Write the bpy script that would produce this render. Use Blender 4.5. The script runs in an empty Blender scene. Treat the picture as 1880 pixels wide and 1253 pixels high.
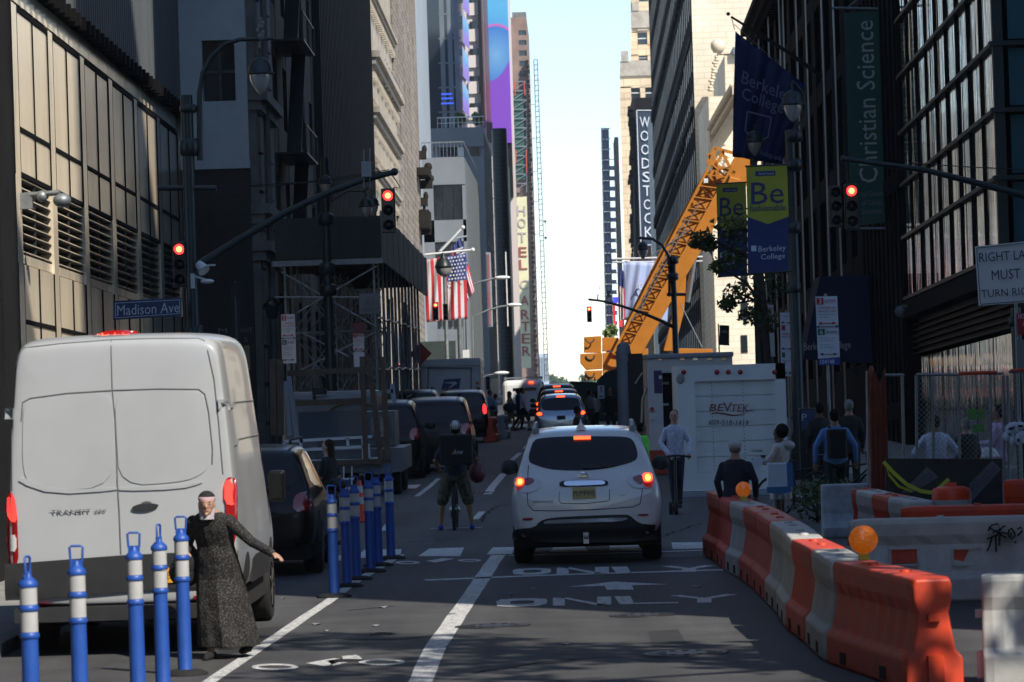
import bpy, bmesh, math, random
from math import sin, cos, pi, radians, sqrt
from mathutils import Vector, Matrix, geometry
from mathutils.bvhtree import BVHTree
random.seed(7)
SC = bpy.context.scene
COL = SC.collection
# ---------------------------------------------------------------- camera calibration
F = 7000.0; CX, CY = 940.0, 626.5
VPX, VPY, ROLL, CAMH = 1055.0, 681.0, radians(1.8), 2.5
SLOPE = 0.0201                      # the street climbs away from the camera; level courses fall against it
_a = Vector(((VPX-CX)/F, -(VPY-CY)/F, -1)).normalized()
_v = Vector((-sin(ROLL), cos(ROLL), 0))
_u = (_v-_v.dot(_a)*_a).normalized()
_x = _a.cross(_u)
RW = Matrix((_x, _a, _u))           # camera -> world
EYE = Vector((0, 0, CAMH))
def ray(px, py): return RW @ Vector(((px-CX)/F, -(py-CY)/F, -1))
def at(px, py, Z):
    d = ray(px, py); return EYE+d*(Z/d.y)
def gnd(px, py, z=0.0):
    d = ray(px, py); return EYE+d*((z-CAMH)/d.z)
def onx(px, py, X):
    d = ray(px, py); return EYE+d*(X/d.x)
def lev(v): return v.z+SLOPE*v.y    # level height of a point of a building

# ---------------------------------------------------------------- materials
def rgba(c): return (c[0], c[1], c[2], 1)
def mat(name, c, rough=.6, metal=0, noise=None, bump=None, emis=None, spec=.5, coat=0, alpha=1, trans=0, stretch=None, c2=None):
    m = bpy.data.materials.new(name); m.use_nodes = True
    nt = m.node_tree; N = nt.nodes; L = nt.links; b = N['Principled BSDF']
    b.inputs['Base Color'].default_value = rgba(c); b.inputs['Roughness'].default_value = rough
    b.inputs['Metallic'].default_value = metal; b.inputs['Specular IOR Level'].default_value = spec
    b.inputs['Coat Weight'].default_value = coat; b.inputs['Coat Roughness'].default_value = .04
    b.inputs['Alpha'].default_value = alpha; b.inputs['Transmission Weight'].default_value = trans
    if emis: b.inputs['Emission Color'].default_value = rgba(emis[0]); b.inputs['Emission Strength'].default_value = emis[1]
    tc = N.new('ShaderNodeTexCoord'); src = tc.outputs['Object']
    if stretch:
        mp = N.new('ShaderNodeMapping'); mp.inputs['Scale'].default_value = stretch; L.new(src, mp.inputs[0]); src = mp.outputs[0]
    if noise:
        sc, amt = noise
        n = N.new('ShaderNodeTexNoise'); n.inputs['Scale'].default_value = sc; n.inputs['Detail'].default_value = 6
        n.inputs['Roughness'].default_value = .65
        L.new(src, n.inputs['Vector'])
        r = N.new('ShaderNodeValToRGB'); r.color_ramp.elements[0].position = .3; r.color_ramp.elements[1].position = .7
        k = c2 or tuple(x*(1-amt) for x in c)
        r.color_ramp.elements[0].color = rgba(k)
        r.color_ramp.elements[1].color = rgba(c if c2 else tuple(min(1, x*(1+amt*.5)) for x in c))
        L.new(n.outputs[0], r.inputs[0]); L.new(r.outputs[0], b.inputs['Base Color'])
        mr = N.new('ShaderNodeMapRange'); mr.inputs['To Min'].default_value = max(0, rough-.08); mr.inputs['To Max'].default_value = min(1, rough+.1)
        L.new(n.outputs[0], mr.inputs[0]); L.new(mr.outputs[0], b.inputs['Roughness'])
    if bump:
        n2 = N.new('ShaderNodeTexNoise'); n2.inputs['Scale'].default_value = bump[0]; n2.inputs['Detail'].default_value = 4
        L.new(src, n2.inputs['Vector'])
        bp = N.new('ShaderNodeBump'); bp.inputs['Strength'].default_value = bump[1]; bp.inputs['Distance'].default_value = bump[2] if len(bump) > 2 else .02
        L.new(n2.outputs[0], bp.inputs['Height']); L.new(bp.outputs[0], b.inputs['Normal'])
    return m
def brick(name, c1, c2, mortar, scale=1.0, bw=.22, bh=.075, rough=.85, dirt=.35, ms=.012):
    """courses that run along either wall direction: u = x + y, v = z (sheared level)"""
    m = bpy.data.materials.new(name); m.use_nodes = True
    nt = m.node_tree; N = nt.nodes; L = nt.links; b = N['Principled BSDF']; b.inputs['Roughness'].default_value = rough
    g = N.new('ShaderNodeNewGeometry'); s = N.new('ShaderNodeSeparateXYZ'); L.new(g.outputs['Position'], s.inputs[0])
    ad = N.new('ShaderNodeMath'); ad.operation = 'ADD'; L.new(s.outputs[0], ad.inputs[0]); L.new(s.outputs[1], ad.inputs[1])
    sh = N.new('ShaderNodeMath'); sh.operation = 'MULTIPLY_ADD'; L.new(s.outputs[1], sh.inputs[0]); sh.inputs[1].default_value = SLOPE; L.new(s.outputs[2], sh.inputs[2])
    cb = N.new('ShaderNodeCombineXYZ'); L.new(ad.outputs[0], cb.inputs[0]); L.new(sh.outputs[0], cb.inputs[1])
    t = N.new('ShaderNodeTexBrick'); L.new(cb.outputs[0], t.inputs['Vector'])
    t.inputs['Color1'].default_value = rgba(c1); t.inputs['Color2'].default_value = rgba(c2); t.inputs['Mortar'].default_value = rgba(mortar)
    t.inputs['Scale'].default_value = scale; t.inputs['Brick Width'].default_value = bw; t.inputs['Row Height'].default_value = bh
    t.inputs['Mortar Size'].default_value = ms; t.inputs['Bias'].default_value = -.1
    n = N.new('ShaderNodeTexNoise'); n.inputs['Scale'].default_value = .35; n.inputs['Detail'].default_value = 8
    L.new(g.outputs['Position'], n.inputs['Vector'])
    mr = N.new('ShaderNodeMapRange'); mr.inputs['From Min'].default_value = .35; mr.inputs['From Max'].default_value = .65
    mr.inputs['To Min'].default_value = 1-dirt; mr.inputs['To Max'].default_value = 1.1; L.new(n.outputs[0], mr.inputs[0])
    mx = N.new('ShaderNodeMix'); mx.data_type = 'RGBA'; mx.blend_type = 'MULTIPLY'; mx.inputs[0].default_value = 1
    L.new(t.outputs[0], mx.inputs[6]); L.new(mr.outputs[0], mx.inputs[7]); L.new(mx.outputs[2], b.inputs['Base Color'])
    bp = N.new('ShaderNodeBump'); bp.inputs['Strength'].default_value = .4; bp.inputs['Distance'].default_value = .01; bp.invert = True
    L.new(t.outputs[1], bp.inputs['Height']); L.new(bp.outputs[0], b.inputs['Normal'])
    return m
M = {}
def mk(key, *a, **k): M[key] = mat(key, *a, **k); return M[key]

# ---------------------------------------------------------------- meshes
BASE = {}
SPLIT = {'hinge_knuckle', 'joist', 'inner_upright', 'frieze', 'bracket', 'tie', 'netting', 'parapet', 'fork_pocket', 'fill_cap', 'banner_arm', 'cable', 'hoist_rail', 'opening', 'fence_stub', 'rod', 'pier', 'red_tape', 'halyard', 'sheet', 'hoist_rope', 'grab_bar', 'vent', 'chrome_strip', 'flag_pole', 'cornice_block', 'strip_lettering', 'counterweight', 'inset', 'opening_rim'}
class MB:
    def __init__(s): s.v = []; s.f = []; s.m = []; s.s = []
    def add(s, vs, fs, m=0, sm=False):
        n = len(s.v); s.v += [Vector(p) for p in vs]
        for f in fs: s.f.append([i+n for i in f]); s.m.append(m); s.s.append(sm)
        return s
    def box(s, x0, x1, y0, y1, z0, z1, m=0):
        if x0 > x1: x0, x1 = x1, x0
        if y0 > y1: y0, y1 = y1, y0
        if z0 > z1: z0, z1 = z1, z0
        return s.add([(x0, y0, z0), (x1, y0, z0), (x1, y1, z0), (x0, y1, z0), (x0, y0, z1), (x1, y0, z1), (x1, y1, z1), (x0, y1, z1)],
              [(0, 3, 2, 1), (4, 5, 6, 7), (0, 1, 5, 4), (1, 2, 6, 5), (2, 3, 7, 6), (3, 0, 4, 7)], m)
    def cbox(s, c, d, rot=None, m=0):
        R = rot or Matrix.Identity(3); c = Vector(c); h = [x/2 for x in d]
        vs = [c+R @ Vector((a*h[0], b*h[1], e*h[2])) for e in (-1, 1) for a, b in ((-1, -1), (1, -1), (1, 1), (-1, 1))]
        return s.add(vs, [(0, 3, 2, 1), (4, 5, 6, 7), (0, 1, 5, 4), (1, 2, 6, 5), (2, 3, 7, 6), (3, 0, 4, 7)], m)
    def tube(s, pts, r, n=8, m=0, cap=True, sq=1.0):
        P = [Vector(p) for p in pts]; R = r if isinstance(r, (list, tuple)) else [r]*len(P)
        vs = []; up = None
        for i, p in enumerate(P):
            t = (P[min(i+1, len(P)-1)]-P[max(i-1, 0)]).normalized()
            if up is None:
                up = Vector((0, 0, 1)) if abs(t.z) < .9 else Vector((0, 1, 0))
            a = t.cross(up).normalized(); b = a.cross(t).normalized(); up = b
            for k in range(n):
                q = 2*pi*k/n; vs.append(p+R[i]*(cos(q)*a+sin(q)*sq*b))
        fs = []
        for i in range(len(P)-1):
            for k in range(n):
                fs.append((i*n+k, i*n+(k+1) % n, (i+1)*n+(k+1) % n, (i+1)*n+k))
        s.add(vs, fs, m, n > 4)
        if cap:
            s.add(vs[:n], [list(range(n))[::-1]], m, False); s.add(vs[-n:], [list(range(n))], m, False)
        return s
    def bar(s, p, q, w, h=None, m=0):
        """square bar from p to q"""
        p, q = Vector(p), Vector(q); t = (q-p); L_ = t.length
        if L_ < 1e-6: return s
        t.normalize(); up = Vector((0, 0, 1)) if abs(t.z) < .95 else Vector((0, 1, 0))
        a = t.cross(up).normalized(); b = a.cross(t).normalized()
        R = Matrix((t, a, b)).transposed()
        return s.cbox((p+q)/2, (L_, w, h or w), R, m)
    def lathe(s, c, prof, n=20, m=0, axis='z', sm=True):
        c = Vector(c); vs = []
        for r, z in prof:
            for k in range(n):
                q = 2*pi*k/n
                v = (r*cos(q), r*sin(q), z) if axis == 'z' else ((z, r*cos(q), r*sin(q)) if axis == 'x' else (r*cos(q), z, r*sin(q)))
                vs.append(c+Vector(v))
        fs = [(i*n+k, i*n+(k+1) % n, (i+1)*n+(k+1) % n, (i+1)*n+k) for i in range(len(prof)-1) for k in range(n)]
        s.add(vs, fs, m, sm)
        for i in (0, len(prof)-1):
            if prof[i][0] > 1e-4: s.add(vs[i*n:i*n+n], [list(range(n))], m, False)
        return s
    def prism(s, poly, axis, a0, a1, m=0):
        def P(p, a): return {'x': (a, p[0], p[1]), 'y': (p[0], a, p[1]), 'z': (p[0], p[1], a)}[axis]
        n = len(poly); vs = [P(p, a0) for p in poly]+[P(p, a1) for p in poly]
        return s.add(vs, [tuple(range(n)), tuple(range(2*n-1, n-1, -1))]+[(i, (i+1) % n, n+(i+1) % n, n+i) for i in range(n)], m)
    def ell(s, c, r, nu=12, nv=8, m=0, rot=None):
        c = Vector(c); r = (r, r, r) if not isinstance(r, (tuple, list)) else r; vs = []; R = rot or Matrix.Identity(3)
        for i in range(1, nv):
            for k in range(nu):
                t, q = pi*i/nv, 2*pi*k/nu
                vs.append(c+R @ Vector((r[0]*sin(t)*cos(q), r[1]*sin(t)*sin(q), r[2]*cos(t))))
        vs += [c+R @ Vector((0, 0, r[2])), c-R @ Vector((0, 0, r[2]))]
        fs = [(i*nu+k, (i+1)*nu+k, (i+1)*nu+(k+1) % nu, i*nu+(k+1) % nu) for i in range(nv-2) for k in range(nu)]
        e = (nv-1)*nu
        fs += [(e, k, (k+1) % nu) for k in range(nu)]+[(e+1, (nv-2)*nu+(k+1) % nu, (nv-2)*nu+k) for k in range(nu)]
        return s.add(vs, fs, m, True)
    def loft(s, rings, m=0, closed=True, cap=True, sm=True):
        n = len(rings[0]); vs = [p for r in rings for p in r]
        fs = [(i*n+k, i*n+(k+1) % n, (i+1)*n+(k+1) % n, (i+1)*n+k) for i in range(len(rings)-1) for k in range(n if closed else n-1)]
        s.add(vs, fs, m, sm)
        if cap:
            o = len(s.v)-len(vs)
            s.f.append([o+k for k in range(n)][::-1]); s.m.append(m); s.s.append(False)
            s.f.append([o+(len(rings)-1)*n+k for k in range(n)]); s.m.append(m); s.s.append(False)
        return s
    def shear(s):
        for v in s.v: v.z -= SLOPE*v.y
        return s
    def mesh(s, name, mats, base=Vector((0, 0, 0)), inv=None):
        me = bpy.data.meshes.new(name)
        vs = [(inv @ v if inv else v-base) for v in s.v]
        me.from_pydata(vs, [], s.f); me.polygons.foreach_set('material_index', s.m); me.polygons.foreach_set('use_smooth', s.s)
        for x in (mats if isinstance(mats, (list, tuple)) else [mats]): me.materials.append(x if not isinstance(x, str) else M[x])
        bm = bmesh.new(); bm.from_mesh(me); bmesh.ops.recalc_face_normals(bm, faces=bm.faces); bm.to_mesh(me); bm.free()
        me.update(); return me
    def islands(s):
        key = {}; rep = [key.setdefault((round(v.x, 4), round(v.y, 4), round(v.z, 4)), i) for i, v in enumerate(s.v)]
        p = list(range(len(s.v)))
        def fd(i):
            while p[i] != i: p[i] = p[p[i]]; i = p[i]
            return i
        for f in s.f:
            for i in f: p[fd(rep[i])] = fd(rep[f[0]])
        g = {}
        for k, f in enumerate(s.f): g.setdefault(fd(rep[f[0]]), []).append(k)
        out = []
        for ks in g.values():
            q = MB(); mp = {}
            for k in ks:
                for i in s.f[k]:
                    if i not in mp: mp[i] = len(q.v); q.v.append(s.v[i])
                q.f.append([mp[i] for i in s.f[k]]); q.m.append(s.m[k]); q.s.append(s.s[k])
            out.append(q)
        return out
    def build(s, name, mats, parent=None, bevel=0, seg=2, subsurf=0, label=None):
        if name in SPLIT and parent:
            isl = s.islands()
            if 1 < len(isl) <= 60:
                for q in isl: o = q.build1(name, mats, parent, bevel, seg, subsurf, label)
                return o
        return s.build1(name, mats, parent, bevel, seg, subsurf, label)
    def build1(s, name, mats, parent=None, bevel=0, seg=2, subsurf=0, label=None):
        b, inv = BASE.get(parent.name, (Vector((0, 0, 0)), None)) if parent else (Vector((0, 0, 0)), None)
        me = s.mesh(name, mats, b, inv)
        o = bpy.data.objects.new(name, me); COL.objects.link(o)
        if parent: o.parent = parent; BASE[o.name] = (b, inv)
        if subsurf: q = o.modifiers.new('s', 'SUBSURF'); q.levels = q.render_levels = subsurf
        if bevel:
            q = o.modifiers.new('b', 'BEVEL'); q.width = bevel; q.segments = seg; q.limit_method = 'ANGLE'; q.angle_limit = radians(35); q.harden_normals = False
        if label: o['label'] = label
        return o
def thing(name, label, cat, loc=(0, 0, 0), group=None, rz=0):
    o = bpy.data.objects.new(name, None); COL.objects.link(o); loc = Vector(loc)
    o.location = loc; o.rotation_euler = (0, 0, rz); o['label'] = label; o['category'] = cat
    o.empty_display_size = .2
    if group: o['group'] = group
    BASE[o.name] = (loc, None) if not rz else (loc, (Matrix.Translation(loc) @ Matrix.Rotation(rz, 4, 'Z')).inverted())
    return o
def tag(o, label, cat, group=None):
    o['label'] = label; o['category'] = cat
    if group: o['group'] = group
    return o
def struct(o, kind='structure'): o['kind'] = kind; return o
def solo(mb, name, label, cat, mats, loc, group=None, **k):
    """a thing that is one mesh: origin at its base"""
    loc = Vector(loc)
    for v in mb.v: v -= loc
    o = mb.build(name, mats, None, **k); o.location = loc; return tag(o, label, cat, group)
def dup(root, loc, label, rz=0, scale=1):
    r = root.copy(); COL.objects.link(r); r.location = loc; r.rotation_euler = (0, 0, rz); r['label'] = label; r.scale = (scale,)*3
    for ch in list(root.children):
        c = ch.copy(); COL.objects.link(c); c.parent = r
        for g in ch.children:
            d = g.copy(); COL.objects.link(d); d.parent = c
    return r
def text(body, o, px, py, mats, parent, name='lettering', ext=.004, shear=0, fit=True, squeeze=None):
    """lettering whose bounding box fills the parallelogram o, px (bottom right), py (top left)"""
    cu = bpy.data.curves.new(name, 'FONT'); cu.body = body; cu.align_x = 'LEFT'; cu.resolution_u = 2; cu.shear = shear; cu.space_line = .8
    ob = bpy.data.objects.new('tmp', cu); COL.objects.link(ob)
    dg = bpy.context.evaluated_depsgraph_get(); me = bpy.data.meshes.new_from_object(ob.evaluated_get(dg))
    bpy.data.objects.remove(ob)
    vs = [v.co.copy() for v in me.vertices]
    x0 = min(v.x for v in vs); x1 = max(v.x for v in vs); y0 = min(v.y for v in vs); y1 = max(v.y for v in vs)
    o, px, py = Vector(o), Vector(px), Vector(py); a = px-o; b = py-o; n = a.cross(b).normalized()
    fs = [list(p.vertices) for p in me.polygons]; bpy.data.meshes.remove(me)
    k = MB(); top = []
    for v in vs: top.append(o+a*((v.x-x0)/(x1-x0))+b*((v.y-y0)/(y1-y0)))
    k.add([t+n*ext for t in top], fs)
    # sides
    from collections import Counter
    ed = Counter()
    for f in fs:
        for i in range(len(f)): ed[(f[i], f[(i+1) % len(f)])] += 1
    N_ = len(k.v)
    k.v += top
    for (i, j) in list(ed):
        if (j, i) not in ed: k.f.append([i, j, N_+j, N_+i]); k.m.append(0); k.s.append(False)
    return k.build(name, mats, parent)

# ---------------------------------------------------------------- patches laid on a curved body (a tail lamp, a window)
def bvh_of(objs, base=Vector((0, 0, 0))):
    """BVH in world coordinates of evaluated meshes whose local frame is offset by their thing's base"""
    dg = bpy.context.evaluated_depsgraph_get(); V = []; Fc = []
    for o in objs:
        b, inv = BASE.get(o.name, (Vector((0, 0, 0)), None)); fw = inv.inverted() if inv else Matrix.Translation(b)
        me = o.evaluated_get(dg).to_mesh(); n = len(V)
        V += [fw @ v.co for v in me.vertices]; Fc += [[i+n for i in p.vertices] for p in me.polygons]
        o.evaluated_get(dg).to_mesh_clear()
    return BVHTree.FromPolygons(V, Fc)
def smooth_poly(poly, it=1):
    for _ in range(it):
        q = []
        for i in range(len(poly)):
            a, b = poly[i], poly[(i+1) % len(poly)]
            q += [(a[0]*.75+b[0]*.25, a[1]*.75+b[1]*.25), (a[0]*.25+b[0]*.75, a[1]*.25+b[1]*.75)]
        poly = q
    return poly
def patch(bvh, poly, axis, start, off=.006, grid=.05, back=.02, sgn=1, sm=1):
    """poly in (x,z) for axis 'y' (cast along +y*sgn from y=start) or (y,z) for axis 'x' (cast along x*sgn from x=start)"""
    if sm: poly = smooth_poly(poly, sm)
    xs = [p[0] for p in poly]; zs = [p[1] for p in poly]
    pts = []
    n = len(poly)
    for i in range(n):   # densify border
        a, b = poly[i], poly[(i+1) % n]; L_ = math.hypot(b[0]-a[0], b[1]-a[1]); k = max(1, int(L_/grid))
        for j in range(k): pts.append(Vector((a[0]+(b[0]-a[0])*j/k, a[1]+(b[1]-a[1])*j/k)))
    nb = len(pts)
    def inside(x, z):
        c = False
        for i in range(n):
            a, b = poly[i], poly[(i+1) % n]
            if (a[1] > z) != (b[1] > z) and x < (b[0]-a[0])*(z-a[1])/(b[1]-a[1])+a[0]: c = not c
        return c
    x = min(xs)+grid/2
    while x < max(xs):
        z = min(zs)+grid/2
        while z < max(zs):
            if inside(x, z): pts.append(Vector((x, z)))
            z += grid
        x += grid
    r = geometry.delaunay_2d_cdt(pts, [], [list(range(nb))], 1, 1e-5)
    V2, F2 = r[0], r[2]
    d = Vector((0, sgn, 0)) if axis == 'y' else Vector((sgn, 0, 0))
    out = []; last = None; miss = []
    for p in V2:
        o = Vector((p[0], start, p[1])) if axis == 'y' else Vector((start, p[0], p[1]))
        h = bvh.ray_cast(o, d, 6.0)
        if h[0] is None: miss.append(len(out)); out.append(None)
        else: out.append(h[0])
    good = [(i, q) for i, q in enumerate(out) if q is not None]
    for i in miss:
        p = V2[i]
        if not good: return MB()
        j, q = min(good, key=lambda t: (V2[t[0]][0]-p[0])**2+(V2[t[0]][1]-p[1])**2)
        out[i] = Vector((p[0], q.y, p[1])) if axis == 'y' else Vector((q.x, p[0], p[1]))
    k = MB(); k.add([q-d*off for q in out], F2, 0, True)
    from collections import Counter
    ed = set()
    for f in F2:
        for i in range(len(f)): ed.add((f[i], f[(i+1) % len(f)]))
    N_ = len(k.v); k.v += [q+d*back for q in out]+[q-d*off for q in out]; K_ = N_+len(out)
    for (i, j) in ed:
        if (j, i) not in ed: k.f.append([K_+i, K_+j, N_+j, N_+i]); k.m.append(0); k.s.append(False)
    return k
# ---------------------------------------------------------------- camera, sky, sun
cam = bpy.data.cameras.new('camera'); co = bpy.data.objects.new('camera', cam); COL.objects.link(co); SC.camera = co
cam.sensor_width = 36; cam.lens = F/1880*36; cam.clip_start = .5; cam.clip_end = 12000
co.matrix_world = Matrix.Translation(EYE) @ Matrix((_x, _a, _u)).to_4x4()
# camera axes: local x -> RW columns
co.matrix_world = Matrix.Translation(EYE) @ RW.to_4x4()
cam.dof.use_dof = True; cam.dof.focus_distance = 66; cam.dof.aperture_fstop = 6.3
SA, SE = radians(38), radians(43)
w = bpy.data.worlds.new('World'); SC.world = w; w.use_nodes = True
nt = w.node_tree; bg = nt.nodes['Background']; sk = nt.nodes.new('ShaderNodeTexSky'); sk.sky_type = 'NISHITA'
sk.sun_disc = False; sk.sun_elevation = SE; sk.sun_rotation = pi-SA; sk.air_density = 1.0; sk.dust_density = .4; sk.ozone_density = 2.6; sk.altitude = 1500
nt.links.new(sk.outputs[0], bg.inputs[0]); bg.inputs[1].default_value = .15
sun = bpy.data.lights.new('sun', 'SUN'); sun.energy = 4.2; sun.angle = radians(.53); sun.color = (1, .93, .82)
so = bpy.data.objects.new('sun', sun); COL.objects.link(so)
so.rotation_euler = Vector((-sin(SA), cos(SA), -math.tan(SE))).to_track_quat('-Z', 'Y').to_euler()
vs = SC.view_settings; vs.view_transform = 'Standard'; vs.look = 'None'; vs.gamma = 1; vs.exposure = 0.5; vs.use_curve_mapping = False
SC.cycles.max_bounces = 6; SC.cycles.diffuse_bounces = 4; SC.cycles.glossy_bounces = 3; SC.cycles.transparent_max_bounces = 8
SC.cycles.use_denoising = True; SC.cycles.sample_clamp_indirect = 4; SC.cycles.caustics_reflective = False; SC.cycles.caustics_refractive = False

# ---------------------------------------------------------------- materials
mk('asphalt', (.056, .056, .058), .8, noise=(1.3, .3), bump=(60, .5, .004))
mk('paint_white', (.62, .62, .6), .7, noise=(9, .35), bump=(70, .3, .003))
mk('concrete', (.27, .265, .25), .85, noise=(2, .3), bump=(30, .3, .004))
mk('curb_stone', (.22, .22, .21), .8, noise=(5, .3))
mk('bronze_panel', (0.93, .79, .59), .2, .2, noise=(.7, .1), bump=(1.3, .12, .1), stretch=(1, 1, .22))
mk('bronze_pillar', (.92, .79, .6), .2, .25, noise=(1.2, .2), bump=(.8, .3, .08), stretch=(1, 1, .3))
mk('joint_dark', (.008, .0075, .0075), .9, spec=.1)
mk('louver', (.03, .029, .027), .5, .4)
mk('ribbed_metal', (.13, .145, .155), .55, .2, noise=(.4, .25), stretch=(1, 1, .15))
mk('white_render', (.52, .58, .58), .7, noise=(.5, .18), bump=(12, .2, .01))
mk('pale_stone', (.17, .175, .165), .8, noise=(1.5, .4), bump=(9, .4, .02))
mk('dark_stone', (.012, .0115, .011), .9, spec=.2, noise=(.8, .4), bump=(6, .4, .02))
mk('dark_rib', (.02, .017, .015), .7, noise=(.8, .4))
mk('glass_dark', (.02, .025, .03), .06, 0, spec=.8)
mk('glass_teal', (.05, .13, .16), .12, .3, noise=(.15, .3), spec=.8)
mk('glass_mirror', (.60, .66, .62), .04, .95, bump=(1.3, .35, .1), stretch=(1, 1, .06))
mk('window_frame', (.05, .05, .05), .5)
mk('cream', (.74, .64, .48), .8, noise=(.6, .14), bump=(5, .3, .01))
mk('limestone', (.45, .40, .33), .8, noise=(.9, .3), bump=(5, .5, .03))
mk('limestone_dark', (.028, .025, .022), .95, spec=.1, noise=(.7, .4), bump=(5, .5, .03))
mk('grey_metal_wall', (.22, .24, .26), .4, .2, noise=(.3, .15))
mk('pale_blue_wall', (.40, .46, .52), .7, noise=(.3, .15))
mk('slate_wall', (.15, .18, .2), .6, noise=(.4, .25))
mk('black_metal', (.012, .013, .015), .45, .3)
mk('dark_green_metal', (.02, .03, .032), .4, .3, noise=(3, .3))
mk('steel', (.35, .36, .37), .35, .9)
mk('galv', (.26, .28, .29), .5, .6, noise=(4, .3))
mk('pipe', (.42, .43, .43), .45, .5, noise=(6, .4))
mk('chrome', (.8, .8, .82), .08, 1)
mk('plywood_green', (.028, .046, .042), .75, noise=(1.5, .35))
mk('plywood_old', (.62, .56, .45), .8, noise=(2, .5), stretch=(3, 3, .5), c2=(.22, .19, .15))
mk('white_paint', (.75, .76, .76), .45, noise=(1.5, .1))
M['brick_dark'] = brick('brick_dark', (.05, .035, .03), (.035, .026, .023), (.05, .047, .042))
M['brick_brown'] = brick('brick_brown', (.30, .16, .11), (.24, .13, .09), (.3, .27, .24))
M['brick_buff'] = brick('brick_buff', (.74, .57, .37), (.68, .52, .34), (.5, .39, .26), bw=3, bh=1.3, ms=.07, dirt=.15)
M['brick_grey'] = brick('brick_grey', (.34, .29, .24), (.27, .235, .2), (.17, .15, .13), bw=.6, bh=.45, ms=.05, dirt=.3)
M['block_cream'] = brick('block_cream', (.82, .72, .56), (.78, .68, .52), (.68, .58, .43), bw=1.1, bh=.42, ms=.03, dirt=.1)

nt = M['paint_white'].node_tree; N = nt.nodes; L = nt.links; b_ = N['Principled BSDF']; old = b_.inputs['Base Color'].links[0].from_socket
tc = N.new('ShaderNodeTexCoord'); nn = N.new('ShaderNodeTexNoise'); nn.inputs['Scale'].default_value = 14; nn.inputs['Detail'].default_value = 8; nn.inputs['Roughness'].default_value = .75; L.new(tc.outputs['Object'], nn.inputs['Vector'])
rr = N.new('ShaderNodeValToRGB'); rr.color_ramp.elements[0].position = .4; rr.color_ramp.elements[1].position = .47; L.new(nn.outputs[0], rr.inputs[0])
mxx = N.new('ShaderNodeMix'); mxx.data_type = 'RGBA'; L.new(rr.outputs[0], mxx.inputs[0]); mxx.inputs[6].default_value = (.09, .09, .09, 1); L.new(old, mxx.inputs[7]); L.new(mxx.outputs[2], b_.inputs['Base Color'])
mk('iron', (.035, .03, .028), .5, .5, noise=(20, .4)); mk('tar', (.02, .02, .02), .95, spec=.1); mk('patch_dark', (.03, .03, .032), .8, noise=(3, .3), bump=(60, .5, .004)); mk('patch_light', (.085, .083, .08), .85, noise=(3, .3), bump=(60, .5, .004))
# ---------------------------------------------------------------- ground, road, pavements
def strip_mesh(xs, ys, zf): 
    m = MB(); n = len(xs)
    vs = [(x, y, zf(x, y)) for y in ys for x in xs]
    fs = [(j*n+i, j*n+i+1, (j+1)*n+i+1, (j+1)*n+i) for j in range(len(ys)-1) for i in range(n-1)]
    return m.add(vs, fs, 0, True)
o = strip_mesh([-3000, -200, -20, 20, 200, 3000], [-300, 0, 300, 740, 900, 1400, 1700, 6000], lambda x, y: -.03 if y < 800 else -.03-(y-800)*.012).build('ground', 'concrete'); struct(o)
o = strip_mesh([-60, -5.5, 0, 5.2, 60], [-120, 20, 60, 200, 700, 738], lambda x, y: 0).build('road', 'asphalt'); struct(o)
# road shader: tar lines, wheel-worn streaks, dark patches
nt = M['asphalt'].node_tree; N = nt.nodes; L = nt.links; bs = N['Principled BSDF']; tc = N.new('ShaderNodeTexCoord')
mp = N.new('ShaderNodeMapping'); mp.inputs['Scale'].default_value = (.9, .06, 1); L.new(tc.outputs['Object'], mp.inputs[0])
n1 = N.new('ShaderNodeTexNoise'); n1.inputs['Scale'].default_value = 1.4; n1.inputs['Detail'].default_value = 7; L.new(mp.outputs[0], n1.inputs['Vector'])
n3 = N.new('ShaderNodeTexNoise'); n3.inputs['Scale'].default_value = 45; n3.inputs['Detail'].default_value = 2; L.new(tc.outputs['Object'], n3.inputs['Vector'])
mr = N.new('ShaderNodeMapRange'); mr.inputs['From Min'].default_value = .3; mr.inputs['From Max'].default_value = .7; mr.inputs['To Min'].default_value = .65; mr.inputs['To Max'].default_value = 1.35; L.new(n1.outputs[0], mr.inputs[0])
mr2 = N.new('ShaderNodeMapRange'); mr2.inputs['From Min'].default_value = .3; mr2.inputs['From Max'].default_value = .75; mr2.inputs['To Min'].default_value = .75; mr2.inputs['To Max'].default_value = 1.5; L.new(n3.outputs[0], mr2.inputs[0])
mu = N.new('ShaderNodeMath'); mu.operation = 'MULTIPLY'; L.new(mr.outputs[0], mu.inputs[0]); L.new(mr2.outputs[0], mu.inputs[1])
old = bs.inputs['Base Color'].links[0].from_socket
mx = N.new('ShaderNodeMix'); mx.data_type = 'RGBA'; mx.blend_type = 'MULTIPLY'; mx.inputs[0].default_value = 1
L.new(old, mx.inputs[6]); L.new(mu.outputs[0], mx.inputs[7]); L.new(mx.outputs[2], bs.inputs['Base Color'])

def pavement(name, x0, x1, y0, y1):
    m = MB(); m.box(x0, x1, y0, y1, -.02, .13)
    return struct(m.build(name, 'concrete', bevel=.02))
pavement('sidewalk', -30, -5.6, -40, 58); pavement('sidewalk', -60, -6.4, 79, 215)
pavement('sidewalk', -60, -6.2, 240, 739); pavement('sidewalk', 5.3, 60, -40, 56)
pavement('sidewalk', 5.3, 60, 82, 190); pavement('sidewalk', 5.3, 60, 215, 739)
for x0, x1, y0, y1 in ((-5.6, -5.42, -40, 58), (-6.4, -6.22, 79, 215), (5.12, 5.3, -40, 56), (5.12, 5.3, 82, 190)):
    m = MB(); y = y0
    while y < y1: m.box(x0, x1, y+.01, min(y+2.4, y1)-.01, -.02, .135); y += 2.4
    o = struct(m.build('kerb', 'curb_stone', bevel=.015))

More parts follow.
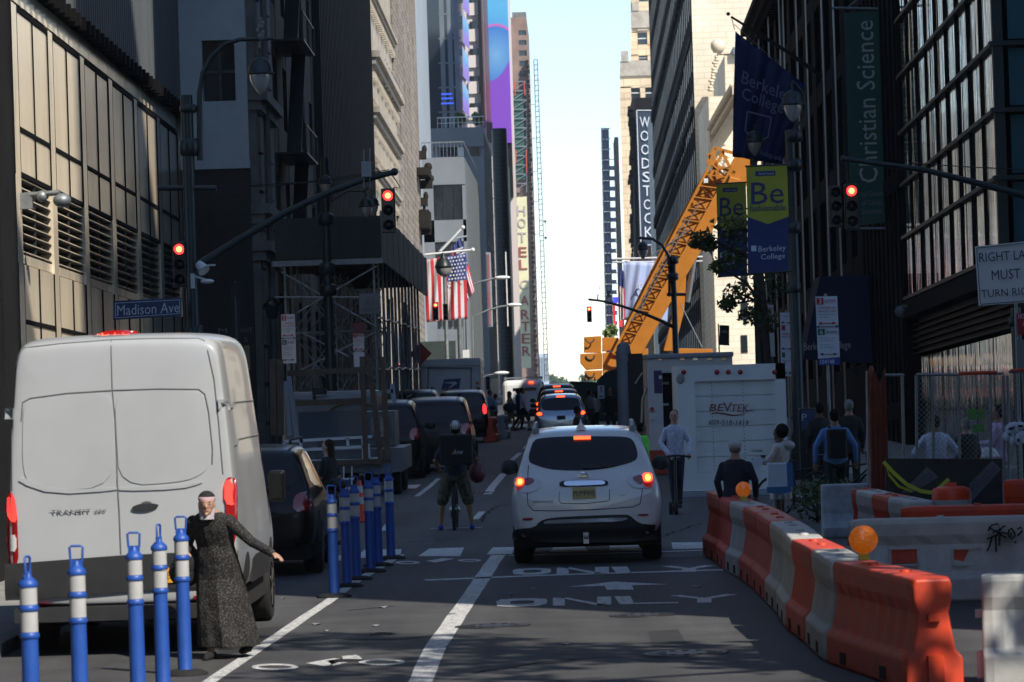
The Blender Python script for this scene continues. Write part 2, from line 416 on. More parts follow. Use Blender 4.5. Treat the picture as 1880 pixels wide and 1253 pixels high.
# ---------------------------------------------------------------- painted markings (one sheet 4 mm over the asphalt)
ZM = .004
def quad(mb, p, z=ZM): mb.add([(v.x, v.y, z) for v in p], [tuple(range(len(p)))])
def gline(pts, wd, name='lane_line', z=ZM):
    m = MB(); P = [gnd(*p) for p in pts]
    # resample with slight wobble so the edge is not ruler straight
    Q = []
    for a, b in zip(P, P[1:]):
        n = max(2, int((b-a).length/.8))
        Q += [a.lerp(b, i/n) for i in range(n)]
    Q.append(P[-1]); L_, R_ = [], []
    for i, p in enumerate(Q):
        t = (Q[min(i+1, len(Q)-1)]-Q[max(i-1, 0)]).normalized(); n = Vector((-t.y, t.x, 0))
        L_.append(p+n*(wd/2+random.uniform(-.006, .006))); R_.append(p-n*(wd/2+random.uniform(-.006, .006)))
    for i in range(len(Q)-1): quad(m, [R_[i], R_[i+1], L_[i+1], L_[i]], z)
    return struct(m.build(name, 'paint_white'))
gline([(380, 1256), (480, 1188), (600, 1107), (655, 1067), (718, 1030), (735, 1019)], .13)
gline([(768, 1260), (800, 1188), (852, 1112), (905, 1033), (915, 1020)], .2)
gline([(765, 912), (790, 893), (805, 879)], .12); gline([(895, 908), (905, 893), (925, 870)], .18)
gline([(939, 846), (955, 832)], .15); gline([(963, 824), (975, 812)], .15); gline([(705, 975), (715, 960)], .12); gline([(872, 954), (885, 940)], .12)
gline([(780, 1066), (1000, 1057), (1200, 1051), (1352, 1046)], .3, 'stop_line')
gline([(935, 1021), (1100, 1018), (1310, 1011)], .2, 'stop_line', ZM+.004)
gline([(790, 971), (830, 970), (885, 969)], .12, 'stop_line')
for a, b, c, d in (((600, 1030), (640, 1030), (655, 1020), (625, 1020)), ((655, 1025), (735, 1024), (737, 1009), (668, 1010)), ((768, 1022), (845, 1022), (852, 1006), (788, 1008)),
                   ((893, 1019), (940, 1018), (945, 1005), (905, 1006)), ((1008, 1014), (1080, 1013), (1070, 1000), (1022, 1001)), ((1117, 1012), (1200, 1011), (1180, 999), (1120, 1000)),
                   ((1235, 1009), (1310, 1007), (1300, 996), (1233, 997)), ((895, 785), (968, 784), (968, 779), (900, 780))):
    m = MB(); quad(m, [gnd(*a), gnd(*b), gnd(*c), gnd(*d)]); struct(m.build('crosswalk_stripe', 'paint_white'))
for i in range(9):      # cross street far crossing
    m = MB(); x = -5.5+i*1.3; m.add([(x, 84.5, ZM), (x+.6, 84.5, ZM), (x+.6, 87.3, ZM), (x, 87.3, ZM)], [(0, 1, 2, 3)]); 
    if i in (0, 1): struct(m.build('crosswalk_stripe', 'paint_white'))
def road_text(s, a, b, c, nm='lane_lettering'):
    o = text(s, gnd(*a)+Vector((0, 0, .001)), gnd(*b)+Vector((0, 0, .001)), gnd(*c)+Vector((0, 0, .001)), 'paint_white', None, nm, ext=.003); return struct(o)
def road_strokes(polys, nm):
    m = MB()
    for p in polys: quad(m, [gnd(*q) for q in p], ZM+.002)
    return struct(m.build(nm, 'paint_white'))
def only(y0, y1, xs, dy):
    """ONLY traced from its four letters: x ranges at the base line"""
    Z = lambda x, t: (x, y0+(y1-y0)*t+(x-xs[0])*dy)
    o0, o1, n0, n1, l0, l1, yc, wy = xs
    a = [Z(o0, .3), Z(o0+8, .08), Z(o0+30, 0), Z(o1-26, 0), Z(o1-2, .12), Z(o1, .4), Z(o1-2, .75), Z(o1-20, .98), Z(o0+26, 1), Z(o0+2, .88)]
    cx = sum(p[0] for p in a)/len(a); cy = sum(p[1] for p in a)/len(a)
    inn = [(cx+(p[0]-cx)*.48, cy+(p[1]-cy)*.44) for p in a]
    ring = [[a[i], a[(i+1) % 10], inn[(i+1) % 10], inn[i]] for i in range(10)]
    w_ = 17
    N_ = [[Z(n0, 1), Z(n0+w_*1.3, 1), Z(n0+w_*1.3, 0), Z(n0, 0)], [Z(n1-w_*1.5, 1), Z(n1, 1), Z(n1, 0), Z(n1-w_*1.5, 0)], [Z(n0+w_*.6, .0), Z(n0+w_*1.3+4, .0), Z(n1-w_*.6, 1), Z(n1-w_*1.5-4, 1)]]
    Lr = [[Z(l0+4, 1), Z(l0+4+w_*1.6, 1), Z(l0+w_*1.6-4, 0), Z(l0-6, 0)], [Z(l0+w_*1.6, 1), Z(l1, 1), Z(l1, .86), Z(l0+w_*1.6, .84)]]
    Y_ = [[Z(yc-12, 1), Z(yc+14, 1), Z(yc+14, .45), Z(yc-12, .45)], [Z(yc-12, .5), Z(yc+2, .42), Z(yc-wy+18, 0), Z(yc-wy, .08)], [Z(yc, .42), Z(yc+14, .5), Z(yc+wy, .1), Z(yc+wy-20, 0)]]
    road_strokes(ring+N_+Lr+Y_, 'lane_lettering')
only(1101, 1116, (911, 1005, 1015, 1122, 1134, 1245, 1292, 62), -.022)
only(1045, 1057, (941, 1012, 1022, 1118, 1128, 1220, 1264, 50), -.018)
road_strokes([[(1041, 1079), (1118, 1070), (1130, 1069), (1145, 1070), (1228, 1074), (1160, 1076), (1164, 1084), (1114, 1084), (1110, 1077)]], 'lane_arrow')
road_strokes([[(x0+r*cos(q)*1, y0+r2*sin(q)), (x0+r*cos(q+.35), y0+r2*sin(q+.35)), (x0+r*.72*cos(q+.35), y0+r2*.5*sin(q+.35)), (x0+r*.72*cos(q), y0+r2*.5*sin(q))]
              for (x0, y0, r, r2) in ((505, 1226, 43, 6), (701, 1217, 43, 6)) for q in [i*.35 for i in range(18)]]
             +[[(562, 1219), (612, 1210), (640, 1212), (598, 1225)], [(612, 1224), (665, 1211), (660, 1207), (600, 1214)], [(626, 1206), (655, 1204), (662, 1207), (630, 1210)]], 'bicycle_symbol')
road_strokes([[(x0+r*cos(q)*1, y0+r2*sin(q)), (x0+r*cos(q+.35), y0+r2*sin(q+.35)), (x0+r*.6*cos(q+.35), y0+r2*.4*sin(q+.35)), (x0+r*.6*cos(q), y0+r2*.4*sin(q))]
              for (x0, y0, r, r2) in ((748, 1034, 23, 3), (862, 1030, 22, 2.5)) for q in [i*.35 for i in range(18)]]
             +[[(782, 1031), (812, 1026), (835, 1027), (800, 1034)]], 'bicycle_symbol')
for (px, py, r_) in ((905, 1150, .33), (1180, 1130, .3), (560, 985, .33), (1010, 930, .3), (880, 905, .3), (700, 1165, .12), (1260, 1200, .33), (640, 1215, .12)):
    g = gnd(px, py); m = MB(); m.lathe((g.x, g.y, 0), [(r_*1.15, .001), (r_*1.15, .006), (r_*1.02, .007), (r_*1.0, .003), (r_*.98, .008), (r_*.5, .009), (0, .009)], 28)
    for k in range(12): t = k*pi/6; m.cbox((g.x+r_*.7*cos(t), g.y+r_*.7*sin(t), .011), (.05, .05, .008))
    struct(m.build('manhole_cover', 'iron'))
for pts in ([(500, 1180), (620, 1172), (730, 1176), (860, 1165)], [(860, 1240), (1000, 1215), (1130, 1205), (1330, 1212)], [(700, 1000), (860, 988), (935, 990)], [(1220, 985), (1290, 960)], [(640, 1120), (760, 1110)], [(880, 960), (905, 935), (930, 925)]):
    P = [gnd(*p) for p in pts]; Q = []
    for a, b in zip(P, P[1:]): n = max(3, int((b-a).length/.3)); Q += [a.lerp(b, i/n)+Vector((random.uniform(-.05, .05), random.uniform(-.12, .12), 0)) for i in range(n)]
    m = MB()
    for a, b in zip(Q, Q[1:]): t = (b-a).normalized(); n_ = Vector((-t.y, t.x, 0))*.022; quad(m, [a-n_, b-n_, b+n_, a+n_], .0025)
    struct(m.build('tar_seam', 'tar'))
for (pl, mt) in (([(1190, 1160), (1245, 1156), (1262, 1185), (1200, 1192)], 'patch_dark'), ([(420, 1160), (520, 1150), (500, 1190), (395, 1205)], 'patch_dark'), ([(735, 990), (800, 986), (795, 1000), (722, 1003)], 'patch_light'), ([(690, 945), (760, 940), (745, 965), (675, 970)], 'patch_dark')):
    m = MB(); quad(m, [gnd(*p) for p in pl], .002); struct(m.build('asphalt_patch', mt))
mk('litter', (.25, .25, .26), .8)
for px, py in ((582, 1147), (704, 1116), (940, 1093), (450, 1206), (980, 1082), (600, 1160), (1280, 1078), (1040, 1183), (520, 1100), (690, 1150), (830, 1128)):
    p = gnd(px, py); m = MB(); r = random.uniform(.02, .05); a = random.random()*3
    m.add([(p.x+r*cos(a+k)*1.2, p.y+r*3*sin(a+k), .006+.012*(i % 2)) for i, k in enumerate((0, 1.3, 2.4, 3.6, 5))], [(0, 1, 2, 3, 4)])
    o = m.build('litter', 'litter'); struct(o, 'stuff')
HAZE = .00013
mk('blind', (.10, .095, .085), .35, noise=(2, .4), stretch=(.3, .3, 6))
# ================================================================ buildings
def windows_on(root, X, n, items, w_, h_, frame='window_frame', glass='glass_dark', depth=.2, sash=True, limit=100, axis='x', name='window'):
    """items: (along, level centre) ; pane stands back from the wall face by depth; axis 'x': wall is a plane x = X facing n"""
    def wm():
        m = MB()
        def b(a0, a1, z0, z1, d0, d1, mi):
            if axis == 'x': m.box(-n*d0, -n*d1, a0, a1, z0, z1, mi)
            else: m.box(a0, a1, d0, d1, z0, z1, mi)
        b(-w_/2, w_/2, -h_/2, h_/2, .06, .1, 1); t = min(.09, w_*.1)
        b(-w_/2, -w_/2+t, -h_/2, h_/2, 0, .055, 0); b(w_/2-t, w_/2, -h_/2, h_/2, 0, .055, 0)
        b(-w_/2+t, w_/2-t, h_/2-t, h_/2, 0, .055, 0); b(-w_/2+t, w_/2-t, -h_/2, -h_/2+t, 0, .055, 0)
        if sash: b(-w_/2+t, w_/2-t, -t/2, t/2, 0, .05, 0)
        return m
    me = wm().mesh(name, [frame, glass]); me2 = wm().mesh(name, [frame, 'blind' if glass == 'glass_dark' else glass]); B = BASE[root.name][0]
    rest = MB()
    for i, (al, lz) in enumerate(items):
        if axis == 'x': p = Vector((X-n*depth, al, lz-SLOPE*al))
        else: p = Vector((al, X+depth, lz-SLOPE*X))
        if i < limit:
            o = bpy.data.objects.new(name, me2 if (i*7+i//3) % 5 == 0 else me); COL.objects.link(o); o.parent = root; o.location = p-B; BASE[o.name] = (B, None)
        else:
            if axis == 'x': rest.box(p.x, p.x-n*.05, p.y-w_/2, p.y+w_/2, p.z-h_/2, p.z+h_/2)
            else: rest.box(p.x-w_/2, p.x+w_/2, p.y, p.y+.05, p.z-h_/2, p.z+h_/2)
    if rest.v: struct(rest.build(name, glass, root), 'stuff')
def wall_grid(m, n, X, a0, a1, z0, z1, bays, floors, ww, wh, t=.35, axis='x', mi=0, L0=None):
    """a wall skin with real openings: piers full height, spandrels between; returns opening centres"""
    bw = (a1-a0)/bays; fh = (z1-z0)/floors; out = []
    def b(p0, p1, q0, q1, back=0):
        if axis == 'x': m.box(X-n*back, X-n*t, p0, p1, q0, q1, mi)
        else: m.box(p0, p1, X+back, X+t, q0, q1, mi)
    for i in range(bays+1):
        c = a0+i*bw; h = bw*(1-ww)/2; b(max(a0, c-h), min(a1, c+h), z0, z1)
    for j in range(floors+1):
        c = z0+j*fh; h = fh*(1-wh)/2
        for i in range(bays): b(a0+i*bw+bw*(1-ww)/2, a0+(i+1)*bw-bw*(1-ww)/2, max(z0, c-h), min(z1, c+h), .02)
    for i in range(bays):
        for j in range(floors): out.append((a0+(i+.5)*bw, z0+(j+.5)*fh))
    return out, bw*ww, fh*wh
def building(name, label, X, side, y0, y1, z1, wall, bays=0, floors=0, ww=.5, wh=.6, zb=3.5, depth=14, cornices=(), glass='glass_dark', front=None, group=None, cmat=None, limit=100, frame='window_frame'):
    """side -1: stands left of the street (x < X, faces +x); +1: right. Levels are sheared with the slope."""
    n = -side; root = thing(name, label, 'building', (X+side*depth/2, y0, 0), group)
    m = MB(); t = .35
    xb = X+side*depth
    if bays: m.box(X+side*(t+.002), xb, y0+(t if front else 0), y1, -6, z1-.01)
    else: m.box(X, xb, y0, y1, -6, z1)
    if bays:
        it, w_, h_ = wall_grid(m, n, X, y0, y1, zb, z1, bays, floors, ww, wh, t)
        m.box(X, X+side*t, y0, y1, -6, zb)
    if front:
        fb, ff, fw, fh, fz = front
        it2, w2, h2 = wall_grid(m, 1, y0, min(X+side*t, xb), max(X+side*t, xb), fz, z1, fb, ff, fw, fh, t, axis='y')
        m.box(X+side*t, xb, y0, y0+t, -6, fz)
    m.shear().build('wall', wall, root)
    if bays: windows_on(root, X, n, it, w_*.98, h_*.98, glass=glass, limit=limit, frame=frame)
    if front: windows_on(root, y0, 1, it2, w2*.98, h2*.98, glass=glass, axis='y', limit=limit, frame=frame)
    for (lz, hh, out) in cornices:
        c = MB(); s = 3
        for k in range(s):
            o_ = out*(k+1)/s; c.box(X-side*o_, X+side*.0, y0-o_*.6, y1+.02, lz+hh*k/s, lz+hh*(k+1)/s)
        yy = y0+.4
        while yy < y1 and hh > .5: c.box(X-side*out*.55, X, yy, yy+.35, lz-.35, lz); yy += 1.0
        c.shear().build('cornice', cmat or wall, root)
    return root

# ---- the dark corner building in the left foreground
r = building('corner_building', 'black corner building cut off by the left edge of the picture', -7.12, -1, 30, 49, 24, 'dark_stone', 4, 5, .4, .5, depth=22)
# ---- bronze panelled building
XG = -12.0
L = lambda px, py, X=XG: lev(onx(px, py, X))
LA = L(33, 12); LM = L(42, 240); LLT = L(45, 323); LLB = L(50, 467); LG = L(39, 589); LC = L(97, 0)
LLT2 = (LLT+L(200, 402))/2
bz = thing('panelled_building', 'bronze metal panelled building with louvre bands and ribbed upper wall at left', 'building', (-20, 80, 0))
Y0, PIT, NB = 77.2, 5.75, 7; YE = Y0+PIT*NB+.6
m = MB(); m.box(XG-.3, -30, Y0-2, YE, -6, LC-.05); m.shear().build('wall', 'joint_dark', bz)
m = MB(); m.box(XG-.1, -30, Y0-2, YE, LC, 60)
y = Y0-2
while y < YE: m.box(XG-.1, XG+.06, y, y+.12, LC+.02, 60); y += .46
m.shear().build('ribbed_wall', 'ribbed_metal', bz)
m = MB(); m.box(XG-.28, XG+.22, Y0-2, YE, LC-.3, LC-.02); y = Y0-2
while y < YE: m.box(XG+.05, XG+.34, y, y+.25, LC-.36, LC-.05); y += .92
m.shear().build('ledge', 'joint_dark', bz)
for i in range(NB+1):
    yc = Y0+i*PIT; m = MB(); m.box(XG-.3, XG+.012, yc-.38, yc+.38, -1, LA-.02); m.shear().build('pillar', 'bronze_pillar', bz)
for i in range(NB):
    ya = Y0+i*PIT+.4; yb = Y0+(i+1)*PIT-.4; ym = (ya+yb)/2
    for k in range(3):
        a = Y0-.4+i*PIT+k*PIT/3; m = MB(); m.box(XG-.28, XG-.01, a+.03, a+PIT/3-.03, LA+.05, LC-.32); m.shear().build('fascia_panel', 'bronze_panel', bz)
    for (a, b) in ((ya+.02, ym-.035), (ym+.035, yb-.02)):
        for (z0, z1) in ((LM+.045, LA-.07), (LLT2+.04, LM-.045), (LG+.05, LLB-.25), (.3, LG-.05)):
            m = MB(); m.box(XG-.28, XG-.012-random.uniform(0, .006), a, b, z0, z1); m.shear().build('panel', 'bronze_panel', bz)
    m = MB()
    for yy, w_ in ((ya-.01, .05), (ym-.03, .06), (yb-.04, .05)):
        for z0, z1 in ((.3, LLB-.25), (LLT2, LA-.05)): m.box(XG-.2, XG+.015, yy, yy+w_, z0, z1)
    for zz in (LM, LLT2+.02, LG): m.box(XG-.2, XG+.014, ya, yb, zz-.05, zz+.05)
    m.box(XG-.2, XG+.016, ya, yb, LA-.13, LA-.02); m.shear().build('panel_joint', 'joint_dark', bz)
    m = MB(); z = LLB
    while z < LLT2: m.box(XG-.25, XG-.06, ya, yb, z, z+.05, 0); m.box(XG-.08, XG-.03, ya, yb, z+.03, z+.055, 1); z += .2
    m.box(XG-.25, XG-.05, ym-.05, ym+.05, LLB, LLT2); m.shear().build('louvre', ['louver', 'bronze_pillar'], bz)
    m = MB(); m.box(XG-.28, XG-.05, Y0+i*PIT+.38, Y0+(i+1)*PIT-.38, LLB-.22, LLB-.02); m.shear().build('sill', 'bronze_pillar', bz)
m = MB(); p = onx(62, 375, XG+.3)
m.box(XG-.1, XG+.28, p.y-.08, p.y+.08, p.z-.1, p.z+.25); m.tube([(XG+.1, p.y, p.z+.2), (XG+.9, p.y-.2, p.z+.22)], .06); m.ell((XG+.95, p.y-.2, p.z+.05), (.2, .2, .16)); m.ell((XG+.5, p.y-.1, p.z+.16), (.13, .13, .13))
solo(m, 'security_camera', 'grey dome security camera bracketed on the bronze panelled wall', 'camera', 'galv', p, bevel=0)

# ---- white rendered / brick building facing us
ZW = 118.0
wb = thing('brick_building', 'brick building with white rendered upper side wall and pale stone corner strip', 'building', (-15, ZW, 0))
xr = at(458, 300, ZW).x; zw = at(420, 297, ZW).z+SLOPE*ZW
wz = [at(370, 75, ZW), at(433, 185, ZW)]
zt, zbm = wz[0].z+SLOPE*ZW, wz[1].z+SLOPE*ZW
m = MB(); m.box(xr, wz[1].x, ZW, ZW+7, zw, 60); m.box(wz[0].x, -26, ZW, ZW+7, zw, 60); m.box(wz[0].x, wz[1].x, ZW, ZW+7, zw, zbm); m.box(wz[0].x, wz[1].x, ZW, ZW+7, zt, 60); m.shear().build('rendered_wall', 'white_render', wb)
m = MB(); m.box(xr+.02, -26, ZW-.03, ZW+7, zw-.22, zw+.02); m.shear().build('string_course', 'white_render', wb)
m = MB(); m.box(xr, -26, ZW+.05, ZW+7, -6, zw-.1); m.shear().build('brick_wall', 'brick_dark', wb)
m = MB(); m.box(wz[0].x, wz[1].x, ZW+.5, ZW+.56, zbm, zt, 1); m.box((wz[0].x+wz[1].x)/2-.04, (wz[0].x+wz[1].x)/2+.04, ZW+.4, ZW+.49, zbm, zt, 0); m.box(wz[0].x, wz[1].x, ZW+.4, ZW+.49, (zt+zbm)/2-.05, (zt+zbm)/2+.05, 0)
m.shear().build('window', ['window_frame', 'glass_dark'], wb)
m = MB(); m.box(xr, xr+.25, ZW+.2, ZW+6.8, -6, 60)
for z in range(0, 40): m.box(xr+.25, xr+.34, ZW+.4, ZW+1.6, z*1.2, z*1.2+1.08); m.box(xr+.25, xr+.3, ZW+3, ZW+6, z*1.2, z*1.2+1.1)
m.tube([(xr+.4, ZW+2.3, 0), (xr+.4, ZW+2.3, 50)], .1, 8)
for px, py in ((1, 200), (1, 395), (1, 460)):
    z = lev(onx(480, py, xr)); m.box(xr, xr+.6, ZW, ZW+6.8, z-.2, z+.1); m.box(xr, xr+.42, ZW+.1, ZW+6.8, z-.5, z-.2)
m.shear().build('stone_strip', 'pale_stone', wb)
mk('letter_grey', (.2, .2, .19), .6)
for s, a, b, c in (('M', (401, 612), (417, 612), (401, 603)), ('ANT', (440, 611), (464, 611), (440, 602)), ('S', (448, 628), (455, 628), (448, 619))):
    text(s, at(*a, ZW-.02), at(*b, ZW-.02), at(*c, ZW-.02), 'letter_grey', wb, 'wall_letter', ext=.03)
mk('copper', (.30, .23, .15), .35, .6, noise=(3, .5))
m = MB(); a = at(448, 635, ZW-.05); b = at(459, 680, ZW-.05); m.box(a.x, b.x, ZW-.03, ZW+.04, b.z, a.z); m.build('doorway_panel', 'copper', wb)
# ---- dark facades behind the shed
XL = -10.06
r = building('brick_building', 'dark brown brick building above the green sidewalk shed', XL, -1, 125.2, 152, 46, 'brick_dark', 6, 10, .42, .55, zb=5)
m = MB()   # fire escape
for k in range(9):
    z = 9+k*3.9; m.box(XL, XL+1.1, 131, 136.5, z, z+.06)
    for yy in (131, 133.7, 136.45): m.box(XL+1.05, XL+1.1, yy, yy+.05, z, z+1)
    m.box(XL+1.05, XL+1.1, 131, 136.5, z+.97, z+1.02)
    m.bar((XL+.6, 131.5, z), (XL+.6, 135.5, z+3.9), .5, .05)
m.shear().build('fire_escape', 'black_metal', r)
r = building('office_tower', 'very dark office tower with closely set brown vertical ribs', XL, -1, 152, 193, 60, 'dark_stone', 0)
m = MB(); y = 152.2
while y < 193: m.box(XL, XL+.32, y, y+.2, -1, 60); y += .95
m.shear().build('rib', 'dark_rib', r)
m = MB()
for k in range(15):
    m.box(XL, XL+.1, 152, 193, 4+k*3.8, 4.6+k*3.8)
m.shear().build('spandrel', 'dark_rib', r)
# ---- sunlit stone palazzo and its neighbours
L2 = lambda px, py: lev(onx(px, py, XL))
cs = [(L2(692, 134)-.9, 1.0, .7), (L2(695, 228)-.9, .9, .6), (L2(700, 330)-.6, .6, .4), (L2(690, 20)-.5, .6, .4)]
r = building('stone_building', 'sunlit tan stone building with carved cornices and raised wall letters', XL, -1, 193.4, 221, 50, 'limestone', 11, 11, .36, .72, zb=4, cornices=cs)
a = onx(702, 108, XL+.3); b = onx(727, 172, XL+.3)
m = MB()
text('HOTEL', Vector((XL+.35, a.y, a.z-1.5)), Vector((XL+.35, b.y, b.z-.9)), Vector((XL+.35, a.y, a.z)), 'pale_stone', r, 'wall_letter', ext=.1)
m = MB()
for k in range(34):
    for (px, py) in ((692, 175), (695, 275)):
        z = L2(px, py); m.box(XL, XL+.22, 193.6+k*.8, 194+k*.8, z-.9, z+.2)
m.shear().build('frieze', 'limestone', r)
r = building('brick_building', 'grey brick block with a bulky carved ornament on its far corner', XL+.15, -1, 221.2, 255, 50, 'brick_grey', 9, 12, .3, .55, zb=4)
m = MB(); 
for (px, py, d) in ((782, 300, .5), (786, 330, .8), (790, 350, .9), (786, 380, .5), (783, 400, .3), (787, 430, .7)):
    v = onx(780, py, XL+.15); m.box(XL+.1, XL+.15+d*.9, 253.9, 254.9, v.z-.25, v.z+.3); m.ell((XL+.15+d*.7, 254.3, v.z+.4), (d*.35, .3, .3), 8, 6)
m.box(XL+.1, XL+.9, 249, 255, onx(780, 345, XL).z, onx(780, 345, XL).z+.5); m.box(XL+.1, XL+.8, 250, 255, onx(780, 425, XL).z-.3, onx(780, 425, XL).z+.9)
m.build('corner_ornament', 'limestone_dark', r)
r = building('rendered_building', 'narrow pale blue building face squeezed behind the grey brick block', XL, -1, 255.2, 281, 60, 'pale_blue_wall', 0)
# ---- grey glass building with terrace
ZG = 262.0
def px_box(m, x0, y0, x1, y1, Z, dz, mi=0):
    a = at(x0, y0, Z); b = at(x1, y1, Z); return m.box(a.x, b.x, Z, Z+dz, b.z, a.z, mi)
g = thing('terrace_building', 'grey metal and glass building with glass railed roof terrace beside the flags', 'building', (-8.6, ZG, 0))
m = MB(); a = at(790, 290, ZG); b = at(865, 700, ZG)
m.box(XL, b.x, ZG+.25, ZG+39, -6, a.z-.02); m.box(XL, b.x, ZG, ZG+.25, at(800, 445, ZG).z, at(800, 405, ZG).z)
m.box(XL, b.x, ZG, ZG+.25, at(800, 340, ZG).z, a.z); m.box(at(850, 400, ZG).x, b.x, ZG, ZG+.25, -6, at(850, 340, ZG).z-.01); m.box(XL, at(797, 400, ZG).x, ZG, ZG+.25, -6, at(797, 340, ZG).z-.01)
for k in range(10): m.box(b.x, b.x+.05, ZG+.5+k*3.9, ZG+4.2+k*3.9, 3, a.z-.3-(k*.078))
m.build('wall', 'grey_metal_wall', g)
for x0, x1 in ((797, 812), (813, 832), (833, 850)):
    for y0, y1 in ((342, 375), (376, 404), (446, 520), (522, 600)):
        m = MB(); px_box(m, x0, y0, x1-.6, y1, ZG+.1, .08); m.build('window', 'glass_dark', g)
m = MB()
for k in range(12):
    m.box(XL+k*.25, XL+k*.25+.03, ZG+.1, ZG+.13, a.z, a.z+1.05)
m.box(XL, b.x, ZG+.08, ZG+.15, a.z+1.0, a.z+1.08); m.box(b.x-.05, b.x, ZG, ZG+38, a.z+1.0, a.z+1.06); m.build('railing', 'steel', g)
ZU = 330.0
g = thing('terrace_building', 'taller grey block with planted roof terrace and white rail', 'building', (-10, ZU, 0))
m = MB(); a = at(803, 236, ZU); b = at(889, 300, ZU); zc = at(850, 270, ZU).z
m.box(a.x-3, b.x, ZU+.3, ZU+33, -6, a.z-.01); m.box(a.x-3, b.x, ZU, ZU+.3, zc, a.z); m.box(a.x-3, b.x, ZU, ZU+.3, at(850, 700, ZU).z, at(850, 288, ZU).z)
for k in range(9):
    z = at(850, 300+k*36, ZU).z; m.box(b.x, b.x+.04, ZU+.5, ZU+33, z, z+.1)
for k in range(8): m.box(b.x+.001, b.x+.05, ZU+.5+k*4, ZU+.62+k*4, 2, a.z-.5)
m.build('wall', 'grey_metal_wall', g)
for x0, x1 in ((806, 818), (820, 838), (841, 852), (862, 880)):
    m = MB(); px_box(m, x0, 271, x1, 287, ZU+.15, .1); m.build('window', 'glass_dark' if x0 != 841 else 'white_paint', g)
m = MB()
for k in range(12): m.box(a.x+k*.36, a.x+k*.36+.04, ZU, ZU+.04, a.z, a.z+.9)
m.box(a.x, b.x+.1, ZU, ZU+.06, a.z+.86, a.z+.95); m.box(a.x, b.x, ZU, ZU+.05, a.z+.4, a.z+.45); m.build('railing', 'white_paint', g)
# ---- screens and towers far down the left side
ZT = 430.0
tw = thing('glass_tower', 'dark glass tower with faint blue lights above the planted terrace', 'building', (-14, ZT, 0))
a = at(780, -60, ZT); b = at(846, 240, ZT)
m = MB(); m.box(a.x-6, b.x, ZT, ZT+30, -6, 75); m.build('wall', 'glass_dark', tw)
mk('blue_lit', (.02, .03, .1), .4, emis=((.05, .12, .9), .9))
for k, yy in enumerate((172, 180, 189)):
    m = MB(); px_box(m, 810, yy, 830+k*1.5, yy+2.2, ZT-.15, .1); m.build('lit_strip', 'blue_lit', tw)
m = MB()
for k in range(6): px_box(m, 805, -20+k*45, 846, -18.5+k*45, ZT-.1, .2)
for x in (812, 826, 838): px_box(m, x, -60, x+.6, 235, ZT-.08, .2)
m.build('mullion', 'slate_wall', tw)
def ramp_emis(name, stops, strength, wave=None):
    m = bpy.data.materials.new(name); m.use_nodes = True; nt = m.node_tree; N = nt.nodes; L = nt.links; b = N['Principled BSDF']
    b.inputs['Base Color'].default_value = (.02, .02, .02, 1); b.inputs['Roughness'].default_value = .4
    tc = N.new('ShaderNodeTexCoord'); s = N.new('ShaderNodeSeparateXYZ'); L.new(tc.outputs['Generated'], s.inputs[0])
    r = N.new('ShaderNodeValToRGB'); r.color_ramp.interpolation = 'LINEAR'
    e = r.color_ramp.elements
    while len(e) < len(stops): e.new(.5)
    for i, (p, c) in enumerate(stops): e[i].position = p; e[i].color = rgba(c)
    L.new(s.outputs[2], r.inputs[0]); L.new(r.outputs[0], b.inputs['Emission Color']); b.inputs['Emission Strength'].default_value = strength
    return m
M['led_side'] = ramp_emis('led_side', [(0, (.22, .06, .6)), (.35, (.3, .1, .7)), (.5, (.08, .25, .75)), (.8, (.15, .5, .85)), (1, (.4, .3, .8))], .55)
for k in range(4):
    m = MB(); y0 = -40+k*62; y1 = y0+64
    a1 = at(849, y0, ZT); b1 = at(862, y1, ZT)
    m.add([at(849, y0, ZT-2), at(860, y0+22, ZT+10), at(862, y1+6, ZT+10), at(850, y1-8, ZT-2)], [(0, 1, 2, 3)])
    m.add([at(849, y0, ZT-1.8)+Vector((0, .3, 0)), at(860, y0+22, ZT+10)+Vector((0, .3, 0)), at(862, y1+6, ZT+10)+Vector((0, .3, 0)), at(850, y1-8, ZT-2)+Vector((0, .3, 0))], [(3, 2, 1, 0)])
    m.build('screen_panel', 'led_side', tw)
ZS = 480.0
st = thing('screen_building', 'pale building with a tall orange light column and giant blue and purple screen', 'building', (-13, ZS, 0))
m = MB()
a = at(860, -60, ZS); b = at(882, 240, ZS)
m.box(a.x-3, at(936, 0, ZS).x, ZS+.4, ZS+4, -6, 75)
for k in range(9): px_box(m, 860, 18+k*48-60, 880, 40+k*48-60, ZS, .4)
m.build('wall', mk('pinkish_white', (.62, .55, .52), .7), st)
for k in range(6):
    m = MB(); px_box(m, 862, 40+(k-1)*50, 878, 66+(k-1)*50, ZS+.1, .1); m.build('window', 'glass_dark', st)
m = MB(); px_box(m, 880.5, -60, 884, 235, ZS-.6, 1); m.build('dark_jamb', 'black_metal', st)
mk('orange_lit', (.3, .12, .05), .5, emis=((1.0, .52, .25), .72))
m = MB(); px_box(m, 884, -60, 893, 222, ZS-.8, .8); m.build('light_column', 'orange_lit', st)
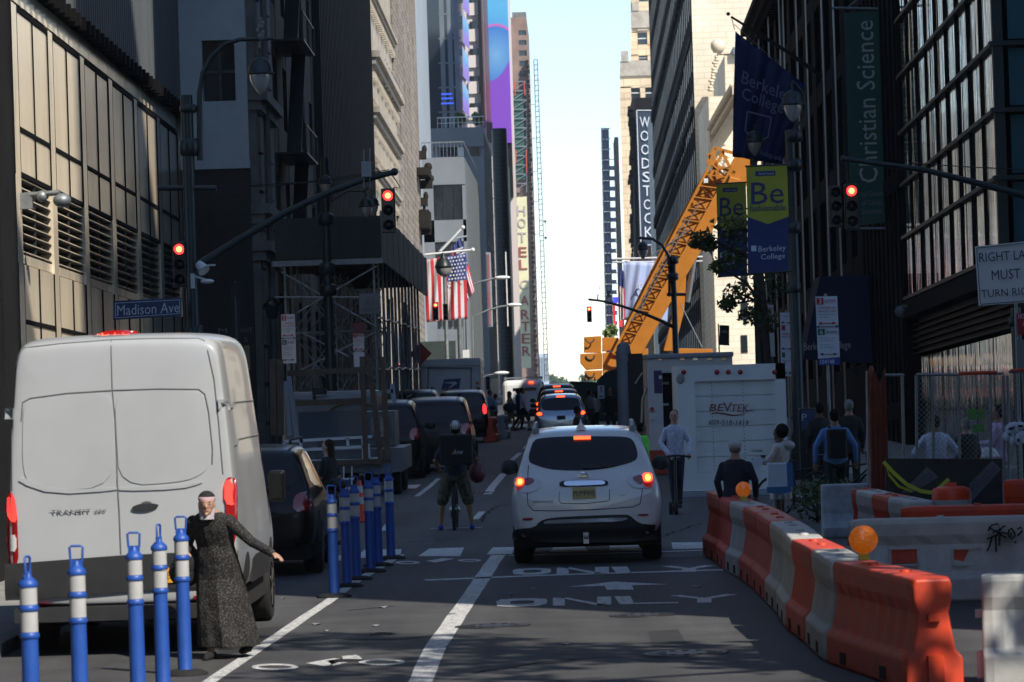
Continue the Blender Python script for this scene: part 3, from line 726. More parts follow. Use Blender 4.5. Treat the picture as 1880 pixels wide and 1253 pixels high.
# the screen: blue field, a big disc and a purple sweep
m = bpy.data.materials.new('led_art'); m.use_nodes = True; nt = m.node_tree; N = nt.nodes; L_ = nt.links; b = N['Principled BSDF']; b.inputs['Base Color'].default_value = (.02, .02, .02, 1)
tc = N.new('ShaderNodeTexCoord'); mp = N.new('ShaderNodeMapping'); L_.new(tc.outputs['Generated'], mp.inputs[0]); mp.inputs['Scale'].default_value = (1, 0, 6.85); mp.inputs['Location'].default_value = (-.35, 0, -3.42)
ln = N.new('ShaderNodeVectorMath'); ln.operation = 'LENGTH'; L_.new(mp.outputs[0], ln.inputs[0])
r1 = N.new('ShaderNodeValToRGB'); r1.color_ramp.elements[0].position = .0; r1.color_ramp.elements[0].color = (.18, .45, .8, 1); r1.color_ramp.elements[1].position = .55; r1.color_ramp.elements[1].color = (.03, .22, .68, 1)
mm = N.new('ShaderNodeMath'); mm.operation = 'MULTIPLY'; mm.inputs[1].default_value = .5; L_.new(ln.outputs['Value'], mm.inputs[0]); L_.new(mm.outputs[0], r1.inputs[0])
for p, c in ((.565, (.6, .14, .6)), (.60, (.65, .16, .6)), (.62, (.08, .42, .85)), (.95, (.1, .5, .9))):
    e = r1.color_ramp.elements.new(p); e.color = rgba(c)
s = N.new('ShaderNodeSeparateXYZ'); L_.new(tc.outputs['Generated'], s.inputs[0])
# purple under a sloping line
ma = N.new('ShaderNodeMath'); ma.operation = 'MULTIPLY'; ma.inputs[1].default_value = .12; L_.new(s.outputs[0], ma.inputs[0])
pw = N.new('ShaderNodeMath'); pw.operation = 'POWER'; pw.inputs[1].default_value = 2; L_.new(s.outputs[0], pw.inputs[0])
mb_ = N.new('ShaderNodeMath'); mb_.operation = 'MULTIPLY_ADD'; mb_.inputs[1].default_value = .115; mb_.inputs[2].default_value = .354; L_.new(pw.outputs[0], mb_.inputs[0])
gt = N.new('ShaderNodeMath'); gt.operation = 'LESS_THAN'; L_.new(s.outputs[2], gt.inputs[0]); L_.new(mb_.outputs[0], gt.inputs[1])
mxn = N.new('ShaderNodeMix'); mxn.data_type = 'RGBA'; L_.new(gt.outputs[0], mxn.inputs[0]); L_.new(r1.outputs[0], mxn.inputs[6]); mxn.inputs[7].default_value = (.24, .055, .62, 1)
L_.new(mxn.outputs[2], b.inputs['Emission Color']); b.inputs['Emission Strength'].default_value = .68; M['led_art'] = m
m = MB(); px_box(m, 893, -60, 940, 262, ZS-.9, .9); m.build('screen', 'led_art', st)
m = MB(); px_box(m, 932, 262, 943, 362, ZS-.4, .9); m.build('screen_base', 'black_metal', st)
m = MB(); px_box(m, 893, 225, 905, 262, ZS-1.4, .5); m.build('screen_base', 'black_metal', st)
ZC = 400.0
a = at(902, 236, ZC); b = at(930, 236, ZC)
m = MB(); cx = (a.x+b.x)/2; R_ = (b.x-a.x)/2
m.lathe((cx, ZC+R_, 0), [(R_, -3), (R_, a.z-.3), (R_*.96, a.z), (0, a.z+.05)], 24)
tower = thing('round_tower', 'black half round tower between the grey block and the purple screen', 'building', (cx, ZC+R_, 0)); m.build('wall', 'black_metal', tower)
m = MB()
for k in range(60): m.lathe((cx, ZC+R_, 1+k*.45), [(R_*1.0, 0), (R_*1.02, .03), (R_*1.02, .12), (R_, .15)], 24)
m.build('ribbing', 'dark_green_metal', tower)
m = MB(); px_box(m, 925, 300, 944, 690, ZC+8, 12); m.build('annex', 'black_metal', tower)
# ---- brick hotel with scaffold and its blade sign
ZH = 700.0
h = thing('hotel_building', 'brick hotel tower with a boxed scaffold below its top floors', 'building', (-11, ZH, 0))
m = MB(); a = at(938, 24, ZH); b = at(967, 700, ZH); xr2 = at(968, 80, ZH).x; xw0, xw1 = at(950, 0, ZH).x, at(964, 0, ZH).x
m.box(a.x-4, xr2, ZH+.5, ZH+40, -6, at(950, 33, ZH).z); m.box(a.x-4, xw0, ZH, ZH+.5, -6, at(950, 32, ZH).z); m.box(xw1, xr2, ZH, ZH+.5, -6, at(950, 32, ZH).z)
ys = [(32, 56), (65, 74), (83, 93), (103, 112), (122, 131), (141, 700)]
for y0, y1 in ys: m.box(xw0, xw1, ZH, ZH+.5, at(957, y1, ZH).z, at(957, y0, ZH).z)
m.build('wall', 'brick_brown', h)
m = MB(); px_box(m, 940, 23, 966, 33, ZH+.5, 8); m.build('parapet', 'pale_stone', h)
for y0, y1 in ((56, 65), (74, 83), (93, 103), (112, 122), (131, 141)):
    m = MB(); px_box(m, 950, y0, 964, y1, ZH+.3, .1); m.build('window', 'glass_dark', h)
mk('net_green', (.03, .10, .08), .8); mk('red_steel', (.5, .06, .03), .5)
m = MB(); px_box(m, 943, 165, 965, 330, ZH-1.2, .1); m.build('scaffold_net', 'net_green', h)
m = MB()
for k in range(12):
    y0 = 150+k*17; p, q, r_, s_ = at(941, y0, ZH-1.5), at(967, y0, ZH-1.5), at(941, y0+17, ZH-1.5), at(967, y0+17, ZH-1.5)
    m.bar(p, q, .16); m.bar(r_, q, .14) if k % 2 else m.bar(r_, q, .14); m.bar(p, r_, .12); m.bar(q, s_, .12)
m.build('scaffold_frame', 'galv', h)
m = MB(); m.bar(at(962, 150, ZH-1.7), at(964, 175, ZH-1.7), .2); m.bar(at(945, 150, ZH-1.7), at(946, 175, ZH-1.7), .2); m.bar(at(966, 275, ZH-1.7), at(967, 318, ZH-1.7), .2); m.bar(at(947, 275, ZH-1.7), at(947, 300, ZH-1.7), .2); m.build('hoist_rail', 'red_steel', h)
m = MB()
for k in range(66):
    y0 = 110+k*9; px_box(m, 966+k*.24, y0, 970+k*.25+(k % 3), y0+5, ZH-2, 3)
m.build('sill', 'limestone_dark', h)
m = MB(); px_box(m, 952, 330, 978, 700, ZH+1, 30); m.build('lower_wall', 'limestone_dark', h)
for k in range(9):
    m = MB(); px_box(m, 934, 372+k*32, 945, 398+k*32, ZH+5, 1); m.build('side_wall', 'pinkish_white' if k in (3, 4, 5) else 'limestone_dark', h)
ZQ = 640.0
s = thing('hotel_sign', 'tall cream vertical blade sign with red and outlined letters', 'sign', at(962, 690, ZQ))
mk('sign_cream', (.72, .68, .42), .6, noise=(.5, .1)); mk('sign_red', (.35, .06, .05), .6); mk('sign_outline', (.5, .42, .4), .6)
m = MB(); P = [at(945, 363, ZQ), at(967, 361, ZQ), at(975, 676, ZQ), at(959, 676, ZQ)]
m.add([p for p in P]+[p+Vector((0, 1.2, 0)) for p in P], [(0, 1, 2, 3), (7, 6, 5, 4), (0, 4, 5, 1), (1, 5, 6, 2), (2, 6, 7, 3), (3, 7, 4, 0)]); m.build('sign_panel', 'sign_cream', s)
for i, (ch, yc) in enumerate(zip('HOTELCARTER', (387, 410, 436, 463, 486, 523, 552, 578, 600, 622, 645))):
    lx = 949+(yc-363)*.036; 
    text(ch, at(lx, yc+9, ZQ-.1), at(lx+15, yc+9, ZQ-.1), at(lx-.4, yc-9, ZQ-.1), 'sign_red' if i not in (0, 1, 2, 5) else 'sign_outline', s, 'sign_letter', ext=.08)
# ---- lattice mast with stays
ZM_ = 800.0
ms = thing('lattice_mast', 'thin steel lattice mast rising alone against the sky', 'mast', at(1001, 700, ZM_))
def mastx(y): return 980+(y-110)*.0345
m = MB(); steps = [110+i*9.5 for i in range(63)]
for i, y in enumerate(steps[:-1]):
    y2 = steps[i+1]; a, b, c, d = at(mastx(y), y, ZM_), at(mastx(y)+6.6, y, ZM_), at(mastx(y2), y2, ZM_), at(mastx(y2)+6.6, y2, ZM_)
    m.bar(a, c, .18); m.bar(b, d, .18); m.bar(a, b, .15)
    if i % 2: m.bar(a, d, .06)
m.build('lattice', mk('mast_grey', (.06, .065, .07), .6), ms)
m = MB()
for y in (192, 254, 315, 370, 430, 492, 553, 613): m.bar(at(mastx(y)-13, y+1, ZM_), at(mastx(y), y, ZM_), .12)
m.build('tie', 'mast_grey', ms)
m = MB(); m.tube([at(1001, 407, ZM_), at(1003, 470, ZM_), at(1009, 600, ZM_), at(1010, 690, ZM_)], .05, 5); m.ell(at(1001, 407, ZM_), .3, 8, 6); m.ell(at(1002, 437, ZM_), .3, 8, 6); m.bar(at(993, 407, ZM_), at(1001, 407, ZM_), .08); m.build('cable', 'mast_grey', ms)
m = MB(); px_box(m, 984, 650, 1008, 720, 1200, 20); px_box(m, 975, 640, 985, 720, 1190, 20)
o = thing('far_building', 'small pale blue block low at the far end of the street', 'building', at(996, 705, 1200)); m.build('wall', mk('far_pale', (.42, .5, .58), .7), o)
for k in range(5):
    m = MB(); px_box(m, 987+k*4, 656, 989+k*4, 700, 1199.6, .3); m.build('window', 'slate_wall', o)

# ================================================================ right side
XR = 9.3
# ---- mirror glass corner building
ZF = 82.8; zf = lambda px, py: lev(onx(px, py, XR))
gl = thing('glass_building', 'mirror glass corner building with dark slanting transoms at the right edge', 'building', (16, ZF, 0))
lv = [lev(onx(1840, y, XR)) for y in (-75, 65, 193, 322, 452)]
lv.insert(0, lv[0]+(lv[0]-lv[1])); lv.insert(0, lv[0]+2.05)
LB = lev(onx(1732, 518, XR)); LV2 = lev(onx(1776, 621, XR)); lv[-1] = LB
ys_ = [ZF+.25+i*(106.7-ZF-.25)/9 for i in range(10)]
m = MB(); m.box(XR+.3, 30, ZF+.4, 106.7, LB-.4, 60); m.box(XR+1.6, 30, ZF+1.5, 106.7, -3, LB-.4); m.shear().build('core_wall', 'joint_dark', gl)
for i in range(9):
    for j in range(len(lv)-1):
        m = MB(); m.box(XR+.05, XR+.1, ys_[i]+.01, ys_[i+1]-.01, lv[j+1]+.05, lv[j]-.05); m.shear().build('glass_pane', 'glass_mirror', gl)
m = MB()
for z in lv: m.box(XR-.07, XR+.2, ZF-.02, 106.7, z-.045, z+.045)
m.shear().build('transom', 'dark_green_metal', gl)
for i in range(10):
    m = MB(); m.box(XR-.01, XR+.2, ys_[i]-.012, ys_[i]+.012, LB, lv[0]-.05); m.shear().build('mullion', 'dark_stone', gl)
for j in range(len(lv)-1):
    for k in range(3):
        m = MB(); m.box(XR+.32+k*2.2, XR+2.45+k*2.2, ZF+.05, ZF+.1, lv[j+1]+.1, lv[j]-.1); m.shear().build('glass_pane', 'glass_teal', gl)
m = MB()
for z in lv: m.box(XR-.1, 24, ZF-.12, ZF+.2, z-.05, z+.05)
m.box(XR-.02, XR+.2, ZF-.04, ZF+.2, LB-.2, lv[0])
m.shear().build('front_transom', 'dark_green_metal', gl)
m = MB(); m.box(XR-.1, 24, ZF-.15, 106.7, LB-.55, LB-.1); m.shear().build('canopy_edge', 'dark_stone', gl)
m = MB(); z = LV2
while z < LB-.65: m.box(XR+.15, XR+.3, ZF, 106.7, z, z+.035); z += .16
m.box(XR+.3, 24, ZF+.3, 106.7, LV2, LB-.56); m.shear().build('louvre', 'louver', gl)
for i in range(6):
    a = ZF+.3+i*4; m = MB(); m.box(XR+.25, XR+.3, a, a+3.8, .2, LV2-.1); m.shear().build('shop_window', 'glass_mirror', gl)
# ---- dark pillar building
pl = building('stone_building', 'tall black stone pier building behind the green banner', XR, 1, 107, 122, 60, 'dark_stone', 0)
m = MB(); y = 107.3
for k in range(10): m.box(XR-.06, XR, 107.2+k*1.5, 107.9+k*1.5, -1, 60)
for z in (3, 9.5, 16): m.box(XR-.08, XR, 107, 122, z, z+.5)
m.shear().build('pier', 'dark_stone', pl)
# ---- finned facade
LT = lev(onx(1392, 75, XR))
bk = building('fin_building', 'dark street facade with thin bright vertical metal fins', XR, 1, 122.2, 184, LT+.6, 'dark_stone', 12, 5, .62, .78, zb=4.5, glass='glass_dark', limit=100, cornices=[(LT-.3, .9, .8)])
m = MB()
for k in (1, 3, 6, 8, 11, 12, 15, 18, 20): m.box(XR-.35, XR-.3, 124+k*2.9, 124.12+k*2.9, 3.5, LT-.4)
m.shear().build('fin', 'steel', bk)
mk('navy', (.008, .018, .07), .7, noise=(2, .3))
m = MB(); a = at(1463, 512, 120); b = at(1568, 668, 120)
m.prism([(XR-.1, b.z), (a.x, b.z+.2), (a.x+.6, a.z), (XR-.1, a.z)], 'y', 118, 121)
aw = thing('awning', 'dark navy entrance awning with a college name behind the parking signs', 'awning', (8, 119, 3)); m.build('fabric', 'navy', aw)
mk('letter_pale', (.45, .48, .52), .7)
text('Berkeley College', at(1476, 648, 117.97), at(1562, 644, 117.97), at(1476, 630, 117.97), 'letter_pale', aw, 'awning_lettering', ext=.01)
# ---- ornate cream building and the tall one behind
ZO = 255.0
orn = thing('cream_building', 'sunlit cream stone building with a deep raking cornice behind the crane', 'building', (14, ZO, 0))
xo = at(1306, 350, ZO).x
m = MB(); m.box(xo, 24, ZO, ZO+21, -6, at(1380, 175, ZO).z); m.box(at(1330, 100, ZO).x, 24, ZO, ZO+21, at(1380, 175, ZO).z, at(1380, 100, ZO).z); m.build('wall', 'block_cream', orn)
m = MB(); a = at(1345, 88, ZO); m.box(a.x, 24, ZO-.5, ZO+20, a.z-.5, a.z); m.build('parapet', 'slate_wall', orn)
m = MB(); p0, p1 = at(1347, 158, ZO-30), at(1302, 236, ZO+1)
for d, w_, h_ in ((0, 1.1, .3), (.4, .8, .3), (.8, .5, .35), (1.2, .3, .3)):
    m.bar(p0+Vector((.5-w_*.3+.2, 0, -d)), p1+Vector((.5-w_*.3+.2, 0, -d)), w_, h_)
for k in range(22):
    q_ = p0.lerp(p1, (k+.5)/22); m.box(q_.x-.15, q_.x+.5, q_.y-.3, q_.y+.3, q_.z-1.75, q_.z-1.35)
m.box(at(1343, 160, ZO-30).x, at(1400, 160, ZO-30).x, ZO-31, ZO-30, at(1345, 176, ZO-30).z, at(1345, 158, ZO-30).z)
m.build('cornice', 'cream', orn)
m = MB()
for k in range(40):
    v = at(1316+random.uniform(0, 18), 250+k*2.4-random.uniform(0, 40), ZO-.3); m.ell(v, (random.uniform(.12, .3), .25, random.uniform(.12, .3)), 6, 5)
m.build('carving', 'cream', orn)
m = MB(); c = at(1318, 84, ZO)
m.lathe((c.x, ZO, c.z), [(0, -.5), (.3, -.48), (.46, -.2), (.5, 0), (.44, .24), (.2, .4), (.12, .46), (0, .5)], 14)
m.tube([(c.x, ZO, c.z-.5), at(1314, 115, ZO), at(1303, 165, ZO)], [.06, .07, .08], 8)
for k in range(12): m.ell(at(1315-k*1.1+(k%2)*2, 105+k*5.5, ZO), (.13+.05*(k%3), .2, .12), 6, 5)
m.box(at(1318, 0, ZO).x, xo+1.5, ZO-.1, ZO+1, at(1318, 100, ZO).z, at(1318, 96, ZO).z)
m.build('finial', 'cream', orn)
for k in range(4):
    m = MB(); px_box(m, 1360, 430+k*62, 1373, 462+k*62, ZO-.06, .1); m.build('window', 'glass_dark', orn)
ZB = 277.0
tb = thing('brick_tower', 'tall building with sunlit cream end wall and shaded dark stone street front', 'building', (16, ZB, 0))
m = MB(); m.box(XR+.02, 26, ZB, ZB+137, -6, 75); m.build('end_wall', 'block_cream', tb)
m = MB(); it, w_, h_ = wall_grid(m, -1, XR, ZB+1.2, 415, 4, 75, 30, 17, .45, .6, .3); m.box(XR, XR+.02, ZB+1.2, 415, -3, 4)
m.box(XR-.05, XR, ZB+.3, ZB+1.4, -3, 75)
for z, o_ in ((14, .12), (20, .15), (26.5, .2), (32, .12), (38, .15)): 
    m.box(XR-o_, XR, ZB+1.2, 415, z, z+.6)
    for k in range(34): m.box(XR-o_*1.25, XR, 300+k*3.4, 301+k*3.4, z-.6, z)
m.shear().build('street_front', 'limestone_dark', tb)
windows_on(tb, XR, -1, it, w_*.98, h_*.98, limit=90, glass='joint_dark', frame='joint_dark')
m = MB(); it = []
for j in range(9):
    for i in range(2): px_box(m, 1300+i*22, -30+j*48, 1308+i*22, -6+j*48, ZB-.05, .08)
# ---- slate fronted infill
sl = thing('slate_building', 'pale slate coloured facade with slanting rods left of the dark stone front', 'building', (14, 450, 0))
m = MB(); a = at(1204, 190, 450); m.box(a.x, 22, 450, 500, -6, at(1205, 180, 450).z); m.build('wall', 'slate_wall', sl)
m = MB()
for (x0, y0, x1, y1) in ((1197, 345, 1217, 280), (1199, 405, 1221, 355), (1195, 248, 1208, 185)): m.bar(at(x0, y0, 449), at(x1, y1, 449), .14)
m.build('rod', 'steel', sl)
# ---- woodstock building and sign
ZK = 590.0
wk = thing('ornate_building', 'narrow dark building with a knobbly cornice edge carrying the navy vertical sign', 'building', (12, ZK, 0))
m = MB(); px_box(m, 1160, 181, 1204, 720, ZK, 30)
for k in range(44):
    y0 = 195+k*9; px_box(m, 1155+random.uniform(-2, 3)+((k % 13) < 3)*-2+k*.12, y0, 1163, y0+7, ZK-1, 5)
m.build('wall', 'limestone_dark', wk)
ws = thing('vertical_sign', 'dark navy vertical sign with stacked white letters', 'sign', at(1184, 440, ZK-4))
ZK2 = ZK-4; mk('sign_navy', (.02, .035, .06), .5); mk('sign_white', (.62, .66, .7), .6)
m = MB(); P = [at(1167, 200, ZK2), at(1199, 200, ZK2), at(1201, 452, ZK2), at(1175, 452, ZK2)]
m.add(P+[p+Vector((0, 1, 0)) for p in P], [(0, 1, 2, 3), (7, 6, 5, 4), (0, 4, 5, 1), (1, 5, 6, 2), (2, 6, 7, 3), (3, 7, 4, 0)]); m.build('sign_panel', 'sign_navy', ws)
m = MB(); P2 = [p+Vector((0, -.1, 0)) for p in (at(1169, 203, ZK2), at(1197, 203, ZK2), at(1199, 450, ZK2), at(1177, 450, ZK2))]
for i in range(4): m.bar(P2[i], P2[(i+1) % 4], .12)
m.build('sign_border', 'sign_white', ws)
m = MB(); px_box(m, 1166, 180, 1202, 199, ZK2-.3, 2); m.build('sign_cap', 'dark_stone', ws)
for i, ch in enumerate('WOODSTOCK'):
    y = 234+i*25.2; x = 1175+i*1.15
    text(ch, at(x, y, ZK2-.12), at(x+(18 if ch == 'W' else 15), y, ZK2-.12), at(x-.5, y-19, ZK2-.12), 'sign_white', ws, 'sign_letter', ext=.08)
# ---- beige stepped tower
ZY = 690.0
bt = thing('stepped_tower', 'sunlit beige brick tower with stepped stone parapets against the sky', 'building', (12, ZY, 0))
def hole_wall(m, Z, x0, x1, y0, y1, holes, t=1.0):
    """frontal wall in picture columns with real openings; holes: (x0,y0,x1,y1) sorted, same rows grouped"""
    rows = sorted(set([y0, y1]+[h[1] for h in holes]+[h[3] for h in holes]))
    for a, b in zip(rows, rows[1:]):
        hs = sorted([h for h in holes if h[1] <= a and h[3] >= b]); c = x0
        for h in hs: px_box(m, c, a, h[0], b, Z, t); c = h[2]
        px_box(m, c, a, x1, b, Z, t)
h1 = [(1171, 59, 1188, 83), (1173, 101, 1189, 112), (1173, -10, 1190, 4)]
h2 = [(1159, 160, 1175, 182), (1185, 160, 1203, 182)]
m = MB(); hole_wall(m, ZY+12, 1158, 1212, -60, 115, h1); px_box(m, 1158, -60, 1212, 700, ZY+13.1, 10)
hole_wall(m, ZY, 1138, 1212, 137, 700, h2); px_box(m, 1141, 115, 1212, 137, ZY+1.1, 9); px_box(m, 1140, 137, 1212, 700, ZY+1.1, 10)
m.build('wall', 'brick_buff', bt)
m = MB(); px_box(m, 1138, 113, 1212, 138, ZY-.4, 1.4); px_box(m, 1140, 94, 1154, 113, ZY-.6, 2); px_box(m, 1158, 20, 1212, 50, ZY+11.5, 1.2); px_box(m, 1160, 4, 1173, 20, ZY+11.3, 2); px_box(m, 1170, 52, 1190, 56, ZY+11.7, .3)
m.build('parapet', 'limestone', bt)
for i, hh in enumerate(h1+h2):
    Z = ZY+12.4 if i < 3 else ZY+.4
    m = MB(); px_box(m, hh[0], hh[1], hh[2], hh[3], Z+.2, .2, 1); px_box(m, hh[0], (hh[1]+hh[3])/2-.5, hh[2], (hh[1]+hh[3])/2+.5, Z, .15, 0); m.build('window', ['white_paint', 'glass_dark'], bt)
# ---- scaffolded dark building at the far end
ZD = 1000.0
sc_ = thing('scaffolded_building', 'dark blue netted building wrapped in scaffolding left of the beige tower', 'building', (9, ZD, 0))
mk('net_navy', (.01, .025, .09), .8, noise=(.3, .5))
m = MB(); px_box(m, 1128, 252, 1150, 720, ZD+3, 30); m.build('wall', 'limestone_dark', sc_)
m = MB()
for k in range(24):
    y = 236+k*19; px_box(m, 1105+k*.42, y+1.5, 1118+k*.42, y+19, ZD, 2)
    if k > 2: px_box(m, 1118+k*.42, y+12, 1128+k*.3, y+19, ZD+1, 2)
m.build('netting', 'net_navy', sc_)
m = MB()
for k in range(24):
    y = 236+k*19
    for x in (1104, 1110, 1117): m.bar(at(x+k*.42, y, ZD-.5), at(x+(k+1)*.42, y+19, ZD-.5), .22)
    m.bar(at(1103+k*.42, y, ZD-.5), at(1120+k*.42, y, ZD-.5), .25)
    if k > 2: m.bar(at(1118+k*.42, y, ZD-.5), at(1129+k*.3, y, ZD-.5), .2)
m.build('scaffold_frame', 'black_metal', sc_)
# ---- far trees past the end of the street
def foliage(m, c, R_, n, leaf, mi=0, flat=1.0, seed=0):
    rnd = random.Random(seed); C = Vector(c)
    for _ in range(n):
        d = Vector((rnd.gauss(0, 1), rnd.gauss(0, 1), rnd.gauss(0, 1))).normalized()*(rnd.random()**.4)
        p = C+Vector((d.x*R_[0], d.y*R_[1], d.z*R_[2])); a = Vector((rnd.gauss(0, 1), rnd.gauss(0, 1), rnd.gauss(0, 1))).normalized()
        b = a.cross(Vector((rnd.gauss(0, 1), rnd.gauss(0, 1), rnd.gauss(0, 1)))).normalized(); s_ = leaf*rnd.uniform(.6, 1.3)
        m.add([p-a*s_, p+b*s_*.5, p+a*s_, p-b*s_*.5], [(0, 1, 2, 3)], mi)
    return m
mk('leaf_far', (.06, .10, .05), .8); mk('leaf', (.05, .09, .025), .6); mk('leaf_light', (.14, .2, .06), .6); mk('bark', (.05, .04, .035), .9, noise=(6, .4))
m = MB()
for k in range(60):
    x = random.uniform(-30, 16); c = Vector((x, 1300+random.uniform(-10, 20), random.uniform(-7, -.9)+.9*sin(x*.5))); foliage(m, c, (2.6, 3, 2.2), 300, .5, seed=k)
o = m.build('distant_wood', 'leaf_far'); struct(o, 'stuff')
# ---- unseen blocks around the camera; right-hand ones sized for shade on the street
def shade_block(x0, x1, y0, y1, h, nm, lb):
    r = thing(nm, lb, 'building', ((x0+x1)/2, (y0+y1)/2, 0)); m = MB(); m.box(x0, x1, y0, y1, -6, h); m.build('wall', 'dark_stone', r)
    return r
shade_block(9.6, 60, 27.5, 50, 45, 'office_block', 'dark office block right of the camera whose shadow covers the street')
shade_block(29.5, 60, 40, 49, 80, 'office_tower', 'dark slab tower standing on the office block right of the camera')  # tower added for its shadow over the trucks and parked cars
shade_block(30, 38, 85, 132, 112, 'office_tower', 'dark setback tower behind the finned street front')  # tower added to keep the sun off the left facades
shade_block(9.6, 60, -60, 9, 15, 'office_block', 'dark office block behind the camera on the right')
shade_block(-60, -9.8, -60, 29, 40, 'office_block', 'dark office block left of the camera')

# ---- the air of the street
m = MB(); m.box(-70, 75, -125, 1640, -32, 125)
hz = m.build('haze', []); struct(hz, 'stuff')
hm = bpy.data.materials.new('haze'); hm.use_nodes = True; nt = hm.node_tree; nt.nodes.remove(nt.nodes['Principled BSDF'])
pv_ = nt.nodes.new('ShaderNodeVolumePrincipled'); pv_.inputs['Color'].default_value = (.82, .9, 1, 1); pv_.inputs['Density'].default_value = HAZE; pv_.inputs['Anisotropy'].default_value = .3
nt.links.new(pv_.outputs[0], nt.nodes['Material Output'].inputs['Volume']); hz.data.materials.append(hm)
# ================================================================ vehicles
mk('car_white', (.76, .745, .71), .3, coat=.6, noise=(1.2, .06)); mk('seam_crease_shade', (.13, .14, .14), .6); mk('van_white', (.39, .405, .415), .33, coat=.35, noise=(.9, .1), bump=(1.6, .12, .03))
mk('car_black', (.005, .005, .005), .28, coat=.08, spec=.25); mk('car_silver', (.28, .33, .4), .25, .7, coat=.8); mk('car_blue', (.03, .06, .14), .3, .3, coat=.8)
mk('car_glass', (.006, .007, .008), .08, spec=.3); mk('car_glass_light', (.10, .13, .16), .05, spec=.9)
mk('rubber', (.012, .012, .012), .85, noise=(6, .3)); mk('trim_black', (.018, .018, .02), .6, noise=(4, .3)); mk('under_black', (.006, .006, .006), .9)
mk('rim_grey', (.18, .17, .15), .4, .7); mk('rim_dark', (.05, .05, .05), .4, .6); mk('line_dark', (.05, .05, .055), .7)
mk('lamp_red', (.35, .01, .012), .15, coat=1, emis=((1, .02, .01), .12)); mk('lamp_clear', (.65, .64, .63), .12, coat=1); mk('lamp_off', (.3, .01, .012), .2, coat=1)
mk('brake_on', (.9, .1, .03), .3, emis=((1, .07, .015), 3.0)); mk('brake_core', (1, .4, .1), .3, emis=((1, .3, .04), 5)); mk('brake_red', (.9, .05, .03), .3, emis=((1, .03, .025), 1.6))
mk('plate_yellow', (.5, .38, .12), .5); mk('plate_orange', (.75, .35, .03), .5); mk('plate_text', (.05, .05, .06), .6)
mk('truck_white', (.68, .69, .68), .5, noise=(1.1, .12)); mk('truck_grey', (.30, .34, .38), .5, noise=(1.1, .2)); mk('purple', (.05, .03, .13), .5); mk('maroon', (.11, .02, .03), .5); mk('usps_blue', (.03, .06, .2), .5)
mk('white_in_shade', (.13, .145, .16), .4, noise=(1.1, .3)); mk('wood', (.12, .08, .05), .8, noise=(3, .5)); mk('red_orange', (.5, .06, .02), .5); mk('interior_dark', (.01, .01, .012), .8)  # first colour: white truck paint with its shade mixed in
def PX(poly, Z): return [(at(x, y, Z).x, at(x, y, Z).z) for x, y in poly]
def ptube(bvh, pts, Z, r, start, off=.002, sub=.06):
    P = []
    q = [at(x, y, Z) for x, y in pts]
    for a, b in zip(q, q[1:]):
        n = max(1, int((b-a).length/sub)); P += [a.lerp(b, i/n) for i in range(n)]
    P.append(q[-1]); out = []
    for p in P:
        h = bvh.ray_cast(Vector((p.x, start, p.z)), Vector((0, 1, 0)), 3)
        if h[0] is not None: out.append(h[0]-Vector((0, off, 0)))
    return MB().tube(out, r, 5) if len(out) > 1 else MB()
def body_rings(st, xc, y0, k=None):
    rings = []
    for (y, zb, wm, zm, wb, zbt, wr, zr) in st:
        h = [(0, zb), (wm*.8, zb), (wm*.97, zb+.1), (wm, zm), (wb, zbt), (wr+(wb-wr)*.3, zbt+(zr-zbt)*.68), (wr+.012, zr-.07), (wr*.85, zr-.012), (0, zr)]
        pts = [(x, z) for x, z in h]+[(-x, z) for x, z in h[-2:0:-1]]
        rings.append([Vector((xc+x, y0+y, z)) for x, z in pts])
    return rings
def wheel(root, x, y, r=.36, w=.25, side=1, rim='rim_grey'):
    m = MB(); m.lathe((x, y, r), [(r*.6, -w/2), (r*.9, -w/2), (r*.985, -w*.4), (r, -w*.25), (r, w*.25), (r*.985, w*.4), (r*.9, w/2), (r*.6, w/2)], 28, axis='x')
    t = m.build('wheel', 'rubber', root); m = MB()
    m.lathe((x, y, r), [(0, side*w*.3), (r*.1, side*w*.42), (r*.18, side*w*.3), (r*.5, side*w*.34), (r*.6, side*w*.49), (r*.66, side*w*.5)], 20, axis='x')
    for k in range(7):
        q = 2*pi*k/7; m.bar((x+side*w*.42, y+cos(q)*r*.1, r+sin(q)*r*.1), (x+side*w*.42, y+cos(q)*r*.56, r+sin(q)*r*.56), .05, .03)
    m.build('rim', rim, t)
SUVST = [(0, .42, .80, .62, .80, .80, .74, .90), (.05, .36, .90, .62, .92, .88, .84, 1.0), (.16, .32, .965, .70, .95, 1.0, .88, 1.12), (.30, .3, .985, .75, .95, 1.02, .84, 1.24),
         (.55, .3, .99, .78, .93, 1.06, .77, 1.56), (.74, .3, .99, .8, .93, 1.08, .71, 1.70), (.95, .3, .99, .8, .93, 1.08, .70, 1.755), (2.4, .3, .99, .8, .93, 1.08, .70, 1.78), (3.1, .3, .99, .8, .93, 1.06, .68, 1.70),
         (3.9, .3, .98, .8, .93, 1.0, .78, 1.08), (4.6, .3, .95, .75, .9, .9, .75, .98), (4.95, .36, .8, .65, .8, .78, .7, .85)]
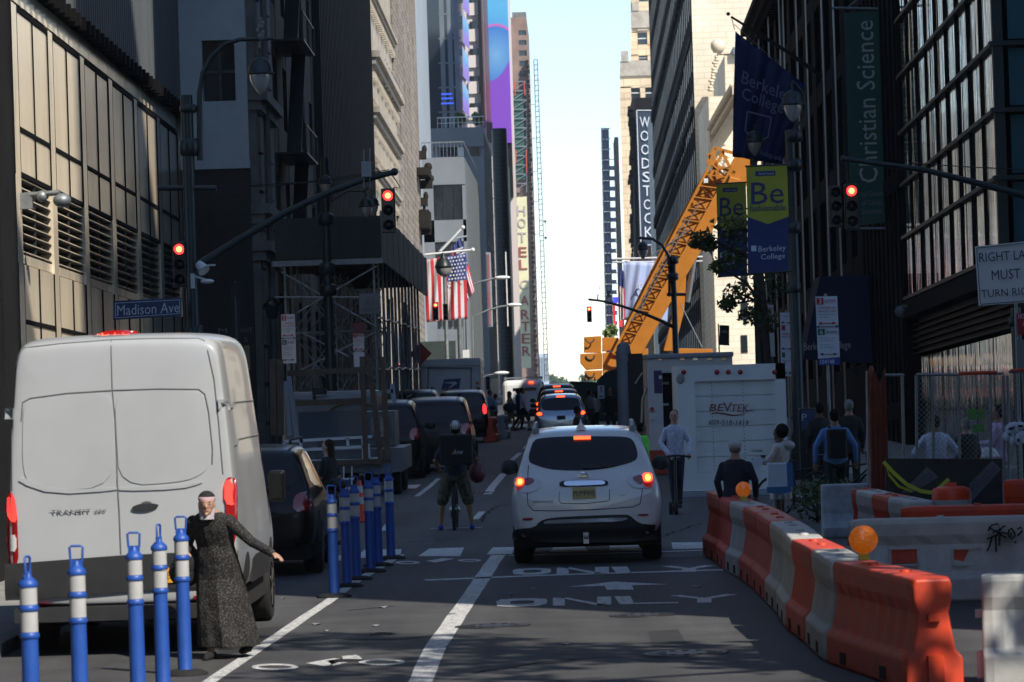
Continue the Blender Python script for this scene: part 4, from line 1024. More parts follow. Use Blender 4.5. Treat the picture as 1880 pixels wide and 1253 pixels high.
def car(name, label, xc, y0, W, H, Lk, paint, cat='car', box=0, lit='off', glass='car_glass', plate='trim_black', wl=.36, window=None, lamps=None, rim='rim_dark', flip=False, group=None):
    """a car seen from behind: lofted body, glass, lamps, bumper, wheels; box>0 squares the tail"""
    sx = W/1.98; sz = H/1.78; sy = Lk/4.95
    root = thing(name, label, cat, (xc, y0, 0), group)
    st = []
    for (y, zb, wm, zm, wb, zbt, wr, zr) in SUVST:
        yy = y*(1-box*.6) if y < .8 else y
        st.append((yy*sy, zb*sz, wm*sx, zm*sz, wb*sx, zbt*sz, (wr+box*.1)*sx, zr*sz))
    b = MB().loft(body_rings(st, xc, y0)).build('body', paint, root, subsurf=2)
    bv = bvh_of([b]); X = lambda x: xc+x*sx
    Zz = lambda z: z*sz
    wp = window or [(-.74, 1.22), (-.70, 1.48), (-.60, 1.62), (.60, 1.62), (.70, 1.48), (.74, 1.22), (.5, 1.16), (-.5, 1.16)]
    patch(bv, [(X(x), Zz(z)) for x, z in wp], 'y', y0-1, grid=.08).build('rear_window', glass, root)
    for s in (-1, 1):
        lp = lamps or [(.70, .86), (.70, 1.08), (.84, 1.14), (.93, 1.10), (.94, .88)]
        lo = patch(bv, [(X(s*x), Zz(z)) for x, z in lp], 'y', y0-1, .012, .06).build('tail_lamp', 'lamp_off' if lit == 'off' else 'lamp_red', root)
        if lit == 'on':
            cx = sum(p[0] for p in lp)/len(lp); cz = sum(p[1] for p in lp)/len(lp)
            m = MB(); m.ell((X(s*cx), y0+.05, Zz(cz)), (.09, .04, .06)); m = patch(bv, [(X(s*cx)+.1*cos(q), Zz(cz)+.065*sin(q)) for q in [i*pi/4 for i in range(8)]], 'y', y0-1, .02, .05); m.build('brake_light', 'brake_on', lo)
        wq = [(y0+y*sy, Zz(z)) for y, z in ((1.0, 1.15), (1.15, 1.55), (1.5, 1.64), (2.3, 1.65), (2.95, 1.55), (3.35, 1.12))]
        patch(bv, wq, 'x', xc+s*2, .004, .1, sgn=-s).build('side_window', glass, root)
        for yy in (.95*sy, 3.85*sy):
            ar = [(y0+yy+(wl+.09)*cos(q), wl+(wl+.09)*sin(q)) for q in [i*pi/8 for i in range(-1, 10)]]
            patch(bv, ar, 'x', xc+s*2, .005, .1, sgn=-s).build('wheel_arch', 'under_black', root)
            wheel(root, xc+s*(W/2-.10), y0+yy, wl, .24, s, rim)
        m = MB(); m.ell((xc+s*(W/2+.10), y0+3.15*sy, Zz(1.13)), (.13, .07, .095)); m.bar((xc+s*(W/2-.06), y0+3.2*sy, Zz(1.1)), (xc+s*(W/2+.06), y0+3.16*sy, Zz(1.1)), .05); m.build('mirror', 'trim_black', root)
    m = MB(); m.box(X(-.9), X(.9), y0+.1, y0+Lk-.3, .2, .42*sz); m.build('underbody', 'under_black', root)
    patch(bv, [(X(x), Zz(z)) for x, z in ((-.8, .33), (-.8, .48), (.8, .48), (.8, .33))], 'y', y0-1, .02, .1, sm=0).build('bumper', 'trim_black', root)
    patch(bv, [(X(x), Zz(z)) for x, z in ((-.16, .82), (-.16, .97), (.16, .97), (.16, .82))], 'y', y0-1, .01, .1, sm=0).build('number_plate', plate, root)
    if lit == 'on': patch(bv, [(X(x), Zz(z)) for x, z in ((-.16, 1.64), (-.16, 1.69), (.16, 1.69), (.16, 1.64))], 'y', y0-1, .012, .08, sm=0).build('high_brake_light', 'brake_on', root)
    for s in (-1, 1):
        m = MB(); m.tube([(xc+s*.62*sx, y0+.9, H+.0), (xc+s*.62*sx, y0+1, H+.045), (xc+s*.62*sx, y0+2.8, H+.04), (xc+s*.62*sx, y0+2.95, H-.02)], .022, 6); m.build('roof_rail', 'trim_black', root)
    return root, bv
# ---------------------------------------------------------------- the white crossover in the lane
ZN = 49.15; xn = at(1076, 900, ZN).x
root = thing('crossover_car', 'white family crossover with lit brake lights braking at the ONLY lettering', 'car', (xn, ZN, 0))
body = MB().loft(body_rings(SUVST, xn, ZN)).build('body', 'car_white', root, subsurf=3); bv = bvh_of([body])
Q = lambda p, off=.006, g=.05, sm=1, back=.02: patch(bv, PX(p, ZN+.12), 'y', ZN-1, off, g, back, sm=sm)
q = lambda l: [(900+x*.2394, 760+y*.2394) for x, y in l]
Q(q([(330, 205), (400, 190), (560, 180), (710, 177), (880, 178), (1040, 180), (1095, 200), (1125, 260), (1137, 330), (1110, 368), (1000, 400), (860, 428), (700, 438), (520, 435), (420, 420), (310, 385), (290, 355), (300, 290)])).build('rear_window', 'car_glass', root)
l1 = Q(q([(185, 480), (260, 478), (330, 490), (400, 515), (385, 560), (340, 595), (260, 605), (185, 605), (175, 550)]), .016).build('tail_lamp', 'lamp_clear', root)
l2 = Q(q([(1035, 490), (1100, 468), (1180, 452), (1245, 448), (1262, 480), (1258, 560), (1200, 570), (1110, 568), (1070, 545)]), .016).build('tail_lamp', 'lamp_clear', root)
Q(q([(262, 484), (340, 500), (330, 530), (265, 558)]), .024, .04).build('red_lens', 'lamp_off', l1); Q(q([(1085, 485), (1172, 462), (1172, 548), (1110, 520)]), .024, .04).build('red_lens', 'lamp_off', l2)
Q(q([(185, 485), (262, 484), (268, 555), (190, 600)]), .022, .04).build('red_lens', 'lamp_red', l1); Q(q([(1172, 455), (1250, 452), (1256, 560), (1172, 560)]), .022, .04).build('red_lens', 'lamp_red', l2)
Q(q([(195, 495), (250, 492), (262, 520), (250, 550), (200, 552), (188, 525)]), .03, .03).build('brake_light', 'brake_on', l1); Q(q([(1175, 455), (1235, 453), (1250, 490), (1235, 522), (1180, 522), (1170, 490)]), .03, .03).build('brake_light', 'brake_on', l2)
Q(q([(212, 505), (240, 503), (246, 522), (238, 538), (212, 540)]), .036, .03).build('brake_core', 'brake_core', l1); Q(q([(1190, 468), (1222, 467), (1232, 490), (1222, 510), (1192, 510)]), .036, .03).build('brake_core', 'brake_core', l2)
Q(q([(640, 178), (772, 176), (772, 200), (642, 204)]), .03, .04, 0).build('high_brake_light', 'brake_on', root)
Q(q([(705, 392), (960, 385), (970, 402), (780, 424), (705, 420)]), .02, .04).build('wiper', 'trim_black', root)
Q(q([(530, 525), (570, 512), (860, 505), (905, 515), (905, 545), (860, 552), (570, 560), (532, 555)]), .012, .04).build('handle_recess', 'trim_black', root)
Q(q([(565, 520), (600, 513), (850, 508), (880, 516), (880, 538), (850, 542), (600, 552), (565, 545)]), .03, .04).build('chrome_bar', 'chrome', root)
pl_ = Q(q([(628, 566), (808, 560), (810, 645), (632, 655)]), .02, .06, 0).build('number_plate', 'plate_yellow', root)
def face_text(s, a, b, c, Z, m_, parent, nm, off, ext=.004):
    f = lambda p: at(p[0], p[1], Z)-Vector((0, off, 0)); return text(s, f(a), f(b), f(c), m_, parent, nm, ext=ext)
hp = bv.ray_cast(Vector((xn, ZN-1, at(1072, 903, ZN).z)), Vector((0, 1, 0)))[0].y
face_text('P53*PWS', q([(638, 632)])[0], q([(800, 626)])[0], q([(638, 590)])[0], hp, 'plate_text', pl_, 'plate_number', .03)
face_text('Garden State', q([(670, 650)])[0], q([(765, 646)])[0], q([(670, 638)])[0], hp, 'plate_text', pl_, 'plate_lettering', .03)
face_text('PATHFINDER', q([(332, 684)])[0], q([(484, 680)])[0], q([(332, 668)])[0], hp+.02, 'plate_text', root, 'badge', .04)
face_text('4WD', q([(985, 636)])[0], q([(1030, 634)])[0], q([(985, 622)])[0], hp+.02, 'maroon', root, 'badge', .03); face_text('SL', q([(990, 662)])[0], q([(1022, 660)])[0], q([(990, 648)])[0], hp+.02, 'plate_text', root, 'badge', .03)
c = at(900+714*.2394, 760+483*.2394, ZN); hb = bv.ray_cast(Vector((c.x, ZN-1, c.z)), Vector((0, 1, 0)))[0].y
m = MB(); P = [Vector((c.x+.055*cos(t*pi/10), hb-.02, c.z+.05*sin(t*pi/10))) for t in range(21)]; m.tube(P, .012, 6, cap=False); m.box(c.x-.075, c.x+.075, hb-.03, hb-.01, c.z-.011, c.z+.011); m.build('emblem', 'chrome', root)
ptube(bv, q([(290, 400), (282, 600), (290, 700), (330, 742), (480, 745), (800, 735), (1100, 715), (1150, 690), (1165, 600), (1168, 575)]), ZN, .006, ZN-1).build('tailgate_gap', 'line_dark', root)
ptube(bv, q([(530, 600), (528, 670), (545, 688), (720, 690), (890, 672), (915, 660), (915, 580)]), ZN, .005, ZN-1).build('recess_edge', 'line_dark', root)
for pp in ([(235, 800), (330, 795), (325, 812), (270, 820)], [(1120, 768), (1225, 765), (1200, 782), (1140, 780)]): Q(q(pp), .016, .04).build('reflector', 'lamp_off', root)
Q(q([(340, 870), (380, 820), (460, 795), (720, 780), (1020, 770), (1070, 775), (1130, 830), (1180, 845), (1290, 850), (1310, 900), (1310, 985), (170, 985), (170, 900), (230, 880)]), .02, .06).build('bumper', 'trim_black', root)
Q(q([(405, 830), (460, 812), (740, 800), (1020, 792), (1055, 798), (1040, 812), (990, 822), (740, 832), (480, 840), (420, 842)]), .045, .04).build('chrome_strip', 'chrome', root)
m = MB(); m.box(xn-.92, xn+.92, ZN+.25, ZN+4.6, .22, .5); m.build('underbody', 'under_black', root)
c = at(1076, 988, ZN-.1); m = MB(); m.box(c.x-.035, c.x+.035, ZN-.16, ZN+.1, c.z-.07, c.z+.07); m.ell((c.x, ZN-.2, c.z+.02), .032); m.build('tow_hitch', 'steel', root)
for s in (-1, 1):
    patch(bv, [(ZN+y, z) for y, z in ((.95, 1.2), (1.1, 1.5), (1.5, 1.62), (2.3, 1.64), (2.95, 1.55), (3.4, 1.14))], 'x', xn+s*2, .004, .1, sgn=-s).build('side_window', 'car_glass', root)
    for yy in (1.0, 3.9):
        patch(bv, [(ZN+yy+.47*cos(t), .38+.47*sin(t)) for t in [i*pi/8 for i in range(-1, 10)]], 'x', xn+s*2, .005, .1, sgn=-s).build('wheel_arch', 'under_black', root)
        wheel(root, xn+s*.84, ZN+yy, .375, .25, s)
    c = at(941, 858, ZN+3.2); c.x = xn+s*1.04; m = MB()
    m.ell((c.x, c.y, c.z), (.125, .09, .105)); m.bar((xn+s*.88, c.y+.05, c.z-.08), (c.x-s*.1, c.y, c.z-.05), .06); m.build('mirror', 'trim_black', root)
    m = MB(); xx = xn+s*.64; m.tube([(xx, ZN+.85, 1.72), (xx, ZN+1.0, 1.80), (xx, ZN+1.2, 1.815), (xx, ZN+2.9, 1.80), (xx, ZN+3.1, 1.72)], [.05, .03, .024, .024, .03], 8); m.build('roof_rail', 'steel', root)
m = MB(); m.lathe((xn-.04, ZN+.85, 1.76), [(.07, -.03), (.055, .0), (.02, .05), (.006, .1), (0, .12)], 12); m.build('antenna_fin', 'car_white', root)
# ---------------------------------------------------------------- the tall white van
ZV = 35.3; xv = -4.24
VST = [(0, .5, 1.04, .9, 1.02, 1.75, .91, 2.84), (.03, .47, 1.06, .9, 1.035, 1.75, .925, 2.91), (.14, .45, 1.08, .9, 1.055, 1.75, .935, 2.965), (.4, .44, 1.08, .9, 1.06, 1.75, .935, 2.985), (2, .44, 1.07, .9, 1.05, 1.75, .92, 3.0), (3.7, .44, 1.06, .9, 1.03, 1.7, .90, 2.97),
       (4.2, .44, 1.03, .9, 1.0, 1.5, .78, 2.7), (4.9, .44, 1.02, .9, .97, 1.3, .8, 1.55), (5.4, .45, .98, .85, .92, 1.1, .75, 1.25), (5.6, .5, .85, .8, .82, .95, .7, 1.05)]
van = thing('delivery_van', 'tall white panel van with lit tail lamps stopped behind the blue posts', 'van', (xv, ZV, 0))
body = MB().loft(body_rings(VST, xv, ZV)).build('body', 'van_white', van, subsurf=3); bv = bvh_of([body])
V = lambda p, off=.006, g=.06, sm=1, back=.02: patch(bv, PX(p, ZV), 'y', ZV-1, off, g, back, sm=sm)
z3 = lambda l: [(x*.2766, 580+y*.2766) for x, y in l]; z4 = lambda l: [(x*.2979, 880+y*.2979) for x, y in l]
hb_ = V(z3([(580, 138), (615, 105), (700, 92), (840, 92), (885, 110), (850, 125), (700, 135)]), .02, .04).build('high_brake_lamp', 'lamp_off', van)
for a in ((635, 118, 690), (720, 114, 765), (775, 112, 830)): V(z3([(a[0], a[1]+12), (a[0], a[1]-10), (a[2], a[1]-13), (a[2], a[1]+8)]), .03, .03).build('high_brake_light', 'brake_on', hb_)
for ln in ([(78, 1160), (75, 640), (90, 420), (112, 260), (150, 215), (400, 185), (735, 160), (1000, 152), (1310, 150), (1350, 165), (1380, 240), (1420, 420), (1450, 700), (1480, 1050)],
           [(735, 165), (745, 480), (765, 700), (785, 1229)],
           [(140, 700), (150, 575), (200, 548), (440, 515), (750, 495), (1060, 485), (1320, 488), (1360, 520), (1385, 640), (1410, 880), (1408, 985)]):  # last line draws the shade along the pressed panels, not a gap
    ptube(bv, z3(ln), ZV, .0065, ZV-1).build('door_gap_crease', 'seam_crease_shade', van)
ptube(bv, z4([(722, 0), (735, 200), (745, 460)]), ZV, .0065, ZV-1).build('door_gap_crease', 'seam_crease_shade', van)
# pressed door panels: raised sheet with real thickness
V(z3([(150, 720), (160, 590), (210, 560), (440, 525), (738, 508), (752, 700), (770, 1130), (330, 1165), (220, 1130), (150, 1050)]), .009, .08, 2).build('door_panel', 'van_white', van)
V(z3([(762, 506), (1060, 495), (1310, 500), (1350, 530), (1372, 640), (1398, 880), (1390, 1000), (1330, 1060), (1200, 1105), (795, 1130), (775, 800)]), .009, .08, 2).build('door_panel', 'van_white', van)
V(z4([(110, 20), (330, 95), (722, 70), (722, 50), (320, 70), (130, -20)]), .014, .06, 1).build('door_crease', 'van_white', van)
V(z4([(735, 50), (1100, 40), (1240, 10), (1250, 25), (1110, 62), (735, 74)]), .014, .06, 1).build('door_crease', 'van_white', van)
for hx, hy in (((22, 650), 1), ((1450, 590), 1)):
    x, y = hx; V(z3([(x-2, y-35), (x+64, y-35), (x+62, y+38), (x+2, y+38)]), .035, .05, 0).build('door_hinge', 'van_white', van)
t1 = V(z4([(34, 62), (85, 95), (105, 200), (112, 400), (115, 515), (75, 530), (35, 530)]), .02, .05).build('tail_lamp', 'lamp_off', van)
V(z4([(36, 75), (80, 100), (100, 180), (102, 270), (60, 255), (36, 215)]), .03, .04).build('brake_light', 'brake_red', t1); V(z4([(50, 350), (102, 340), (104, 450), (52, 440)]), .028, .04).build('clear_lens', 'lamp_clear', t1)
t2 = V(z4([(1385, 10), (1410, -15), (1445, -5), (1462, 60), (1462, 300), (1440, 420), (1400, 420)]), .02, .05).build('tail_lamp', 'lamp_off', van)
V(z4([(1385, 15), (1415, 0), (1440, 50), (1445, 130), (1440, 165), (1385, 150)]), .03, .04).build('brake_light', 'brake_red', t2)
V(z4([(30, 525), (740, 470), (1250, 445), (1462, 440), (1462, 650), (800, 690), (160, 745), (30, 750)]), .03, .08, 0).build('bumper', 'trim_black', van)
m = MB(); a = at(50, 1100, ZV-.1); m.box(xv-1.0, xv+1.0, ZV-.16, ZV+.1, .33, .46); m.build('step', 'trim_black', van)
V(z4([(215, 775), (300, 770), (300, 792), (215, 798)]), .05, .05, 0).build('reflector', 'lamp_off', van); V(z4([(1195, 720), (1245, 715), (1245, 735), (1195, 740)]), .05, .05, 0).build('reflector', 'lamp_off', van)
dh = V(z4([(808, 175), (850, 155), (900, 150), (950, 150), (985, 160), (950, 180), (905, 192), (840, 192)]), .03, .03).build('door_handle', 'trim_black', van)
V(z4([(865, 148), (905, 132), (945, 148), (905, 160)]), .022, .03).build('handle_recess', 'rim_grey', dh)
pv = V(z4([(1003, 548), (1160, 536), (1162, 630), (1005, 640)]), .045, .05, 0).build('number_plate', 'plate_orange', van)
hp = ZV; hp = bv.ray_cast(Vector((at(250, 940, ZV).x, ZV-1, at(250, 940, ZV).z)), Vector((0, 1, 0)))[0].y
f4 = lambda p: z4([p])[0]
face_text('TRANSIT', f4((318, 214)), f4((566, 206)), f4((312, 192)), hp, 'plate_text', van, 'badge', .015); face_text('250', f4((585, 204)), f4((655, 201)), f4((584, 188)), hp, 'plate_text', van, 'badge', .015)
face_text('10E', f4((1008, 618)), f4((1048, 615)), f4((1008, 570)), hp, 'plate_text', pv, 'plate_number', .055); face_text('80', f4((1125, 612)), f4((1150, 610)), f4((1125, 565)), hp, 'plate_text', pv, 'plate_number', .055)
m = MB(); m.box(xv-.98, xv+.98, ZV+.1, ZV+5.2, .3, .5); m.tube([(xv+.25, ZV-.05, .33), (xv+.25, ZV+1, .33)], .05); m.build('underbody', 'under_black', van)
for s in (-1, 1):
    for yy in (1.05, 4.4):
        patch(bv, [(ZV+yy+.48*cos(t), .4+.48*sin(t)) for t in [i*pi/8 for i in range(-1, 10)]], 'x', xv+s*2, .005, .1, sgn=-s).build('wheel_arch', 'under_black', van)
        wheel(van, xv+s*.90, ZV+yy, .37, .24, s)
    patch(bv, [(ZV+y, z) for y, z in ((3.6, 1.55), (3.6, 2.05), (4.3, 2.1), (4.85, 1.6), (4.75, 1.5))], 'x', xv+s*2, .004, .1, sgn=-s).build('side_window', 'car_glass', van)
    m = MB(); m.box(xv+s*1.03, xv+s*1.055, ZV+1.7, ZV+3.7, .55, .8); m.build('side_moulding', 'trim_black', van)
    m = MB(); c = at(508, 892, ZV+4.3); x = c.x if s > 0 else 2*xv-c.x; m.cbox((x, c.y, c.z), (.17, .14, .32)); m.bar((xv+s*.98, c.y+.1, c.z-.05), (x, c.y, c.z-.05), .07); m.build('mirror', 'car_black', van, bevel=.05, seg=3)
for yy, zz in ((0, 2.3), (0, 1.95)):
    P = [bv.ray_cast(Vector((xv+2, ZV+.3+k*.25, zz-.05*(k < 2))), Vector((-1, 0, 0)))[0] for k in range(14)]
    m = MB().tube([p+Vector((.003, 0, 0)) for p in P if p], .008, 5); m.build('side_crease_shade', 'seam_crease_shade', van)  # grey tubes drawn for the shading along the side creases
# ---------------------------------------------------------------- other cars and vans
r, b_ = car('parked_car', 'glossy black crossover parked at the kerb just ahead of the tall van', -4.32, 48.4, 1.95, 1.68, 4.6, 'car_black', rim='rim_grey')
r, b_ = car('parked_car', 'black pickup sized car beside the glass rack truck with light streaks on its pillars', -4.75, 92.3, 2.0, 1.95, 5.2, 'car_black', box=.4, cat='car')
sx_ = at(756, 780, 95).x
r, b_ = car('parked_car', 'black full size car with pale sky mirrored in its rear window behind the cyclist', at(758, 780, 98).x+.5, 98.5, 2.02, 1.95, 5.3, 'car_black', box=.7, cat='car', glass='car_glass', window=[(-.74, 1.15), (-.72, 1.5), (-.64, 1.63), (.64, 1.63), (.72, 1.5), (.74, 1.15)])
r, b_ = car('suv_car', 'black boxy car with a tall red tail lamp in front of the mail truck', at(848, 780, 138).x, 138, 1.95, 1.95, 4.9, 'car_black', box=.8, lit='off', lamps=[(.78, .95), (.78, 1.28), (.90, 1.28), (.94, .95)])
for ch in r.children:
    if ch.name.startswith('tail_lamp'): ch.data.materials[0] = M['brake_red']
r, b_ = car('parked_car', 'dark car with a long bright roof edge parked behind the black full size car', at(800, 730, 128).x-.8, 128, 2.0, 2.05, 5, 'car_black', box=.6)
r, b_ = car('silver_car', 'silver blue crossover with lit brake lights waiting ahead of the white crossover', at(1030, 760, 134).x, 134, 1.86, 1.72, 4.6, 'car_silver', lit='on', lamps=[(.66, .98), (.70, 1.08), (.86, 1.14), (.93, 1.10), (.90, .98)])
r, b_ = car('queueing_car', 'black car with lit lamps showing above the silver blue crossover', at(1026, 720, 149).x, 149, 1.9, 1.83, 4.8, 'car_black', lit='on')
r, b_ = car('queueing_car', 'farthest black car of the queue with a wide red lamp under its roof rack', at(1022, 712, 163).x, 163, 1.95, 1.98, 4.8, 'car_black', lit='on')
def boxvan(name, label, xc, y0, W, H, Lk, paint, cat, zb=.45, bev=.08, wheels=True, wl=.38, group=None):
    r = thing(name, label, cat, (xc, y0, 0), group); m = MB(); m.box(xc-W/2, xc+W/2, y0, y0+Lk*.72, zb, H); m.build('cargo_box', paint, r, bevel=bev, seg=3)
    m = MB(); m.prism([(y0+Lk*.72+.02, zb), (y0+Lk*.72+.02, H*.9), (y0+Lk*.84, H*.85), (y0+Lk*.95, H*.5), (y0+Lk, H*.42), (y0+Lk, zb)], 'x', xc-W*.46, xc+W*.46); m.build('cab', paint, r, bevel=.05)
    m = MB(); m.box(xc-W*.44, xc+W*.44, y0+.1, y0+Lk-.3, .3, zb-.002); m.build('chassis', 'under_black', r)
    for s in (-1, 1):
        for yy in (Lk*.2, Lk*.82): wheel(r, xc+s*(W/2-.2), y0+yy, wl, .28, s, 'rim_dark')
    return r
# far white van in the queue
xw = at(962, 740, 190).x
r = boxvan('queueing_van', 'far white van with one small red roof lamp left of the queue', xw, 188, 2.05, 2.12, 5.4, 'truck_white', 'van', bev=.25)
m = MB(); px_box(m, 942, 713, 985, 716.5, 187.97, .05); m.build('window_strip', 'car_glass', r)
m = MB(); px_box(m, 971, 700.5, 979, 703.5, 187.96, .06); m.build('high_brake_light', 'brake_on', r)
m = MB()
for k in range(6): m.box(xw-.95, xw+.95, 188.4+k*.8, 188.45+k*.8, 2.2, 2.26)
for s in (-1, 1): m.box(xw+s*.9-.03, xw+s*.9+.03, 188.2, 192.8, 2.12, 2.28)
m.build('roof_rack', 'galv', r)
# mail truck
ZU_ = 150.0; xu = at(828, 720, ZU_).x
r = boxvan('mail_truck', 'pale grey mail truck with blue eagle panel and round tail lamps', xu, ZU_, 2.35, 3.05, 6.5, 'truck_white', 'truck', bev=.06)
m = MB(); px_box(m, 773, 661, 882, 670, ZU_-.06, .1); m.build('header', 'truck_white', r)
ptl = [(786, 676), (865, 676), (865, 760), (786, 760)]
m = MB(); P = [at(x, y, ZU_-.02) for x, y in ptl]
for i in range(4): m.bar(P[i], P[(i+1) % 4], .05)
m.build('door_frame', 'slate_wall', r)
m = MB(); m.add([at(x, y, ZU_-.03) for x, y in ((815, 697), (846, 695), (843, 714), (810, 716))], [(0, 1, 2, 3)]); m.add([at(x, y, ZU_-.01) for x, y in ((815, 697), (846, 695), (843, 714), (810, 716))], [(3, 2, 1, 0)]); eg = m.build('emblem_panel', 'usps_blue', r)
m = MB(); m.add([at(x, y, ZU_-.05) for x, y in ((812, 703), (836, 701), (840, 704), (826, 713), (822, 714), (832, 705))], [(0, 1, 2, 3, 4, 5)]); m.build('emblem', 'truck_white', eg)
for y, mt in ((704, 'lamp_off'), (713, 'lamp_off'), (723, 'lamp_clear')):
    m = MB(); c = at(876.5, y, ZU_-.03); m.lathe((c.x, c.y, c.z), [(.075, -.02), (.075, .03)], 14, axis='y'); m.build('round_lamp', mt, r)
# ---------------------------------------------------------------- parcel truck and box truck on the right
ZP = 90.0; xp = at(1268, 760, ZP).x
r = thing('parcel_truck', 'large white parcel truck with open rear and purple letter behind the box truck', 'truck', (xp, ZP, 0))
m = MB(); a = at(1187, 651, ZP); b = at(1350, 830, ZP); zt = a.z
m.box(a.x, a.x+.35, ZP, ZP+6, .55, zt-.12); m.box(b.x-.35, b.x, ZP, ZP+6, .55, zt-.12); m.box(a.x+.35, b.x-.35, ZP, ZP+6, zt-.45, zt-.12); m.box(a.x+.35, b.x-.35, ZP+1.5, ZP+6, .55, zt-.45); m.box(a.x+.35, b.x-.35, ZP, ZP+1.5, .55, .62)
m.build('cargo_box', 'truck_white', r)
m = MB(); m.box(a.x-.03, b.x+.03, ZP-.05, ZP+6, zt-.119, zt); m.build('roof', 'truck_grey', r, bevel=.03)
m = MB(); m.box(a.x+.36, b.x-.36, ZP+.9, ZP+1.49, .63, zt-.46); m.build('inside_dark', 'interior_dark', r)  # near-black slab painted for the dark inside of the open truck
for x in (1207, 1248, 1272, 1298, 1325):
    m = MB(); px_box(m, x, 657.5, x+9, 662, ZP-.02, .06); m.build('marker_lamp', 'lamp_off' if x != 1272 else 'lamp_clear', r)
m = MB(); px_box(m, 1200, 681, 1216, 722, ZP-.012, .03); m.box(at(1216, 700, ZP).x, at(1216, 700, ZP).x, ZP, ZP, 1, 1); e = m.build('letter_panel', 'purple', r)
m = MB(); px_box(m, 1209.5, 690, 1215.5, 696, ZP-.02, .02); m.build('letter_counter', 'truck_white', e)
for y, mt in ((752, 'lamp_off'), (767, 'lamp_clear')):
    m = MB(); c = at(1197, y, ZP-.02); m.lathe((c.x, c.y, c.z), [(.055, -.02), (.055, .03)], 14, axis='y'); m.build('round_lamp', mt, r)
for x, y in ((1216, 702), (1216, 741)):
    m = MB(); px_box(m, x, y, x+12, y+4, ZP+.85, .03); m.build('parcel_label', 'truck_white', r)
m = MB(); px_box(m, 1187, 828, 1350, 866, ZP-.35, .3); m.build('bumper', 'red_orange', r); m = MB(); m.box(a.x+.1, b.x-.1, ZP+.2, ZP+8, .3, .54); m.build('chassis', 'under_black', r)
m = MB(); px_box(m, 1153, 650, 1185, 820, ZP+.3, .1); m.box(at(1153, 700, ZP).x, at(1157, 700, ZP).x, ZP+.25, ZP+.3, .7, zt-.15); m.build('open_door', 'trim_black', r)
m = MB(); m.tube([at(1166, 705, ZP), at(1180, 684, ZP)], .02); m.tube([at(1178, 790, ZP), at(1180, 735, ZP), at(1187, 712, ZP)], .035); m.build('grab_bar', 'steel', r)
m = MB(); m.prism([(ZP+6.02, .5), (ZP+6.02, 2.3), (ZP+7, 2.1), (ZP+7.6, 1.2), (ZP+7.6, .5)], 'x', a.x+.1, b.x-.1); m.build('cab', 'truck_white', r)
for s in (-1, 1):
    for yy in (1.4, 6.4): wheel(r, xp+s*.8, ZP+yy, .4, .3, s, 'rim_dark')
ZBx = 73.7; a = at(1243, 673, ZBx); b = at(1431, 905, ZBx); xb_ = (a.x+b.x)/2
r = thing('box_truck', 'white roll door box truck with a red company name and telephone number', 'truck', (xb_, ZBx, 0))
zt = a.z; zl = at(1340, 893, ZBx).z; z0 = at(1340, 905, ZBx).z
m = MB(); m.box(a.x, b.x, ZBx+.12, ZBx+4.2, zl+.1, zt); xl = at(1253, 0, ZBx).x; xr_ = at(1420, 0, ZBx).x; zd = at(1340, 699, ZBx).z; zbm = at(1340, 866, ZBx).z
m.box(a.x, xl, ZBx, ZBx+.118, z0+.05, zt); m.box(xr_, b.x, ZBx, ZBx+.118, z0+.05, zt); m.box(xl, xr_, ZBx, ZBx+.118, zd, zt); m.box(xl, xr_, ZBx, ZBx+.118, z0+.05, zbm)
m.build('cargo_box', 'truck_white', r)
npn = 6
for k in range(npn):
    za = zbm+(zd-zbm)*k/npn; zb_ = zbm+(zd-zbm)*(k+1)/npn
    m = MB(); m.box(xl+.005, xr_-.005, ZBx+.06, ZBx+.1, za+.006, zb_-.006)
    for xx in (1309, 1366):
        X = at(xx, 780, ZBx).x
        for j in range(4): m.ell((X, ZBx+.058, za+.05+j*.07), .011, 5, 4, 1)
    m.build('door_panel', ['truck_white', 'line_dark'], r)
for x in (1255, 1316, 1337, 1359, 1422):
    m = MB(); c = at(x, 683.5, ZBx); m.lathe((c.x, ZBx, c.z), [(.05, -.025), (.045, -.03), (0, -.035)], 14, axis='y'); m.build('marker_lamp', 'lamp_off', r)
T = lambda s, a, b, c, mt, nm: text(s, at(*a, ZBx+.055), at(*b, ZBx+.055), at(*c, ZBx+.055), mt, r, nm, ext=.004)
mk('brand_red', (.20, .03, .03), .6); mk('phone_dark', (.06, .07, .1), .6)
T('BE', (1302, 755), (1327, 755), (1305, 742), 'brand_red', 'lettering'); T('V', (1327, 756), (1343, 756), (1328, 739), 'brand_red', 'lettering'); T('TEK', (1341, 756), (1374, 756), (1343, 743), 'brand_red', 'lettering'); T('INC.', (1375, 756), (1385, 756), (1375, 752), 'brand_red', 'lettering')
T('609-518-1419', (1301, 780), (1374, 781), (1302, 771), 'phone_dark', 'lettering'); T('MORGAN', (1368, 688), (1412, 688), (1369, 681), 'galv', 'lettering'); T('HOW IS MY DRIVING', (1380, 829), (1400, 830), (1380, 825), 'phone_dark', 'lettering')
m = MB(); m.tube([at(x, y, ZBx+.05) for x, y in ((1304, 761), (1315, 758), (1330, 760), (1345, 763), (1358, 762), (1370, 758))], [.004, .012, .016, .014, .01, .003], 5); m.build('swoosh', 'brand_red', r)
m = MB(); m.box(a.x+.03, b.x-.03, ZBx-.2, ZBx+.1, z0-.07, z0+.04); m.build('bumper', 'truck_grey', r); m = MB(); m.box(a.x+.15, b.x-.15, ZBx+.3, ZBx+5, .3, zl); m.build('chassis', 'under_black', r)
